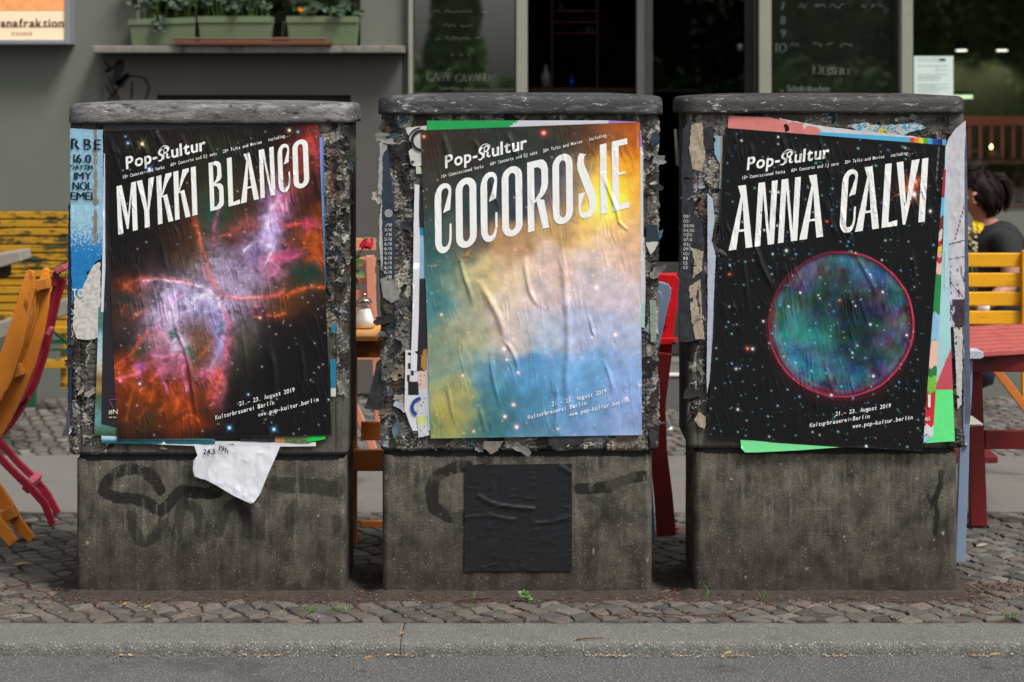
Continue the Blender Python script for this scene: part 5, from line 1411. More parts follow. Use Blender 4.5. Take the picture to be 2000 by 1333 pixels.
paper('torn_paper', 'small blue scrap jutting into the dark gap from the middle cabinet', 'paper', [(1283, 455), (1295, 448), (1293, 462), (1286, 472)], -.004, (70, 96, 116), 38, .001, 4, 1.2)
paper('torn_paper', 'pale green sticker remnant on the right side of the middle cabinet', 'paper', [(1269, 586), (1281, 586), (1282, 668), (1271, 668)], -.0075, grimy((142, 156, 142), .5, 87, 10), 39, .0006, 4, 1.0)
paper('torn_paper', 'bluish scrap at the top right of the middle cabinet', 'paper', [(1272, 262), (1284, 255), (1289, 268), (1287, 282), (1276, 290), (1270, 280)], -.010, grimy((42, 60, 72), .4, 88, 7), 40, .003, 4, 1.5)
paper('torn_paper', 'black torn paper under the lower edge of the golden poster', 'paper', [(1070, 850), (1140, 850), (1134, 868), (1100, 876), (1072, 870)], -.010, grimy((44, 48, 54), .3, 89, 9), 41, .003, 4, 2.0)
paper('torn_paper', 'grey torn flap at the middle of the lower edge, under the golden poster', 'paper', [(945, 862), (984, 862), (972, 880), (958, 888), (944, 874)], -.010, grimy((128, 120, 110), .5, 90, 8), 42, .003, 4, 2.0)
def blackpaper(x, y):
    return np.tile(lin((33, 34, 37)), (len(x), 1))*.86*np.clip(1+.25*fbm(x/9, y/7, 3, 91), .7, 1.3)[:, None]
o, put = paper('black_square', 'square of glossy black paper pasted on the plinth of the middle cabinet', 'paper', [(908, 910), (948, 906), (1117, 906), (1117, 1116), (907, 1116)], .0075, blackpaper, 43, .0010, 3.2, mat=ma_poster,
    curl=lambda x, y: .0034*np.clip((ridged(x/80, (y+.12*x)/20, 4, 6, .5, False)-.60)/.40, 0, 1)**2+.0045*np.exp(-(seg_dist(x, y, smooth_path([(935, 970), (965, 985), (1000, 991), (1040, 994)]))/4)**2)+.003*np.exp(-(seg_dist(x, y, smooth_path([(1040, 1022), (1080, 1020), (1114, 1010)]))/3)**2)+.004*np.exp(-(seg_dist(x, y, [(1095, 912), (1116, 924)])/4)**2)+.003*np.exp(-(seg_dist(x, y, smooth_path([(908, 1012), (950, 1008), (1000, 1016)]))/3)**2)+.004*np.exp(-np.hypot(x-907, y-910)/12)+.004*np.exp(-np.hypot(x-907, y-1116)/10))

# cabinet 3
paper('torn_poster', 'salmon pink torn poster corner above the ANNA CALVI poster', 'poster', [(1423, 227), (1500, 229), (1560, 240), (1604, 252), (1600, 268), (1500, 262), (1421, 256)], -.0105, grimy((214, 126, 120), .12, 92, 14), 44, .0016, 5, 1.2)
paper('torn_poster', 'white creased paper layer running under the salmon corner', 'poster', [(1520, 231), (1600, 246), (1700, 258), (1790, 268), (1838, 274), (1838, 280), (1600, 266), (1560, 254)], -.0098, grimy((206, 204, 206), .15, 93, 14), 45, .0028, 5, 1.4)
def blueyel(x, y):
    n = fbm(x/9, y/7, 4, 94)
    c = np.where((n > .05)[:, None], lin((40, 150, 196)), lin((190, 186, 180)))
    c = np.where(((np.abs(x-1725) < 22-(270-y)*.9))[:, None], lin((196, 180, 80)), c)
    c = np.where((n < -.28)[:, None], lin((60, 54, 50)), c)
    return c*.86
paper('torn_poster', 'ragged blue and yellow poster remnant near the top of the right cabinet', 'poster', [(1655, 246), (1690, 240), (1720, 246), (1790, 240), (1810, 250), (1770, 262), (1760, 270), (1690, 262)], -.0088, blueyel, 46, .002, 2.6, 2.5)
def rainb(x, y):
    c = np.tile(lin((80, 174, 214)), (len(x), 1))
    for a, b, cc in ((1777, 1787, (206, 70, 48)), (1787, 1795, (226, 140, 50)), (1795, 1804, (226, 210, 60)), (1804, 1813, (90, 160, 50)), (1813, 1822, (60, 160, 206)), (1822, 1832, (20, 66, 150)), (1832, 1842, (30, 34, 96))):
        c = np.where(((x >= a) & (x < b))[:, None], lin(cc), c)
    return c*.86
paper('bill_strip', 'pale blue bill edge ending in rainbow squares, above the ANNA CALVI poster', 'poster', [(1600, 258), (1700, 264), (1847, 273), (1847, 292), (1700, 280), (1600, 272)], -.0125, rainb, 47, .0006, 2.2)
def tooned(x, y):
    c = np.tile(lin((150, 196, 226)), (len(x), 1))
    for y0, y1, cc in ((330, 388, (186, 30, 50)), (388, 425, (110, 184, 226)), (425, 450, (112, 44, 40)), (450, 470, (226, 200, 196)), (470, 480, (180, 36, 44)), (480, 492, (236, 206, 50)), (492, 502, (224, 170, 150)), (502, 512, (190, 40, 44)), (512, 535, (236, 196, 178)), (535, 612, (28, 136, 66)), (612, 668, (140, 190, 220)), (668, 718, (232, 190, 170)), (718, 736, (40, 120, 60)), (736, 768, (120, 190, 60)), (768, 832, (206, 34, 48)), (832, 852, (214, 214, 216))):
        yy = y+3*np.sin(x*.4)
        c = np.where(((yy >= y0) & (yy < y1))[:, None], lin(cc), c)
        c = np.where((np.abs(yy-y1) < .9)[:, None], lin((40, 30, 36)), c)
    return c*.86
o, put = paper('bill_strip', 'strip of a bright multicoloured bill, right of the ANNA CALVI poster', 'poster', [(1838, 330), (1848, 330), (1840, 470), (1838, 560), (1828, 760), (1822, 855), (1804, 866), (1806, 780), (1824, 560)], -.0128, tooned, 48, .0008, 2.2)
V, F = merge([text_px('ei', 1806.5, 1816, 822, 9, 0, 0), ribbon2d([(1815, 771), (1815, 796)], 5)]); put('lettering', V, F, m_white)
def mint(x, y):
    t = bands([(300, (190, 206, 222)), (420, (168, 206, 220)), (640, (166, 212, 218)), (680, (160, 206, 206))])(x, y)
    red = (y > 680+(1858-x)*2.4) & (y < 761)
    t = np.where(red[:, None], lin((196, 76, 90))*.86, t)
    t = np.where((y >= 761)[:, None], lin((98, 232, 132))*.86, t)
    return t
o, put = paper('bill_strip', 'pale aqua bill edge with a red curve and light green foot, on the right cabinet', 'poster', [(1846, 300), (1850, 300), (1853, 470), (1857, 660), (1861, 760), (1865, 862), (1808, 866), (1822, 830), (1832, 640), (1842, 470)], -.0118, mint, 49, .0008, 2.4)
V, F = text_px('BRUSIV FREIJHM', 0, 74, 0, 4); V = np.c_[1849+V[:, 1]*.9, 560+V[:, 0]*-1.0]; put('lettering', V, F, m_white)
paper('torn_poster', 'white paper folded round the right corner of the right cabinet, drawn with dark curls', 'poster', [(1846, 290), (1852, 272), (1866, 252), (1880, 240), (1886, 236), (1886, 262), (1884, 300), (1884, 636), (1856, 640), (1854, 500), (1850, 380)], -.0108,
    lambda x, y: np.where(((np.abs(np.sin((x+8*np.sin(y*.05))*.32)*14+12*np.sin(y*.055+x*.12)) < 2.4) & (y > 520))[:, None] | (np.abs(x-1884+(y-400)*.28) < .9)[:, None] & (y > 400)[:, None] & (y < 470)[:, None] | ((np.abs(y-478+.25*(x-1852)) < 1) | (np.abs(y-508+.2*(x-1852)) < .9))[:, None], lin((70, 50, 66)), np.where(((y > 585) & (x > 1862+3*np.sin(y*.2)))[:, None], lin((58, 42, 56)), lin((196, 194, 202))*np.clip(1+.15*fbm(x/8, y/14, 3, 95), .7, 1.2)[:, None]))*.86, 50, .0022, 2.4, 0.8)
paper('bill_strip', 'dark blue-grey bill edge curled round the right corner of the right cabinet', 'poster', [(1880, 262), (1888, 252), (1890, 420), (1893, 600), (1896, 800), (1894, 828), (1884, 828), (1882, 600)], -.006, grimy((84, 92, 112), .4, 96, 12), 51, .0016, 4, 1.0)
paper('torn_paper', 'off-white torn strip at the lower right of the right cabinet', 'paper', [(1862, 638), (1880, 640), (1880, 700), (1878, 790), (1870, 800), (1866, 700)], -.0085, grimy((196, 196, 194), .4, 97, 9), 52, .001, 4, 1.8)
paper('bill_strip', 'light green bill tongue below the ANNA CALVI poster', 'poster', [(1446, 858), (1520, 866), (1640, 874), (1560, 880), (1480, 884), (1455, 884), (1448, 876)], -.0138, (120, 226, 150), 53, .001, 6)
o, put = paper('torn_paper', 'navy date list peeling off the left corner of the right cabinet, with straight lower edge', 'paper', [(1334, 252), (1346, 240), (1352, 300), (1356, 420), (1372, 430), (1378, 560), (1380, 666), (1328, 668), (1326, 560), (1332, 440), (1331, 330)], -.0085, grimy((40, 44, 52), .6, 98, 8), 54, .003, 3.5, 2.2)
parts = [text_px(t, 1335, 1335+4.2*len(t), 426+i*9.1, 6, 0, 0) for i, t in enumerate(['01/', '02/', '03/06', '04/05', '05/0', '07/0', '03/', '09/0', '10/', '11', '12', '13'])]
V, F = merge(parts); put('lettering', V, F, m_faint, .003)
def creamcr(x, y): return grimy((168, 154, 132), .55, 99, 7)(x, y)
for k, (lb, po) in enumerate([('crumpled tan paper scab at the upper left of the right cabinet', [(1350, 245), (1372, 240), (1378, 300), (1370, 335), (1352, 330), (1346, 290)]), ('tan torn paper by the date list, above the red chair hinge', [(1350, 485), (1374, 490), (1370, 530), (1352, 545), (1356, 510)]), ('tan torn paper at the bottom edge of the date list', [(1346, 560), (1368, 545), (1372, 620), (1376, 664), (1358, 662), (1350, 620)]), ('single tan scrap low on the left of the right cabinet', [(1356, 822), (1364, 804), (1378, 815), (1377, 838), (1366, 834)])]):
    paper('torn_paper', lb, 'paper', po, -.0105, creamcr, 60+k, .004, 3.5, 2.0)
paper('torn_paper', 'black glossy scrap beside the tan scab at the upper left of the right cabinet', 'paper', [(1374, 250), (1392, 246), (1394, 290), (1380, 296), (1374, 280)], -.0105, grimy((38, 36, 42), .3, 100, 7), 66, .003, 4, 1.5)
paper('bill_strip', 'pale blue strip with a brown edge left of the ANNA CALVI poster top', 'poster', [(1394, 265), (1412, 266), (1409, 370), (1405, 370), (1406, 320), (1396, 302)], -.0100, lambda x, y: np.where((x > 1406)[:, None], lin((150, 132, 112)), lin((130, 168, 184)))*.86, 67, .0008, 3, .6)
paper('bill_strip', 'long bluish white strip left of the ANNA CALVI poster', 'poster', [(1382, 378), (1392, 388), (1396, 430), (1390, 470), (1398, 500), (1394, 590), (1392, 660), (1386, 740), (1381, 770), (1380, 740), (1382, 600)], -.0120, grimy((176, 186, 200), .2, 101, 12), 68, .001, 5, .8)
paper('torn_paper', 'narrow grey peel standing out from the left side of the right cabinet', 'paper', [(1316, 252), (1322, 252), (1327, 320), (1325, 326), (1320, 322)], .03, (92, 92, 94), 69, .001, 4, .8)
paper('torn_paper', 'curled scrap with a letter at the lower right of the middle cabinet', 'paper', [(1268, 848), (1278, 838), (1287, 846), (1282, 862), (1270, 866)], -.010, (52, 50, 50), 70, .003, 3, 1.0)

# ================================================================== STREET FURNITURE BEHIND THE CABINETS
def wood(name, c, k=.8, rough=.5, wr=(96, 62, 34), thr=.66):
    return M(name, C(*c, k), rough, .22, 9, .4, 110, wear=[(C(*wr, .7), 26, thr-.05, .08), (C(60, 44, 30, .7), 48, .66, .05), (C(206, 176, 130, .8), 75, .68, .04)], stretch=(1, 1, .3), bdist=.002)
m_orange = wood('orange_wood', (226, 136, 42), .88, .42, (150, 84, 26), .64)
m_orange_d = wood('orange_slat', (214, 136, 50), .8, .5, (130, 76, 30), .60)
m_crim = M('crimson_paint', C(134, 24, 44, .85), .38, .08, 12, .1, 150, wear=[(C(176, 84, 94, .8), 40, .62, .05), (C(60, 14, 22, .8), 18, .58, .1)])
m_crimt = M('crimson_edge', C(176, 84, 98, .8), .5, .1, 12, .1, 150)
m_red = M('red_paint', C(206, 24, 34, .85), .38, .10, 10, .15, 120, wear=[(C(140, 16, 22, .8), 16, .6, .1)])
m_dred = M('dark_red_paint', C(108, 24, 26, .85), .45, .15, 10, .2, 120, wear=[(C(64, 18, 18, .8), 14, .58, .12), (C(150, 90, 80, .8), 60, .67, .04)])
m_redtop = M('faded_red_wood', C(178, 84, 80, .80), .55, .12, 14, .2, 150, wear=[(C(140, 44, 44, .8), 18, .56, .12)], stretch=(1, .3, 1))
m_brown = M('brown_wood', C(196, 112, 50, .9), .5, .14, 8, .15, 150, stretch=(.4, 1, 1))
m_plank = M('light_wood', C(224, 158, 84, .9), .42, .12, 14, .15, 150, wear=[(C(180, 104, 46, .8), 22, .58, .1)])
m_pink = M('salmon_paint', C(214, 142, 116, .85), .55, .08, 8, .1, 120)
m_blue = M('blue_grey_paint', C(122, 140, 166, .85), .45, .06, 8, .1, 140, wear=[(C(176, 184, 190, .8), 50, .66, .05)])
m_bluel = M('blue_grey_edge', C(182, 190, 200, .85), .5, .1, 20, .1, 140, wear=[(C(150, 112, 70, .8), 40, .60, .08)])
m_yell = M('yellow_paint', C(226, 164, 18, .85), .45, .10, 8, .2, 100, wear=[(C(180, 120, 14, .8), 10, .54, .15), (C(110, 80, 30, .8), 34, .67, .05)], stretch=(.4, 1, 1.5))
m_yworn = M('worn_yellow_paint', C(196, 144, 24, .72), .6, .1, 8, .2, 120, wear=[(C(64, 62, 26, .8), 7, .53, .02), (C(84, 74, 30, .8), 22, .62, .04)], stretch=(.8, 1, 3.0))
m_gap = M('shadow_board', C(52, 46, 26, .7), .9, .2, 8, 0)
m_grey = M('weathered_wood', C(142, 134, 122, .8), .8, .2, 8, .4, 120, stretch=(.2, 1, 1))
m_green = M('green_metal', C(14, 82, 52, .85), .45, .08, 8, .1, 120)
m_steel = M('steel', C(176, 176, 174), .25, .05, 8, 0, metal=.9)
m_alu = M('aluminium', C(186, 186, 184), .4, .05, 8, 0, metal=.5)
def bolt(px, py, Y, parent, r=.006):
    c = P(px, py, Y)
    MB().tube([(c.x, Y+.004, c.z), (c.x, Y-.004, c.z), (c.x, Y-.0055, c.z)], [r, r, r*.5], 10).build('bolt', m_steel, parent, smooth=False)

# orange folding chair, folded, at the left edge
ch = thing('folding_chair', 'orange wooden folding chair with rounded rail tops, standing folded at the left edge', 'chair', P(20, 1060, .82)*1)
railA = [(58, 536), (55, 560), (48, 590), (38, 630), (24, 680), (4, 735), (-25, 790), (-60, 840), (-98, 884)]
railB = [(88, 532), (86, 560), (82, 600), (72, 650), (54, 710), (30, 765), (4, 815), (-30, 870), (-74, 924)]
MB().strip(railA, [17, 27, 30, 34, 38, 42, 44, 44, 40], .72, .020).build('rail', m_orange, ch, bevel=.004)
MB().pprism([(58+8.6*math.cos(a)-.3, 536.5-8.6*math.sin(a)) for a in np.linspace(-.2, math.pi+.2, 10)], .7205, .019).build('rail_top', m_orange, ch, bevel=.003)
MB().strip(railB, [16, 23, 25, 27, 30, 34, 36, 36, 32], .80, .020).build('rail', m_orange, ch, bevel=.004)
MB().pprism([(88.5+8.2*math.cos(a), 532.5-8.2*math.sin(a)) for a in np.linspace(-.2, math.pi+.2, 10)], .8005, .019).build('rail_top', m_orange, ch, bevel=.003)
MB().strip([(66, 560), (92, 554)], 21, .742, .056).build('rung', m_orange_d, ch, bevel=.003)
MB().strip([(8, 735), (40, 722)], 24, .742, .056).build('rung', m_orange_d, ch, bevel=.003)
for k, off in enumerate((-3, 3)):
    MB().strip([(72+off, 572), (68+off, 610), (56+off, 655), (38+off, 700), (26+off, 724)], 5, .752+.018*k, .016).build('slat', m_orange_d, ch, bevel=.002)
MB().strip([(-88, 836), (-58, 884), (-20, 940), (10, 985), (36, 1026), (62, 1056)], [24, 24, 24, 26, 22, 16], .86, .022).build('leg', m_orange, ch, bevel=.003)
MB().strip([(-96, 846), (-66, 908), (-30, 980), (-8, 1022), (26, 1062)], [24, 26, 26, 26, 20], .765, .022).build('leg', m_orange, ch, bevel=.003)
bolt(-78, 866, .718, ch, .008); MB().strip([(-88, 868), (-66, 892)], 12, .74, .14).build('axle', m_orange_d, ch)
MB().strip([(-2, 1016), (28, 1000)], 22, .813, .046).build('foot_rung', m_orange_d, ch, bevel=.003)

# crimson folding chair behind it
cr = thing('folding_chair', 'crimson folding chair with curved rails, between the orange chair and the left cabinet', 'chair', P(100, 1030, 1.12))
MB().strip([(124, 545), (112, 580), (100, 630), (86, 690), (68, 745), (45, 785), (18, 828), (-20, 870)], [12, 13, 14, 15, 16, 19, 18, 18], 1.14, .022).build('rail', m_crim, cr, bevel=.003)
MB().strip([(112, 540), (104, 575), (92, 630), (78, 690), (60, 745), (40, 785)], [10, 10, 10, 10, 10, 8], 1.10, .022).build('rail', m_crim, cr, bevel=.003)
MB().strip([(104, 560), (108, 535), (122, 524)], [10, 12, 12], 1.075, .020).build('top_slat', m_crim, cr, bevel=.003)
MB().strip([(108, 532), (125, 522)], 11, 1.06, .10).build('back_slat', m_crimt, cr, bevel=.003)
MB().strip([(92, 655), (100, 640)], 8, 1.07, .03).build('rung', m_crimt, cr, bevel=.002)
MB().strip([(20, 790), (40, 762)], 12, 1.06, .08).build('seat_edge', m_crimt, cr, bevel=.003)
MB().strip([(18, 795), (42, 775), (54, 768)], [14, 14, 10], 1.12, .018).build('seat_bracket', m_crim, cr, bevel=.003)
bolt(52, 772, 1.135, cr); bolt(40, 786, 1.135, cr)
MB().strip([(-30, 860), (0, 897), (30, 928), (62, 958), (86, 985), (102, 1026)], [13, 13, 13, 14, 14, 12], 1.10, .022).build('leg', m_crim, cr, bevel=.002)
MB().strip([(-30, 830), (0, 866), (34, 905), (68, 938), (92, 968), (112, 1004)], [12, 12, 12, 13, 13, 11], 1.30, .022).build('leg', m_crim, cr, bevel=.002)
MB().pprism([(42, 955), (54, 936), (64, 944), (54, 966)], 1.122, .175).build('foot_rung', m_crimt, cr, bevel=.002)

# yellow slatted screen by the wall
ys = thing('slatted_bench', 'tall stack of worn yellow slatted benches against the wall at the left edge', 'bench', P(60, 790, 4.1))
for k in range(14):
    y0 = 414+k*16.3
    MB().pbox(-60, 131, y0, y0+13.6, 4.02+random.uniform(-.006, .006), 4.07).build('slat', m_yworn, ys, bevel=.003)
MB().pbox(-60, 131, 412, 640, 4.078, 4.10).build('slat_gap_shade', m_gap, ys)  # dark sheet that stands in for shade between the slats
MB().pbox(118, 131, 640, 760, 4.03, 4.08).pbox(-30, -16, 640, 790, 4.03, 4.08).build('leg', m_yworn, ys, bevel=.003)
MB().pbox(-15, 131, 704, 720, 3.97, 4.02).build('stretcher', m_yworn, ys, bevel=.003)
MB().pbox(-60, 131, 640, 652, 3.96, 4.015).build('seat_plank', m_yworn, ys, bevel=.003)

# beer table with green legs, mostly behind the chairs
bt = thing('beer_table', 'weathered grey table on green folding metal legs behind the orange chair', 'table', P(60, 845, 3.0))
MB().strip([(-40, 660), (20, 640), (80, 618), (136, 598)], 30, 2.6, .30).build('table_top', m_grey, bt, bevel=.006)
MB().pbox(-2, 11, 690, 856, 2.75, 2.79).build('leg', m_green, bt, bevel=.002)
MB().pbox(54, 68, 650, 796, 3.30, 3.34).build('leg', m_green, bt, bevel=.002)
MB().strip([(96, 642), (136, 676)], 5, 3.0, .012).build('brace', m_green, bt)
MB().pbox(62, 134, 664, 672, 3.31, 3.33).build('cross_bar', m_green, bt)
MB().pbox(62, 134, 682, 686, 3.31, 3.33).build('cross_bar', m_green, bt)
b2 = thing('weathered_board', 'grey weathered board end jutting in at the left edge before the yellow slats', 'board', P(0, 520, 3.0))
MB().strip([(-60, 520), (0, 510), (40, 501)], [26, 26, 20], 2.95, .22).build('plank', m_grey, b2, bevel=.006)
MB().pbox(-40, 12, 518, 542, 3.0, 3.1).build('bracket', m_gap, b2)
MB().pbox(-58, -40, 524, 856, 3.0, 3.06).build('post', m_grey, b2, bevel=.004)

# slatted wooden table in the first gap
tb = thing('slatted_table', 'small brown slatted wooden table seen in the gap between left and middle cabinets', 'table', P(712, 940, .9))
zt = P(0, 636, .95).z
def pl(px0, px1, Y0, Y1, name, mat, z1, th):
    a, b = P(px0, 0, Y0).x, P(px1, 0, Y0).x
    return MB().box(a, b, Y0, Y1, z1-th, z1).build(name, mat, tb, bevel=.004)
z_top = CAMZ-(655-HORIZON)*S(.72)
for i, (a, b) in enumerate([(560, 602), (606, 640), (644, 685), (689, 735), (740, 776), (780, 820)]):
    pl(a, b, .70 if i == 3 else .74, 1.24, 'slat', m_plank if i == 3 else m_orange_d, z_top, .022)
zr = z_top-.024
MB().box(P(560, 0, .78).x, P(820, 0, .78).x, .76, .79, zr-.062, zr).build('apron', m_brown, tb, bevel=.003)
MB().box(P(560, 0, 1.2).x, P(820, 0, 1.2).x, 1.19, 1.22, zr-.06, zr).build('apron', m_brown, tb, bevel=.003)
lx0, lx1 = P(683, 0, .8).x, P(697, 0, .8).x
for xo, nm in ((0, 'leg'), (-.24, 'leg'), (.2, 'leg')):
    MB().box(lx0+xo, lx1+xo, .795, .83, .0, zr-.001 if xo else zr-.063).build(nm, m_brown, tb, bevel=.003)
MB().box(lx0+.02, lx0+.34, 1.10, 1.13, .0, .02).build('foot_rail', m_brown, tb)
MB().box(lx0-.24, lx0+.26, .77, .794, P(0, 920, .78).z, P(0, 879, .78).z).build('stretcher', m_brown, tb, bevel=.003)
MB().box(lx1+.002, lx0+.24, .98, 1.0, P(0, 861, .98).z, P(0, 825, .98).z).build('stretcher', m_brown, tb, bevel=.003)
bolt(687, 898, .768, tb, .008)

# sugar dispenser
m_gl = glassmat('clear_glass', .03, (.985, .99, .985), 0, .6)
m_sugar = M('sugar', C(250, 248, 244, 1), .9, .04, 60, .2, 500)
c = P(712, 636, .93); c = Vector((c.x, .93, z_top))
sg = thing('sugar_dispenser', 'glass sugar pourer with steel cap on the slatted table', 'sugar pourer', c)
k = S(.93)
prof = [(16*k, .000), (19.5*k, .004), (20.5*k, .020), (19.5*k, .036), (15*k, .062), (12.5*k, .080), (12.8*k, .092)]
MB().lathe(c, prof, 28).build('jar', m_gl, sg, smooth=True)
MB().lathe(c+Vector((0, 0, .004)), [(15*k, 0), (18*k, .004), (19*k, .018), (17.5*k, .034), (13.5*k, .055), (11.5*k, .068), (3*k, .070)], 24).build('sugar', m_sugar, sg, smooth=True)
MB().lathe(c+Vector((0, 0, .0925)), [(13.4*k, 0), (14*k, .002), (14*k, .012), (11*k, .018), (4*k, .020)], 24).build('cap', m_steel, sg, smooth=True)
MB().tube([c+Vector((0, 0, .112)), c+Vector((.001, 0, .130))], .0045, 10).build('spout', m_steel, sg, smooth=True)

# rose with leaves, its vase hidden behind the left cabinet
m_rose = M('rose_petal', C(196, 26, 52, .9), .6, .25, 60, .2, 200)
m_rleaf = M('rose_leaf', C(96, 128, 72, .85), .6, .3, 40, .2, 200, wear=[(C(180, 190, 140, .8), 30, .6, .15)])
m_stem = M('plant_stem', C(86, 110, 50, .85), .6, .15, 20, 0)
m_tiny = M('tiny_blossom', C(226, 214, 216), .8, .1, 20, 0)
vb = P(676, 640, 1.0); vb.z = z_top
rs = thing('rose', 'drooping red rose with pale leaves in the gap, over the slatted table', 'flower', vb)
Yr = .98
def rp(x, y, d=0): return P(x, y, Yr+d)
MB().lathe(vb, [(.018, 0), (.022, .01), (.02, .08), (.014, .12), (.016, .14)], 16).build('vase', m_gl, rs, smooth=True)
MB().tube([rp(676, 620), rp(684, 540), rp(695, 505), rp(712, 482), rp(722, 468), rp(724, 466)], .0022, 6).build('stem', m_stem, rs, smooth=True)
MB().tube([rp(676, 600), rp(684, 520), rp(690, 490), rp(692, 480)], .0014, 5).build('stem', m_stem, rs, smooth=True)
pm = MB()
for i in range(13):
    a = i*2.4; rr = .010+.012*(i/13); 
    V = []
    for u in range(5):
        for v in range(4):
            th = a+(u-2)*.32; t = v/3
            r_ = rr*(.55+.75*math.sin(min(t*1.9, 1.75)))
            V.append(rp(721, 465)+Vector((r_*math.cos(th)+t*.002-t*.012, r_*math.sin(th)*.9, -.042*t*(1-.02*i)+.004*math.sin(3*th))))
    pm.add(V, [(u*4+v, u*4+v+1, (u+1)*4+v+1, (u+1)*4+v) for u in range(4) for v in range(3)])
pm.build('flower_head', m_rose, rs, smooth=True)
def leafshape(mb, base, tip, wid, nrm, droop=.0, n=6):
    base, tip = Vector(base), Vector(tip); d = tip-base; s = d.cross(Vector(nrm)).normalized()
    V = []
    for i in range(n+1):
        t = i/n; w = wid*math.sin(math.pi*min(t*.93+.03, 1))**.8; c_ = base+d*t+Vector(nrm)*(-droop*t*t)
        V += [c_-s*w+Vector(nrm)*w*.25, c_, c_+s*w+Vector(nrm)*w*.25]
    mb.add(V, [(i*3+j, i*3+j+1, i*3+j+4, i*3+j+3) for i in range(n) for j in range(2)])
for (bx, by, tx, ty, w_) in ((688, 520, 712, 508, .012), (690, 530, 714, 540, .014), (686, 540, 700, 560, .014), (684, 555, 690, 585, .013), (688, 508, 705, 500, .008)):
    mb = MB(); leafshape(mb, rp(bx, by), rp(tx, ty, random.uniform(-.02, .02)), w_, (.2, -1, .3), .008); mb.build('leaf', m_rleaf, rs, smooth=True)
for (x, y) in ((724, 463), (716, 464), (728, 468)):
    mb = MB(); leafshape(mb, rp(722, 464), rp(x+(x-722)*1.6, y+3, -.012), .004, (0, -.5, .8)); mb.build('sepal', m_stem, rs, smooth=True)
mb = MB()
for i in range(26):
    q = rp(random.uniform(686, 697), random.uniform(468, 492), random.uniform(-.01, .01)); mb.lathe(q, [(.0006, -.0016), (.0018, 0), (.0006, .0016)], 5)
mb.build('small_blossoms', m_tiny, rs)['kind'] = 'stuff'

# salmon folding chair further back in the gap
sc_ = thing('folding_chair', 'salmon pink slatted folding chair behind the slatted table, in the first gap', 'chair', P(715, 860, 2.0))
for y0, y1 in ((466, 490), (503, 522), (536, 556), (568, 588), (602, 622)):
    MB().pbox(630, 734, y0, y1, 2.0, 2.018).build('slat', m_pink, sc_, bevel=.003)
MB().strip([(722, 500), (726, 600), (734, 700), (742, 860)], [16, 17, 16, 15], 1.96, .03).build('rail', m_pink, sc_, bevel=.003)
MB().strip([(640, 466), (640, 660), (632, 860)], 14, 2.02, .03).build('rail', m_pink, sc_, bevel=.003)
MB().pbox(640, 728, 690, 704, 1.72, 2.0).build('seat', m_pink, sc_, bevel=.003)
MB().strip([(640, 700), (690, 790), (730, 880)], 14, 1.90, .025).build('leg', m_pink, sc_, bevel=.003)

# red and blue-grey chairs folded together in the second gap
rc = thing('folding_chair', 'bright red wooden folding chair, folded, in the gap between middle and right cabinets', 'chair', P(1296, 1048, .93))
MB().strip([(1300, 534), (1300, 600), (1288, 680), (1272, 760)], [46, 46, 40, 34], .98, .022).build('seat', m_red, rc, bevel=.003)
MB().pprism([(1284, 535), (1318, 537), (1327, 546), (1312, 690), (1276, 890), (1266, 890), (1280, 700)], .955, .020).build('side_rail', m_red, rc, bevel=.003)
for y in (575, 598, 628):
    MB().strip([(1312-(y-575)*.12, y-12), (1306-(y-575)*.12, y+10)], 6, .935, .018).build('slat_end', m_red, rc, bevel=.002)
MB().strip([(1262, 668), (1324, 667)], 13, .92, .03).build('cross_bar', m_red, rc, bevel=.003)
bolt(1318, 669, .918, rc, .0075)
MB().strip([(1296, 690), (1284, 790), (1286, 880), (1296, 970), (1302, 1048)], [34, 32, 34, 36, 38], .90, .022).build('leg', m_dred, rc, bevel=.003)
MB().strip([(1285, 1036), (1326, 1034)], 4, 1.0, .02).build('foot_bar', m_red, rc)
bc_ = thing('folding_chair', 'blue-grey folding chair with rounded corners, folded against the red one', 'chair', P(1276, 1082, .8))
def rrect(pts): return pts
MB().pprism([(1262, 546), (1296, 552), (1306, 556), (1311, 564), (1311, 574), (1285, 690), (1272, 770), (1262, 770)], .88, .020).build('seat', m_blue, bc_, bevel=.004)
MB().pprism([(1262, 565), (1284, 567), (1292, 572), (1295, 582), (1270, 690), (1262, 690)], .85, .018).build('back_board', m_blue, bc_, bevel=.004)
MB().strip([(1264, 700), (1266, 860), (1270, 960), (1274, 1020), (1277, 1078)], [10, 10, 10, 10, 9], .79, .058).build('leg', m_blue, bc_, bevel=.003)
wp = thing('tube_chair', 'cafe chair of which only one slanting silver tube leg shows in the second gap', 'chair', P(1305, 840, 3.2))
MB().tube([P(1262, 735, 3.2), P(1306, 838, 3.2)], .020, 12).build('tube', m_alu, wp, smooth=True)
MB().tube([P(1305.5, 836, 3.2), P(1308, 842, 3.2)], .022, 12).build('end_cap', m_alu, wp, smooth=True)
MB().pbox(1150, 1264, 722, 733, 2.95, 3.35).build('seat', m_grey, wp, bevel=.006)
MB().tube([P(1160, 735, 3.2), P(1128, 838, 3.2)], .020, 12).build('tube', m_alu, wp, smooth=True)

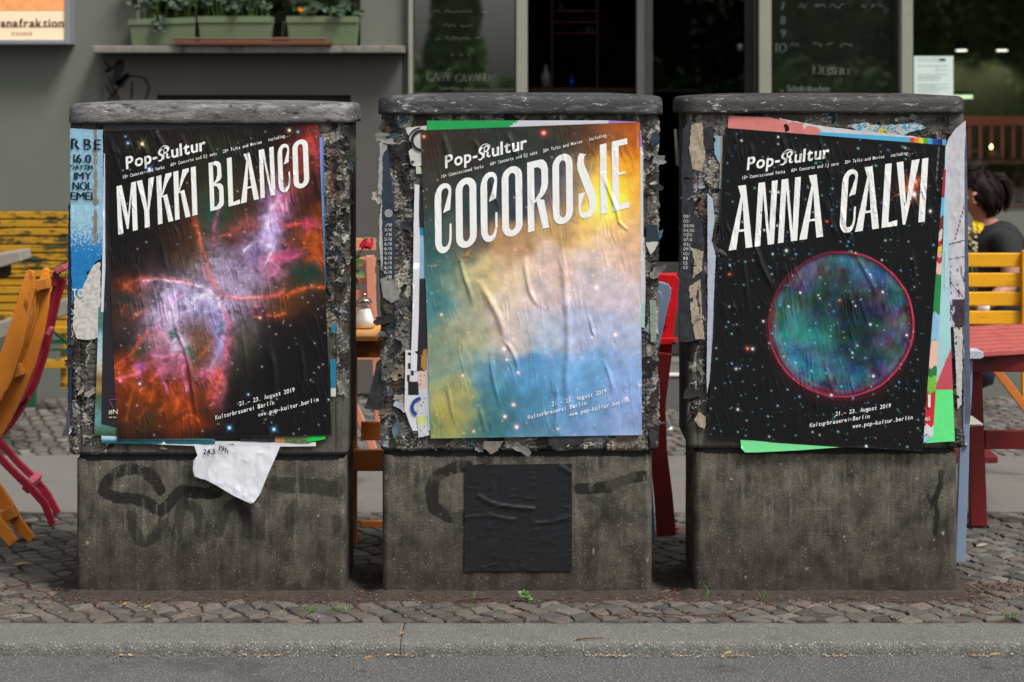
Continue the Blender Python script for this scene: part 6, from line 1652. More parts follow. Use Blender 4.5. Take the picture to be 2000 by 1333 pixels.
# red slatted table on the right
rt = thing('slatted_table', 'dark red slatted table beside the right cabinet, its top faded pink', 'table', P(1910, 1030, 1.1))
ztp = .722
for i, yy in enumerate(np.linspace(.66, 1.38, 7)):
    MB().bar((P(1858, 0, yy).x, yy-.05, ztp-.01), (P(2120, 0, yy).x, yy+.15, ztp-.01), .072, .022, (0, 0, 1)).build('slat', m_redtop, rt, bevel=.004)
MB().box(P(1880, 0, .70).x, P(2100, 0, .7).x, .70, .725, ztp-.085, ztp-.022).build('apron', m_dred, rt, bevel=.003)
MB().box(P(1880, 0, 1.3).x, P(2100, 0, 1.3).x, 1.36, 1.385, ztp-.085, ztp-.022).build('apron', m_dred, rt, bevel=.003)
MB().pprism([(1897, 706), (1917, 706), (1921, 800), (1929, 1029), (1896, 1029), (1893, 800)], 1.09, .04).build('leg', m_dred, rt, bevel=.003)
MB().pbox(2060, 2092, 706, 1029, 1.09, 1.13).build('leg', m_dred, rt, bevel=.003)
MB().pbox(1924, 2060, 842, 878, 1.095, 1.125).build('stretcher', m_dred, rt, bevel=.003)
bg_ = thing('folding_chair', 'blue-grey folding chair standing folded between right cabinet and red table', 'chair', P(1880, 1102, .49))
MB().pprism([(1880, 703), (1900, 704), (1899, 760), (1894, 840), (1892, 930), (1885, 1102), (1866, 1102), (1876, 840)], .50, .024).build('leg', m_blue, bg_, bevel=.003)
MB().pprism([(1878, 685), (1915, 685), (1921, 689), (1921, 699), (1914, 702), (1878, 702)], .47, .07).build('top_rail', m_bluel, bg_, bevel=.003)
bolt(1886, 870, .494, bg_, .007)
nw = thing('folded_newspaper', 'tip of a folded newspaper poking out beside the blue-grey chair, right of the right cabinet', 'newspaper', P(1905, 834, .6))
m_news = M('newsprint', C(206, 204, 192), .8, .1, 40, .1, 200, wear=[(C(120, 116, 108), 90, .6, .1)])
for k in range(4):
    MB().pprism([(1884, 812+k*2.0), (1899, 813+k*2.4), (1921-k*.6, 829+k*.9), (1899, 830+k*1.2), (1884, 829+k*1.2)], .585+.006*k, .004).build('sheet', m_news, nw)

# yellow slatted chairs / bench on the right
yb_ = thing('slatted_bench', 'bright yellow slatted bench behind the red table, before the seated person', 'bench', P(1950, 860, 2.2))
for y0, y1 in ((495, 522), (534, 561), (571, 598), (608, 634)):
    MB().pbox(1800, 2080 if y0 < 600 else 1994, y0, y1, 2.2, 2.225).build('slat', m_yell, yb_, bevel=.004)
MB().pbox(1997, 2012, 490, 790, 2.17, 2.198).build('post', m_yell, yb_, bevel=.003)
MB().pbox(1806, 1820, 490, 790, 2.23, 2.26).build('post', m_yell, yb_, bevel=.003)
MB().pbox(1900, 1990, 690, 706, 1.80, 2.15).build('seat', m_yell, yb_, bevel=.004)
MB().strip([(1930, 702), (1966, 748), (2006, 800), (2040, 850)], 16, 2.12, .025).build('leg', m_brown, yb_, bevel=.003)
MB().strip([(1880, 700), (1860, 780), (1846, 850)], 14, 2.12, .025).build('leg', m_brown, yb_, bevel=.003)

# ================================================================== PERSON
m_skin = M('skin', C(180, 124, 102, .75), .5, .05, 6, .05, 200)
m_shirt = M('black_shirt', C(30, 30, 33, .85), .85, .15, 8, .3, 90)
m_hair = M('dark_hair', C(30, 21, 18, .8), .65, .4, 22, .6, 160, stretch=(1, 1, .25), spec=.12)
m_jean = M('dark_jeans', C(40, 46, 60, .8), .85, .15, 20, .2, 200)
Yp = 2.95
def pp(x, y, d=0.0): return P(x, y, Yp+d)
pr = thing('person', 'person in a black t-shirt with dark hair in a ponytail, seated behind the yellow bench', 'person', P(1940, 860, Yp))
def skin_mesh(name, nodes, edges, mat, parent, sub=2):
    me = bpy.data.meshes.new(name)
    org = ORG[parent.name]
    me.from_pydata([tuple(Vector(n[0])-org) for n in nodes], edges, [])
    o = bpy.data.objects.new(name, me); COLL.objects.link(o); o.parent = parent; ORG[o.name] = org
    md = o.modifiers.new('skin', 'SKIN')
    for i, n in enumerate(nodes):
        r = n[1] if isinstance(n[1], tuple) else (n[1], n[1])
        me.skin_vertices[0].data[i].radius = r
        me.skin_vertices[0].data[i].use_root = (i == 0)
    md.use_smooth_shade = True
    s = o.modifiers.new('sub', 'SUBSURF'); s.levels = sub; s.render_levels = sub
    me.materials.append(mat)
    return o
hd = pp(1914, 392)                       # middle of the head
body = [(pp(1946, 700), (.15, .12)), (pp(1946, 640), (.145, .11)), (pp(1946, 570), (.15, .105)), (pp(1944, 500), (.165, .11)), (pp(1938, 458), (.12, .085)), (pp(1926, 438), (.050, .050)), (pp(1918, 418), (.046, .048)), (pp(1915, 400), (.070, .082)), (pp(1913, 380), (.078, .092)), (pp(1913, 362), (.066, .080)),
        # near arm
        (pp(1962, 462, -.12), .062), (pp(1974, 500, -.16), .050), (pp(1972, 560, -.20), .042), (pp(1935, 590, -.30), .036), (pp(1895, 600, -.34), .028), (pp(1872, 602, -.35), .030),
        # far arm
        (pp(1928, 462, .14), .060), (pp(1922, 510, .18), .048), (pp(1914, 560, .2), .042), (pp(1890, 592, .12), .036), (pp(1862, 600, .06), .028), (pp(1842, 602, .05), .030),
        # legs
        (pp(1900, 712, -.10), .085), (pp(1830, 716, -.12), .066), (pp(1826, 780, -.12), .052), (pp(1822, 846, -.12), .040), (pp(1800, 856, -.12), .038),
        (pp(1900, 712, .12), .085), (pp(1830, 716, .14), .066), (pp(1826, 780, .14), .052), (pp(1822, 846, .14), .040), (pp(1800, 856, .14), .038)]
be = [(0, 1), (1, 2), (2, 3), (3, 4), (4, 5), (5, 6), (6, 7), (7, 8), (8, 9), (4, 10), (10, 11), (11, 12), (12, 13), (13, 14), (14, 15), (4, 16), (16, 17), (17, 18), (18, 19), (19, 20), (20, 21), (0, 22), (22, 23), (23, 24), (24, 25), (25, 26), (0, 27), (27, 28), (28, 29), (29, 30), (30, 31)]
skin_mesh('body', body, be, m_skin, pr)
# fingers on both hands
for d0, (hx, hy, hd_) in enumerate(((1872, 602, -.35), (1842, 602, .05))):
    nn, ee = [], []
    for k in range(5):
        b = len(nn); off = (k-2)*.017
        nn += [(pp(hx, hy, hd_+off*.6), .011), (pp(hx-8, hy+1, hd_+off), .0095), (pp(hx-14+abs(k-2), hy+3, hd_+off), .0085), (pp(hx-18+abs(k-2)*1.6, hy+6, hd_+off), .0065)]
        ee += [(b, b+1), (b+1, b+2), (b+2, b+3)]
        if k: ee.append((0, b))
    skin_mesh('hand', nn, ee, m_skin, pr, 1)
# shirt follows the trunk and upper arms
sh = [(pp(1946, 650), (.165, .13)), (pp(1946, 570), (.172, .125)), (pp(1945, 505), (.182, .128)), (pp(1940, 462), (.138, .100)), (pp(1930, 442), (.070, .066)), (pp(1963, 463, -.12), .078), (pp(1974, 496, -.16), .068), (pp(1976, 522, -.175), .064), (pp(1928, 463, .14), .076), (pp(1922, 506, .18), .064)]
skin_mesh('shirt', sh, [(0, 1), (1, 2), (2, 3), (3, 4), (3, 5), (5, 6), (6, 7), (3, 8), (8, 9)], m_shirt, pr)
tr = [(pp(1946, 705), (.165, .13)), (pp(1900, 714, -.10), .095), (pp(1830, 718, -.12), .074), (pp(1826, 780, -.12), .060), (pp(1822, 838, -.12), .050), (pp(1900, 714, .12), .095), (pp(1830, 718, .14), .074), (pp(1826, 780, .14), .060), (pp(1822, 838, .14), .050)]
skin_mesh('trousers', tr, [(0, 1), (1, 2), (2, 3), (3, 4), (0, 5), (5, 6), (6, 7), (7, 8)], m_jean, pr, 1)
# face: nose, brow, eyes, mouth, ear (turned left)
kk = S(Yp)
fc = Vector(hd)
skin_mesh('nose', [(fc+Vector((-.080, -.01, .012)), .010), (fc+Vector((-.098, -.01, -.012)), .013), (fc+Vector((-.092, -.01, -.022)), .012)], [(0, 1), (1, 2)], m_skin, pr, 1)
for s_ in (-1, 1):
    MB().lathe(fc+Vector((-.068, -.01+s_*.032, .014)), [(.001, -.011), (.009, -.006), (.011, 0), (.009, .006), (.001, .011)], 10).build('eye', m_white, pr, smooth=True)
MB().tube([fc+Vector((-.078, -.034, -.044)), fc+Vector((-.088, -.01, -.045)), fc+Vector((-.078, .014, -.044))], [.004, .007, .004], 8).build('mouth', M('lips', C(168, 90, 84, .85), .5, .05, 10), pr, smooth=True)
ear = P(1902, 388, Yp-.10)
MB().tube([ear+Vector((.012, .012, -.024)), ear+Vector((-.004, 0, -.018)), ear+Vector((-.010, -.004, .004)), ear+Vector((-.002, -.002, .022)), ear+Vector((.012, .008, .022))], [.006, .009, .010, .010, .007], 8).build('ear', m_skin, pr, smooth=True)
# hair: a cap with locks, and the ponytail
def hair_cap():
    n, m = 28, 18
    V, F = [], []
    cc = P(1917, 384, Yp)
    for i in range(m+1):
        th = math.pi*i/m
        for j in range(n):
            ph = 2*math.pi*j/n
            x, y, z = math.sin(th)*math.cos(ph), math.sin(th)*math.sin(ph), math.cos(th)
            r = 1+.05*math.sin(7*ph+3*th)+.03*math.sin(13*ph-4*th)
            px, pyy, pz = .100*x*r, .100*y*r, .118*z*r
            if pz < -.05: px, pyy = px*.72+.012, pyy*.78
            if x < -.55 and z < .45: px += .040*(-x-.55)/.45          # face opening
            if x < -.1 and z < -.25: px += .03
            V.append(cc+Vector((px, pyy, pz)))
    for i in range(m):
        for j in range(n):
            F.append((i*n+j, (i+1)*n+j, (i+1)*n+(j+1) % n, i*n+(j+1) % n))
    return mk('hair', V, F, m_hair, pr, smooth=True)
hair_cap()
hr_ = random.Random(3); mb = MB(); cc_ = P(1917, 384, Yp)
for k in range(150):
    th, ph = hr_.uniform(.15, 2.0), hr_.uniform(0, 6.28)
    if math.cos(ph) < -.5 and th > 1.0: continue
    pts = []
    for i in range(5):
        t2, p2 = th+i*.13, ph+(0-ph if ph < 3.14 else 6.28-ph)*.06*i
        r_ = 1.03+.02*math.sin(k+i)
        pts.append(cc_+Vector((.100*r_*math.sin(t2)*math.cos(p2), .100*r_*math.sin(t2)*math.sin(p2), .118*r_*math.cos(t2))))
    mb.tube(pts, [.001, .0022, .0024, .002, .0006], 4)
mb.build('hair_strands', m_hair, pr, smooth=True)['kind'] = 'stuff'
MB().tube([pp(1934, 354), pp(1945, 343), pp(1957, 344), pp(1966, 358), pp(1970, 378), pp(1967, 398), pp(1961, 412)], [.012, .018, .022, .025, .024, .016, .003], 12).build('ponytail', m_hair, pr, smooth=True)
for k in range(10):
    a = random.uniform(-.02, .02)
    MB().tube([pp(1942, 348+k % 3, a), pp(1958+k*.5, 346+k, a*1.4), pp(1969+k*.4, 374+k, a*1.4), pp(1966+random.uniform(-6, 5), 412+random.uniform(-8, 6), a)], [.005, .007, .006, .001], 5).build('hair_lock', m_hair, pr, smooth=True)

ct = thing('cafe_table', 'small cafe table behind the yellow bench, in front of the seated person', 'table', P(1870, 860, 2.62))
zc = P(0, 604, 2.7).z-.02
MB().box(P(1790, 0, 2.5).x, P(1925, 0, 2.5).x, 2.46, 2.90, zc-.025, zc).build('table_top', m_brown, ct, bevel=.004)
MB().box(P(1850, 0, 2.6).x-.03, P(1850, 0, 2.6).x+.03, 2.65, 2.71, .03, zc-.026).build('leg', m_dred, ct)
MB().box(P(1850, 0, 2.6).x-.2, P(1850, 0, 2.6).x+.2, 2.48, 2.88, .0, .03).build('foot', m_dred, ct, bevel=.004)
vc = Vector((P(1899, 0, 2.58).x, 2.58, zc))
m_yfl = M('yellow_petal', C(246, 206, 10, .95), .6, .15, 60, .1, 200)
m_wfl = M('pale_petal', C(206, 190, 150, .9), .7, .2, 60, .1, 200)
vf = thing('flower_vase', 'glass of yellow and cream flowers on the cafe table, before the person in black', 'vase', vc)
hz = P(0, 490, 2.58).z-zc
MB().lathe(vc, [(.026, 0), (.030, .006), (.024, .08), (.022, hz*.72), (.027, hz)], 20).build('vase', m_gl, vf, smooth=True)
mb = MB()
for i in range(9):
    q = P(random.uniform(1886, 1912), random.uniform(446, 480), 2.58+random.uniform(-.03, .03)); mb.tube([vc+Vector((random.uniform(-.012, .012), 0, .02)), vc+Vector((0, 0, hz)), q], .0016, 5)
mb.build('stems', m_stem, vf)
for i in range(34):
    yl = i < 12
    q = P(random.uniform(1902, 1922), random.uniform(437, 453), 2.56+random.uniform(-.03, .03)) if yl else P(random.uniform(1884, 1908), random.uniform(440, 490), 2.57+random.uniform(-.03, .03))
    mb = MB(); r_ = .013 if yl else .008
    for a in range(6): leafshape(mb, q, q+Vector((r_*math.cos(a*1.05), -.004, r_*math.sin(a*1.05))), r_*.4, (0, -1, .2), 0, 3)
    mb.lathe(q, [(.001, -.003), (.004, 0), (.001, .003)], 6)
    mb.build('blossom', m_yfl if yl else m_wfl, vf)
gl = Vector((P(1921, 0, 2.54).x, 2.54, zc))
t_ = thing('drinking_glass', 'small glass with white drink on the cafe table behind the yellow slats', 'glass', gl)
MB().lathe(gl, [(.026, 0), (.03, .004), (.034, .105)], 20).build('tumbler', m_gl, t_, smooth=True)
MB().lathe(gl+Vector((0, 0, .005)), [(.025, 0), (.029, .07)], 20).build('drink', m_sugar, t_, smooth=True)

# ================================================================== ON THE BUILDING
# lit sign
m_lit = M('lit_panel', C(238, 210, 176), .5, .03, 6, 0, emit=((1.0, .72, .48), .20))
m_litp = M('lit_picture', C(226, 150, 90), .5, .35, 14, 0, emit=((.80, .30, .12), .30))
m_alus = M('sign_frame', C(150, 152, 160), .4, .05, 6, 0, metal=.4)
m_sgt = M('sign_letter', C(40, 30, 26), .6, .05, 10, 0)
m_sgt2 = M('sign_letter_brown', C(126, 96, 72), .6, .05, 10, 0)
Ys = WY-.14
sn = thing('light_box_sign', 'lit cream sign box with an orange picture, lettered anafraktion trattoria', 'sign', P(40, 87, WY))
MB().pbox(-160, 126, -150, 78, Ys, WY-.003).build('panel', m_lit, sn)
MB().pbox(-160, 126, -150, 20, Ys-.003, Ys-.0005).build('picture', m_litp, sn)
f = MB(); f.pbox(126.3, 136, -160, 87, Ys-.012, WY-.003); f.pbox(-170, 126, 78.3, 87, Ys-.012, WY-.003); f.pbox(-170, -160.3, -160, 78, Ys-.012, WY-.003); f.pbox(-160, 126, -160, -150.3, Ys-.012, WY-.003)
f.build('frame', m_alus, sn, bevel=.003)
V, F = text_px('anafraktion', 1, 125, 53, 15.5, 0, 0, 'b')
ser = []
for x in (13, 16, 25, 28, 37, 41, 47, 57, 61, 71, 77, 84, 92, 98, 112, 121): ser.append(ribbon2d([(x-3, 52.3), (x+3, 52.3)], 1.4))
V, F = merge([(V, F)]+ser); flat('lettering', V, F, Ys-.003, m_sgt, sn)
V, F = text_px('trattoria', 22, 63, 69.5, 9, 0, 0, 'r'); flat('lettering', V, F, Ys-.003, m_sgt2, sn)

# planters on the sill
m_plt = M('planter_green', C(118, 134, 100, .62), .6, .06, 5, .05, 60)
m_soilp = M('potting_soil', C(40, 32, 26), .95, .2, 20, .3, 60)
m_dleaf = M('dark_leaf', C(46, 66, 44, .8), .55, .5, 14, .1, 100)
m_ofl = M('orange_petal', C(240, 150, 20), .6, .1, 20, 0)
zs_ = WZ(91)
def planter(label, px0, px1, ptop, tilt):
    x0, x1 = WX(px0), WX(px1); h = WZ(ptop)-zs_; cx = (x0+x1)/2; L = (x1-x0)/2; y0, y1 = WY-.155, WY+.0
    t = thing('planter', label, 'planter', (cx, (y0+y1)/2, zs_), 'pale green planters on the window sill')
    V, F = [], []
    n = 21; tops = []
    k = .93
    b = MB()
    yb0, yb1 = y0+.02, y1-.02
    V = [(cx-L*k, yb0, zs_+.0015), (cx+L*k, yb0, zs_+.0015), (cx+L*k, yb1, zs_+.0015), (cx-L*k, yb1, zs_+.0015), (cx-L*.99, y0+.006, zs_+h*.80), (cx+L*.99, y0+.006, zs_+h*.80), (cx+L*.99, y1-.006, zs_+h*.80), (cx-L*.99, y1-.006, zs_+h*.80)]
    b.add(V, [(0, 3, 2, 1), (0, 1, 5, 4), (1, 2, 6, 5), (2, 3, 7, 6), (3, 0, 4, 7)])
    b.build('box', m_plt, t, bevel=.004)
    # scalloped rim
    r = MB(); N = 24
    for yy, th in ((y0, .006), (y1-.006, .006)):
        pts = [(cx-L, zs_+h*.78), (cx+L, zs_+h*.78)]
        top = []
        for i in range(N*4+1):
            u = i/(N*4); top.append((cx+L-2*L*u, zs_+h*.95+.05*h*abs(math.sin(u*N*math.pi))))
        r.prism(pts+top, yy, yy+th)
    r.box(cx-L, cx-L+.006, y0+.007, y1-.007, zs_+h*.78, zs_+h*.97); r.box(cx+L-.006, cx+L, y0+.007, y1-.007, zs_+h*.78, zs_+h*.97)
    r.build('rim', m_plt, t)
    MB().box(cx-L+.012, cx+L-.012, y0+.010, y1-.010, zs_+h*.72, zs_+h*.86).build('soil', m_soilp, t)
    if tilt: t.rotation_euler = (0, tilt, 0)
    return cx, zs_+h, L
def plant(label, cx, z, L, seed, n, hgt, hang=None, flowers=()):
    r = random.Random(seed)
    t = thing('window_plant', label, 'plant', (cx, WY-.08, z-.02))
    mb = MB(); st = MB()
    for i in range(n):
        bx, by = cx+r.uniform(-L*.95, L*.95), WY-.08+r.uniform(-.06, .06)
        hh = hgt*r.uniform(.2, 1); q = Vector((bx+r.uniform(-.04, .04), by+r.uniform(-.08, .05), z-.01+hh))
        if i % 3 == 0: st.tube([(bx, by, z-.03), q], .002, 4)
        for k in range(3):
            a = r.uniform(0, 6.28); l = r.uniform(.025, .05)
            leafshape(mb, q, q+Vector((l*math.cos(a), -abs(l*math.sin(a))*.7, l*r.uniform(-.6, .5))), l*.42, (r.uniform(-.5, .5), -1, r.uniform(0, .8)), .006, 4)
    if hang:
        hx, hz_ = hang
        for i in range(36):
            q = Vector((hx+r.uniform(-.022, .022), WY-.165-r.uniform(0, .03), hz_+r.uniform(-.03, .05))); a = r.uniform(0, 6.28); l = r.uniform(.016, .03)
            leafshape(mb, q, q+Vector((l*math.cos(a), -.01, l*math.sin(a))), l*.45, (0, -1, .3), .004, 4)
    mb.build('leaves', m_dleaf, t); st.build('stems', m_stem, t)
    for fx, fz in flowers:
        q = Vector((WX(fx), WY-.12, WZ(fz))); f = MB()
        for k in range(3):
            for a in range(9): leafshape(f, q+Vector((0, -.004*k, 0)), q+Vector((.016*(1-.25*k)*math.cos(a*.7+k), -.006-.004*k, .016*(1-.25*k)*math.sin(a*.7+k))), .007, (0, -1, .2), 0, 3)
        f.build('blossom', m_ofl, t)
        MB().tube([(q.x, q.y+.003, q.z), (q.x, q.y+.02, z-.03)], .002, 4).build('stem', m_stem, t)
a = planter('pale green scalloped planter, leftmost on the sill, tilted slightly', 262, 391, 37, -.03)
plant('dark leafy plant in the leftmost planter, one clump hanging over the rim', a[0], a[1], a[2], 1, 70, .30, (WX(321), WZ(50)))
a = planter('pale green scalloped planter, middle one on the sill, behind the brown boards', 394, 536, 33, 0)
plant('dark leafy plant in the middle planter', a[0], a[1], a[2], 2, 70, .28)
a = planter('pale green scalloped planter, rightmost on the sill, with an orange flower above it', 565, 703, 33, 0)
plant('sparse low plant with an orange bloom in the rightmost planter', a[0], a[1], a[2], 3, 14, .06, None, ((592, 21),))
bd = thing('wooden_boards', 'two brown wooden boards lying on the sill in front of the planters', 'boards', P(500, 88, WY-.16))
m_bdw = M('dark_board', C(110, 78, 64, .8), .6, .15, 8, .2, 80, stretch=(.2, 1, 1))
MB().box(WX(348), WX(642), WY-.195, WY-.160, zs_+.030, zs_+.044).build('board', m_bdw, bd, bevel=.003)
MB().box(WX(354), WX(655), WY-.200, WY-.160, zs_+.004, zs_+.024).build('board', M('redder_board', C(104, 56, 40, .8), .55, .15, 8, .2, 80, stretch=(.2, 1, 1)), bd, bevel=.003)

# graffiti tag on the wall panel
m_spray = M('black_spray', C(14, 14, 18), .6, .1, 20, 0)
parts = []
for pts, w_ in (([(205, 121), (213, 133), (207, 142)], 3.5), ([(207, 140), (222, 132), (234, 119), (226, 142), (220, 164)], 5), ([(234, 119), (240, 127), (228, 165), (248, 148)], 5), ([(226, 166), (250, 145), (236, 170)], 6), ([(250, 150), (266, 149), (283, 155), (291, 172), (284, 195)], 2.6), ([(258, 160), (257, 195)], 2.8), ([(212, 150), (222, 175), (233, 195)], 3.2), ([(207, 165), (216, 182), (226, 195)], 3), ([(244, 152), (228, 176), (212, 195)], 3.2)):
    parts.append(ribbon2d(smooth_path(pts, 5), w_*1.35))
V, F = merge(parts); flat('graffiti', V, F, WY-.034, m_spray, bld)

# chalk boards behind the glass
m_chb = M('chalkboard', C(50, 54, 46, .9), .85, .12, 4, 0, wear=(C(74, 76, 70, .8), 3, .6, .3))
m_chalk = M('chalk', C(252, 253, 248, 1), .95, .15, 80, 0)
m_chalkf = M('faint_chalk', C(176, 178, 170), .95, .2, 80, 0)
def scribble(x0, x1, y, h, seed):
    r = random.Random(seed); pts = []; x = x0
    while x < x1:
        if r.random() < .14: 
            if len(pts) > 3: yield ribbon2d(smooth_path(pts, 3), 1.9)
            pts = []; x += 6
        pts.append((x, y+r.uniform(-h/2, h/2))); x += r.uniform(1.8, 3.6)
    if len(pts) > 3: yield ribbon2d(smooth_path(pts, 3), 1.9)
Yc = WY+.085
c1 = thing('chalkboard', 'chalkboard menu with CAFFÉ CAVALIERE in the left shop window', 'chalkboard', P(906, 420, Yc))
MB().pbox(806, 1010, -140, 400, Yc, Yc+.02).build('board', m_chb, c1)
parts = [text_px('CAFFE', 832, 880, 159, 17, 0, .12, 'r', jitter=.05), ribbon2d([(874, 138), (880, 134)], 2), text_px('CAVALIERE', 889, 970, 160, 16, 0, .1, 'r', jitter=.05), ribbon2d([(940, 164), (974, 161)], 1.2)]
parts[0] = (parts[0][0], parts[0][1])
for x in (883, 901, 916): parts.append(ribbon2d([(x-2, 107.5), (x+2, 107.5)], 4))
parts = [(np.asarray(v)+np.array([dx, 0]), f) for v, f in parts for dx in (-.45, .45)]
V, F = merge(parts); flat('lettering', V, F, Yc-.003, m_chalk, c1)
parts = list(scribble(846, 930, 50, 7, 1))+list(scribble(838, 950, 22, 6, 2))+list(scribble(840, 945, 75, 8, 3))+list(scribble(858, 932, 174, 6, 4))
V, F = merge(parts); flat('faint_writing', V, F, Yc-.0032, m_chalkf, c1)
c2 = thing('chalkboard', 'chalkboard menu numbered 7 to 10 with DESSERT in the shop window right of the door', 'chalkboard', P(1630, 420, Yc))
MB().pbox(1500, 1762, -140, 400, Yc, Yc+.02).build('board', m_chb, c2)
parts = [text_px('7', 1525, 1533, 19, 15, 0, 0, jitter=.04), text_px('8', 1525, 1534, 48, 16, 0, 0), text_px('9', 1525, 1534, 73, 15, 0, 0), text_px('10', 1514, 1537, 103, 18, 0, .05), text_px('D', 1587, 1604, 147, 20, 0, .1), text_px('ESSERT', 1606, 1662, 147, 15, 0, .1, jitter=.06), ribbon2d([(1582, 149), (1664, 147)], 1.2), text_px('Schokokuchen', 1537, 1620, 179, 12, 0, .08, jitter=.06), ribbon2d([(1525, 178), (1529, 178)], 3.5)]
parts = [(np.asarray(v)+np.array([dx, 0]), f) for v, f in parts for dx in (-.45, .45)]
V, F = merge(parts); flat('lettering', V, F, Yc-.003, m_chalk, c2)
parts = list(scribble(1546, 1575, 12, 9, 5))+list(scribble(1592, 1650, 12, 9, 6))+list(scribble(1666, 1730, 13, 8, 7))+list(scribble(1545, 1575, 88, 8, 8))+list(scribble(1588, 1630, 88, 8, 9))+list(scribble(1640, 1680, 89, 8, 10))
V, F = merge(parts); flat('faint_writing', V, F, Yc-.0032, m_chalkf, c2)
# printed menu sheet on the right pane
Ym = WY+.040
mn = thing('menu_sheet', 'white printed menu sheet taped inside the right shop window', 'menu', P(1823, 190, Ym))
MB().pbox(1785, 1862, 110, 216, Ym-.0005, Ym+.0005).build('sheet', M('menu_paper', C(206, 222, 216), .7, .03, 6, 0), mn)
r_ = random.Random(4); parts = []
for y in (115, 119, 129, 133, 137, 141, 146, 150, 153, 157, 165, 168, 172, 176, 180):
    x = 1793 if y not in (133, 137, 141) else 1828
    e = r_.uniform(1830, 1854)
    while x < e:
        l = r_.uniform(3, 9); parts.append(ribbon2d([(x, y), (min(x+l, e), y)], .8)); x += l+1.6
V, F = merge(parts); flat('printed_lines', V, F, Ym-.002, M('menu_print', C(130, 146, 142), .8, .1, 30, 0), mn)['kind'] = 'stuff'
V, F = polyfill([(1841+7*math.cos(a), 117+2.4*math.sin(a)) for a in np.linspace(0, 6.2, 14)]); flat('emblem', V, F, Ym-.002, m_blk, mn)

# inside: railing, lamps, candle, shelf
m_rail = M('railing_red', C(206, 112, 92, .95), .6, .1, 8, 0)
Yi = WY+.62
rl = thing('railing', 'reddish brown wooden railing inside the right window', 'railing', P(1960, 420, Yi))
MB().pbox(1850, 2120, 227, 246, Yi, Yi+.05).build('top_rail', m_rail, rl, bevel=.003)
MB().pbox(1850, 2120, 398, 417, Yi, Yi+.05).build('bottom_rail', m_rail, rl, bevel=.003)
for k in range(7):
    x = 1868+k*21.5
    MB().pbox(x, x+7.5, 246.3, 397.7, Yi+.01, Yi+.04).build('bar', m_rail, rl)
MB().pbox(1850, 1858, 417.3, 620, Yi, Yi+.05).pbox(2112, 2120, 417.3, 620, Yi, Yi+.05).build('post', m_rail, rl)
m_lamp = M('lamp_glow', C(255, 250, 235), .5, 0, 5, 0, emit=((1, .95, .85), 1.6))
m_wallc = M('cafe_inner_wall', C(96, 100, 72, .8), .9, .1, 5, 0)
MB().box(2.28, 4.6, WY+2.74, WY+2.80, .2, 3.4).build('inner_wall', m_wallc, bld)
for i, (x, lb) in enumerate(((1878, 'round ceiling spot glowing in the right window, beside the menu sheet'), (1957, 'round ceiling spot glowing in the right window, nearer the frame edge'))):
    q = P(x, 99, WY+2.5)
    t = thing('ceiling_spot', lb, 'lamp', q, 'glowing spots inside the cafe')
    MB().lathe(q, [(.034, -.006), (.038, 0), (.030, .006)], 18).build('glow_disc', m_lamp, t, smooth=True)
    MB().lathe(q+Vector((0, 0, .0065)), [(.044, 0), (.044, .05), (.02, .06)], 18).build('housing', m_dfrm, t, smooth=True)
    MB().tube([q+Vector((0, 0, .066)), (q.x, q.y, 3.5)], .008, 8).build('rod', m_dfrm, t)
    ld = bpy.data.lights.new('spot_glow', 'SPOT'); ld.energy = 1.6; ld.color = (1, .95, .8); ld.spot_size = math.radians(110); ld.spot_blend = .8; ld.shadow_soft_size = .03
    lo = bpy.data.objects.new('spot_glow', ld); COLL.objects.link(lo); lo.parent = t; lo.location = (0, .06, -.02); lo.rotation_euler = (math.radians(25), 0, 0)
q = P(1936, 288, WY+.45)
cd = thing('candle_lamp', 'small warm candle light glowing behind the railing', 'candle', q)
MB().lathe(q, [(.004, -.012), (.011, 0), (.004, .016), (.001, .02)], 12).build('flame', M('flame', C(255, 210, 120), .5, 0, 5, 0, emit=((1, .68, .25), 5.0)), cd, smooth=True)
MB().lathe(q+Vector((0, 0, -.065)), [(.02, 0), (.022, .05)], 14).build('cup', M('candle_wax', C(180, 120, 70), .6, .1, 9, 0), cd, smooth=True)
MB().box(q.x-.5, q.x+.6, q.y-.15, q.y+.25, q.z-.09, q.z-.066).build('table_top', m_bdw, cd)
MB().box(q.x-.03, q.x+.03, q.y+.02, q.y+.08, .19, q.z-.091).build('leg', m_bdw, cd)
tl_ = thing('strip_light', 'greenish glowing strip lamp inside, just above the lid of the right cabinet', 'lamp', P(1885, 190, WY+1.8))
MB().pbox(1850, 1900, 186, 193, WY+1.8, WY+1.84).build('tube', M('strip_glow', C(220, 250, 200), .5, 0, 5, 0, emit=((.75, 1, .55), 1.1)), tl_)
MB().pbox(1845, 1905, 180, 185.7, WY+1.79, WY+1.86).build('housing', m_dfrm, tl_)
sh_ = thing('bar_shelf', 'dim wooden bar shelf with bottles in the dark doorway', 'shelf', P(1140, 300, WY+2.0))
mb_ = M('bar_wood', C(92, 56, 44, .8), .6, .2, 6, 0)
for y in (20, 42, 64): MB().pbox(1080, 1165, y, y+3, WY+1.9, WY+2.2).build('board', mb_, sh_)
MB().pbox(1076, 1080, -60, 190, WY+1.9, WY+2.2).pbox(1165, 1169, -60, 190, WY+1.9, WY+2.2).build('upright', mb_, sh_)
MB().pbox(1036, 1240, 172, 182, WY+1.4, WY+1.9).build('counter', mb_, sh_)
MB().pbox(1036, 1240, 182.3, 560, WY+1.42, WY+1.88).build('counter_front', mb_, sh_)
botm = [M('bottle_'+str(n), C(*c, .8), .25, .1, 5, 0) for n, c in (('blue', (30, 60, 190)), ('green', (40, 70, 40)), ('amber', (110, 60, 24)), ('pale', (150, 150, 140)))]
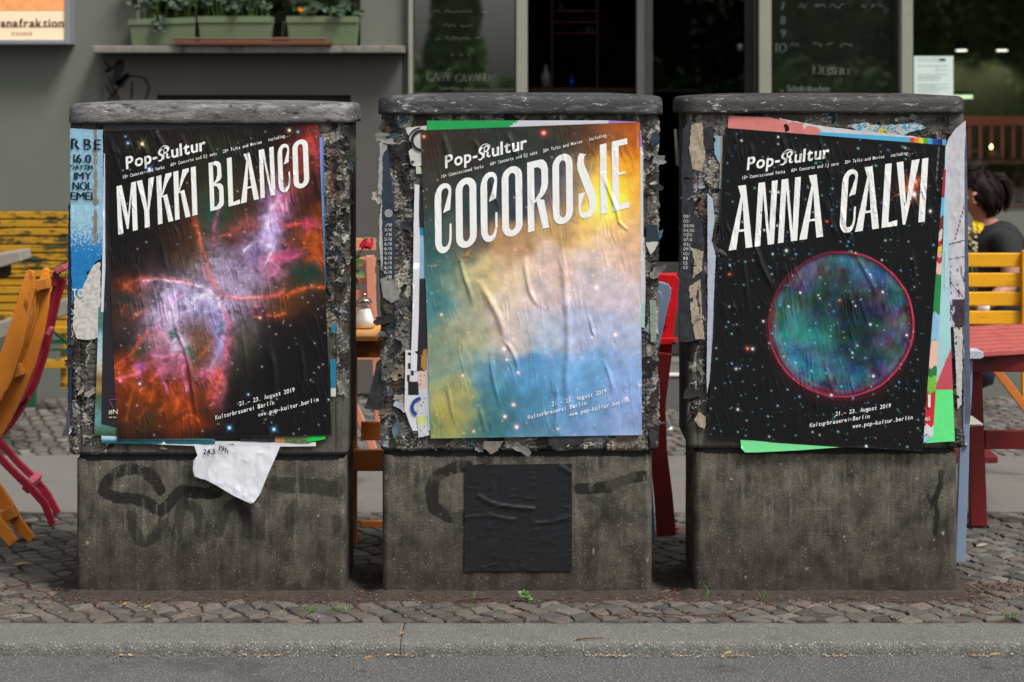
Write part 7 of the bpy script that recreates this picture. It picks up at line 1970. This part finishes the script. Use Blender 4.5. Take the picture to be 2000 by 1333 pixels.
for i, (x, y0, y1, m_, lb) in enumerate(((1116, 148, 171, 0, 'small blue bottle on the bar counter in the dark doorway'), (1066, 128, 171, 3, 'pale carton on the bar counter in the dark doorway'), (1095, 22-16, 19.5, 2, 'amber bottle on the upper bar shelf'), (1110, 27, 41.5, 1, 'green bottle on the middle bar shelf'), (1135, 24, 41.5, 2, 'amber bottle on the middle bar shelf'), (1150, 47, 63.5, 3, 'pale bottle on the lower bar shelf'))):
    yq = WY+1.5 if y0 > 100 else WY+2.05
    a_, b_ = P(x, y1, yq), P(x, y0, yq); hh = b_.z-a_.z; rr = .018 if m_ != 3 else .03
    t = thing('bottle', lb, 'bottle', a_)
    MB().lathe(a_, [(rr, 0), (rr, hh*.6), (rr*.45, hh*.75), (rr*.4, hh)], 14).build('glass_body', botm[m_], t, smooth=True)
    MB().lathe(a_+Vector((0, 0, hh+.0005)), [(rr*.45, 0), (rr*.45, .01)], 10).build('stopper', m_dfrm, t)

# ================================================================== LITTER AND WEEDS
m_grass = M('grass_blade', C(92, 132, 46, .85), .6, .35, 30, 0)
m_weed = M('weed_leaf', C(92, 132, 60, .75), .6, .2, 40, 0)
m_dryg = M('dry_grass', C(150, 140, 84, .8), .8, .2, 30, 0)
m_leafy = M('fallen_leaf', C(150, 140, 78, .8), .7, .3, 60, .2, 200)
m_twig = M('twig_bark', C(92, 62, 44, .8), .9, .2, 60, .2, 200)
def ground_pt(px, py, z=0.0):
    D = FPX*(CAMZ-z)/(py-HORIZON)
    return Vector(((px-1000)*D/FPX, D+CAMY, z))
def tuft(label, px, py, n, h, w, seed, dry=False):
    r = random.Random(seed); c = ground_pt(px, py, 0.0); t = thing('grass_tuft', label, 'grass', c, None)
    mb = MB()
    for i in range(n):
        a = r.uniform(0, 6.28); l = h*r.uniform(.35, 1); b = c+Vector((r.uniform(-w, w), r.uniform(-w, w)*.6, -.006)); lean = r.uniform(.1, .9)*l
        d = Vector((math.cos(a), math.sin(a)*.6, 0)); s = Vector((-math.sin(a), math.cos(a), 0))*r.uniform(.0010, .0020)
        V = []
        for k in range(5):
            u = k/4; q = b+d*lean*u*u+Vector((0, 0, l*(u-.25*u*u))); V += [q-s*(1-u*.95), q+s*(1-u*.95)]
        mb.add(V, [(2*k, 2*k+2, 2*k+3, 2*k+1) for k in range(4)])
    mb.build('blades', m_dryg if dry else m_grass, t)['kind'] = 'stuff'
for a in (('short bright grass tuft at the cobble edge below the gap of left and middle cabinets', 605, 1193, 40, .035, .022, 1), ('flat grass tuft right of the short bright one, by the kerb', 662, 1190, 36, .034, .028, 2), ('low sprig of grass beside the first two, nearer the kerb', 674, 1203, 18, .02, .02, 3), ('thin grass at the left foot of the left cabinet', 188, 1163, 14, .035, .02, 4), ('few upright blades at the left cabinet foot, right of the thin grass', 240, 1160, 8, .03, .008, 14), ('upright grass blades at the foot of the middle cabinet', 925, 1170, 12, .050, .006, 5), ('tall thin grass stalks at the left foot of the right cabinet', 1382, 1168, 10, .075, .010, 6), ('feathery grass further right at the foot of the right cabinet', 1492, 1172, 12, .065, .008, 7), ('grass tuft by the kerb near the right edge', 1976, 1203, 46, .030, .035, 8), ('small green sprig in the cobbles at the left edge', 40, 1170, 14, .015, .02, 9), ('tiny green sprig at the far left edge', 6, 1176, 10, .012, .02, 10), ('tiny moss green tuft in the cobbles below the right cabinet', 1394, 1211, 14, .010, .010, 11), ('grass sprig between cobbles right of the first tufts', 770, 1190, 10, .02, .01, 12), ('small tuft beside the kerb right of the right cabinet', 1888, 1196, 12, .024, .014, 13)):
    tuft(*a)
c = ground_pt(1026, 1175)
wd = thing('weed', 'little green leafy weed at the foot of the middle cabinet', 'weed', c)
MB().tube([c, c+Vector((-.002, 0, .016)), c+Vector((.001, 0, .030))], .0018, 6).build('stem', m_stem, wd)
for i, (dx, dz, l, z0) in enumerate(((-.026, .020, .012, .020), (.024, .018, .012, .018), (.036, .006, .011, .012), (-.034, .030, .012, .026), (.016, .030, .011, .030), (-.010, .034, .010, .034), (.030, -.004, .010, .008), (-.018, .002, .010, .008))):
    mb = MB(); b = c+Vector((0, 0, z0*.75)); leafshape(mb, b, b+Vector((dx*.72, random.uniform(-.012, .006), dz*.5)), l*.55, (random.uniform(-.3, .3), -.6, .8), .004, 6); mb.build('leaf', m_weed, wd, smooth=True)
def fallen(label, px, py, l, ang, col_mat, seed):
    c = ground_pt(px, py, .004); mb = MB(); d = Vector((math.cos(ang), math.sin(ang), .05))*l
    leafshape(mb, c-d/2, c+d/2, l*.24, (0, -.12, 1), -.004, 8)
    o = mb.build('fallen_leaf', col_mat, None, c, smooth=True); setp(o, label, 'leaf')
m_lf2 = M('brown_leaf', C(160, 112, 60, .85), .7, .25, 60, .2, 200); m_lf3 = M('grey_leaf', C(150, 148, 140, .85), .7, .2, 60, .2, 200)
fallen('yellow-green fallen leaf on the cobbles left of the left cabinet', 40, 1103, .052, .1, m_leafy, 1)
fallen('yellowish leaf by the orange chair foot', 52, 1046, .035, .3, m_leafy, 2)
fallen('small tan leaf on the cobbles below the left cabinet', 92, 1178, .022, .2, m_lf2, 3)
fallen('upright tan leaf on the cobbles under the left cabinet', 244, 1180, .022, 1.4, m_lf2, 4)
fallen('pale yellow leaf scrap in front of the left cabinet', 288, 1186, .022, .5, m_leafy, 5)
fallen('grey-white fallen leaf right of the right cabinet', 1918, 1066, .045, .25, m_lf3, 6)
fallen('tan leaf on the cobbles in the first gap', 704, 1056, .028, .4, m_lf2, 7)
fallen('small curled green leaf at the kerb foot below the right cabinet', 1423, 1276, .03, .6, m_leafy, 8)
fallen('pale leaf in the gutter near the right edge', 1944, 1279, .034, -.2, m_leafy, 9)
fallen('brown leaf scrap on the kerb by the stone joint', 784, 1238, .022, .9, m_lf2, 10)
fallen('pale crumpled leaf in the gutter below the kerb joint', 720, 1285, .028, .3, m_lf2, 11)
def twig(label, pts, r0, seed):
    q = [ground_pt(x, y, .004+.003*math.sin(i*1.7)) for i, (x, y) in enumerate(pts)]
    mb = MB().tube(q, [r0*(1-.6*i/(len(q)-1)) for i in range(len(q))], 5)
    o = mb.build('twig', m_twig, None, q[0]); setp(o, label, 'twig')
twig('long dark twig lying along the foot of the middle cabinet', [(882, 1174), (930, 1168), (980, 1168), (1040, 1169), (1090, 1172), (1142, 1178)], .0026, 1)
twig('short brown twig on top of the kerb below the right cabinet', [(1126, 1249), (1150, 1247), (1178, 1246)], .0028, 2)
twig('thin dark twig bending over the cobbles left of the right cabinet', [(1245, 1196), (1330, 1202), (1420, 1200), (1470, 1186), (1490, 1172), (1500, 1165)], .0022, 3)
twig('thin twig from the second gap to the right cabinet foot', [(1276, 1160), (1300, 1172), (1350, 1176)], .0020, 4)
twig('reddish twig in the dirt left of the left cabinet', [(6, 1150), (60, 1138), (130, 1126)], .0020, 5)
# uncountable bits: bud scales, seeds, crumbs
def litter(name, n, gen, cols, smin, smax, seed):
    r = np.random.default_rng(seed); V, F, Cc = [], [], []
    for i in range(n):
        x, y, z = gen(r); s = r.uniform(smin, smax); a = r.uniform(0, 6.28); c = lin(cols[r.integers(len(cols))])*.7*r.uniform(.6, 1.2)
        ux, uy = math.cos(a)*s, math.sin(a)*s; k = r.uniform(.25, .8); up = r.uniform(.1, .6)*s
        n0 = len(V)
        V += [(x-ux, y-uy, z), (x+uy*k, y-ux*k, z+up), (x+ux, y+uy, z+up*.4), (x-uy*k, y+ux*k, z+up*.8)]
        F.append((n0, n0+1, n0+2, n0+3)); Cc += [c]*4
    o = mk(name, V, F, ma_cob, None, cols=np.array(Cc)); o['kind'] = 'stuff'; return o
BR = [(150, 96, 58), (110, 66, 40), (176, 130, 84), (84, 54, 38), (190, 170, 130), (70, 48, 36)]
litter('leaf_litter', 4200, lambda r: (r.uniform(-1.75, 1.75), -.32+.34*r.random()**.8, r.uniform(-.006, .004)), BR, .0014, .0055, 1)
litter('gutter_litter', 420, lambda r: ((r.choice([-1.15, -.72, -.33, .30, .33, .66, .98, 1.4])+r.normal(0, .07)*r.choice([.4, 1, 2.6])), -.588-abs(r.normal(0, .010)), -.0375+r.uniform(0, .004)), [(206, 188, 156), (196, 168, 124), (170, 134, 92), (216, 206, 186), (130, 96, 62)], .002, .0075, 2)
litter('dirt_crumbs', 4200, lambda r: (r.uniform(-1.75, 1.75), r.normal(.0, .06), r.uniform(-.002, .010)), [(120, 100, 84), (90, 70, 58), (150, 130, 110), (62, 48, 40), (170, 90, 60)], .0012, .0062, 3)
litter('leaf_heap', 300, lambda r: (r.uniform(1.36, 1.75), .06+.12*r.random(), r.uniform(-.002, .012)), [(120, 78, 54), (96, 62, 44), (140, 104, 74)], .003, .009, 4)
litter('gap_litter', 700, lambda r: (r.choice([-.49, .48, -1.5, 1.55])+r.normal(0, .07), r.uniform(-.02, .9), r.uniform(-.004, .004)), BR, .0015, .006, 5)
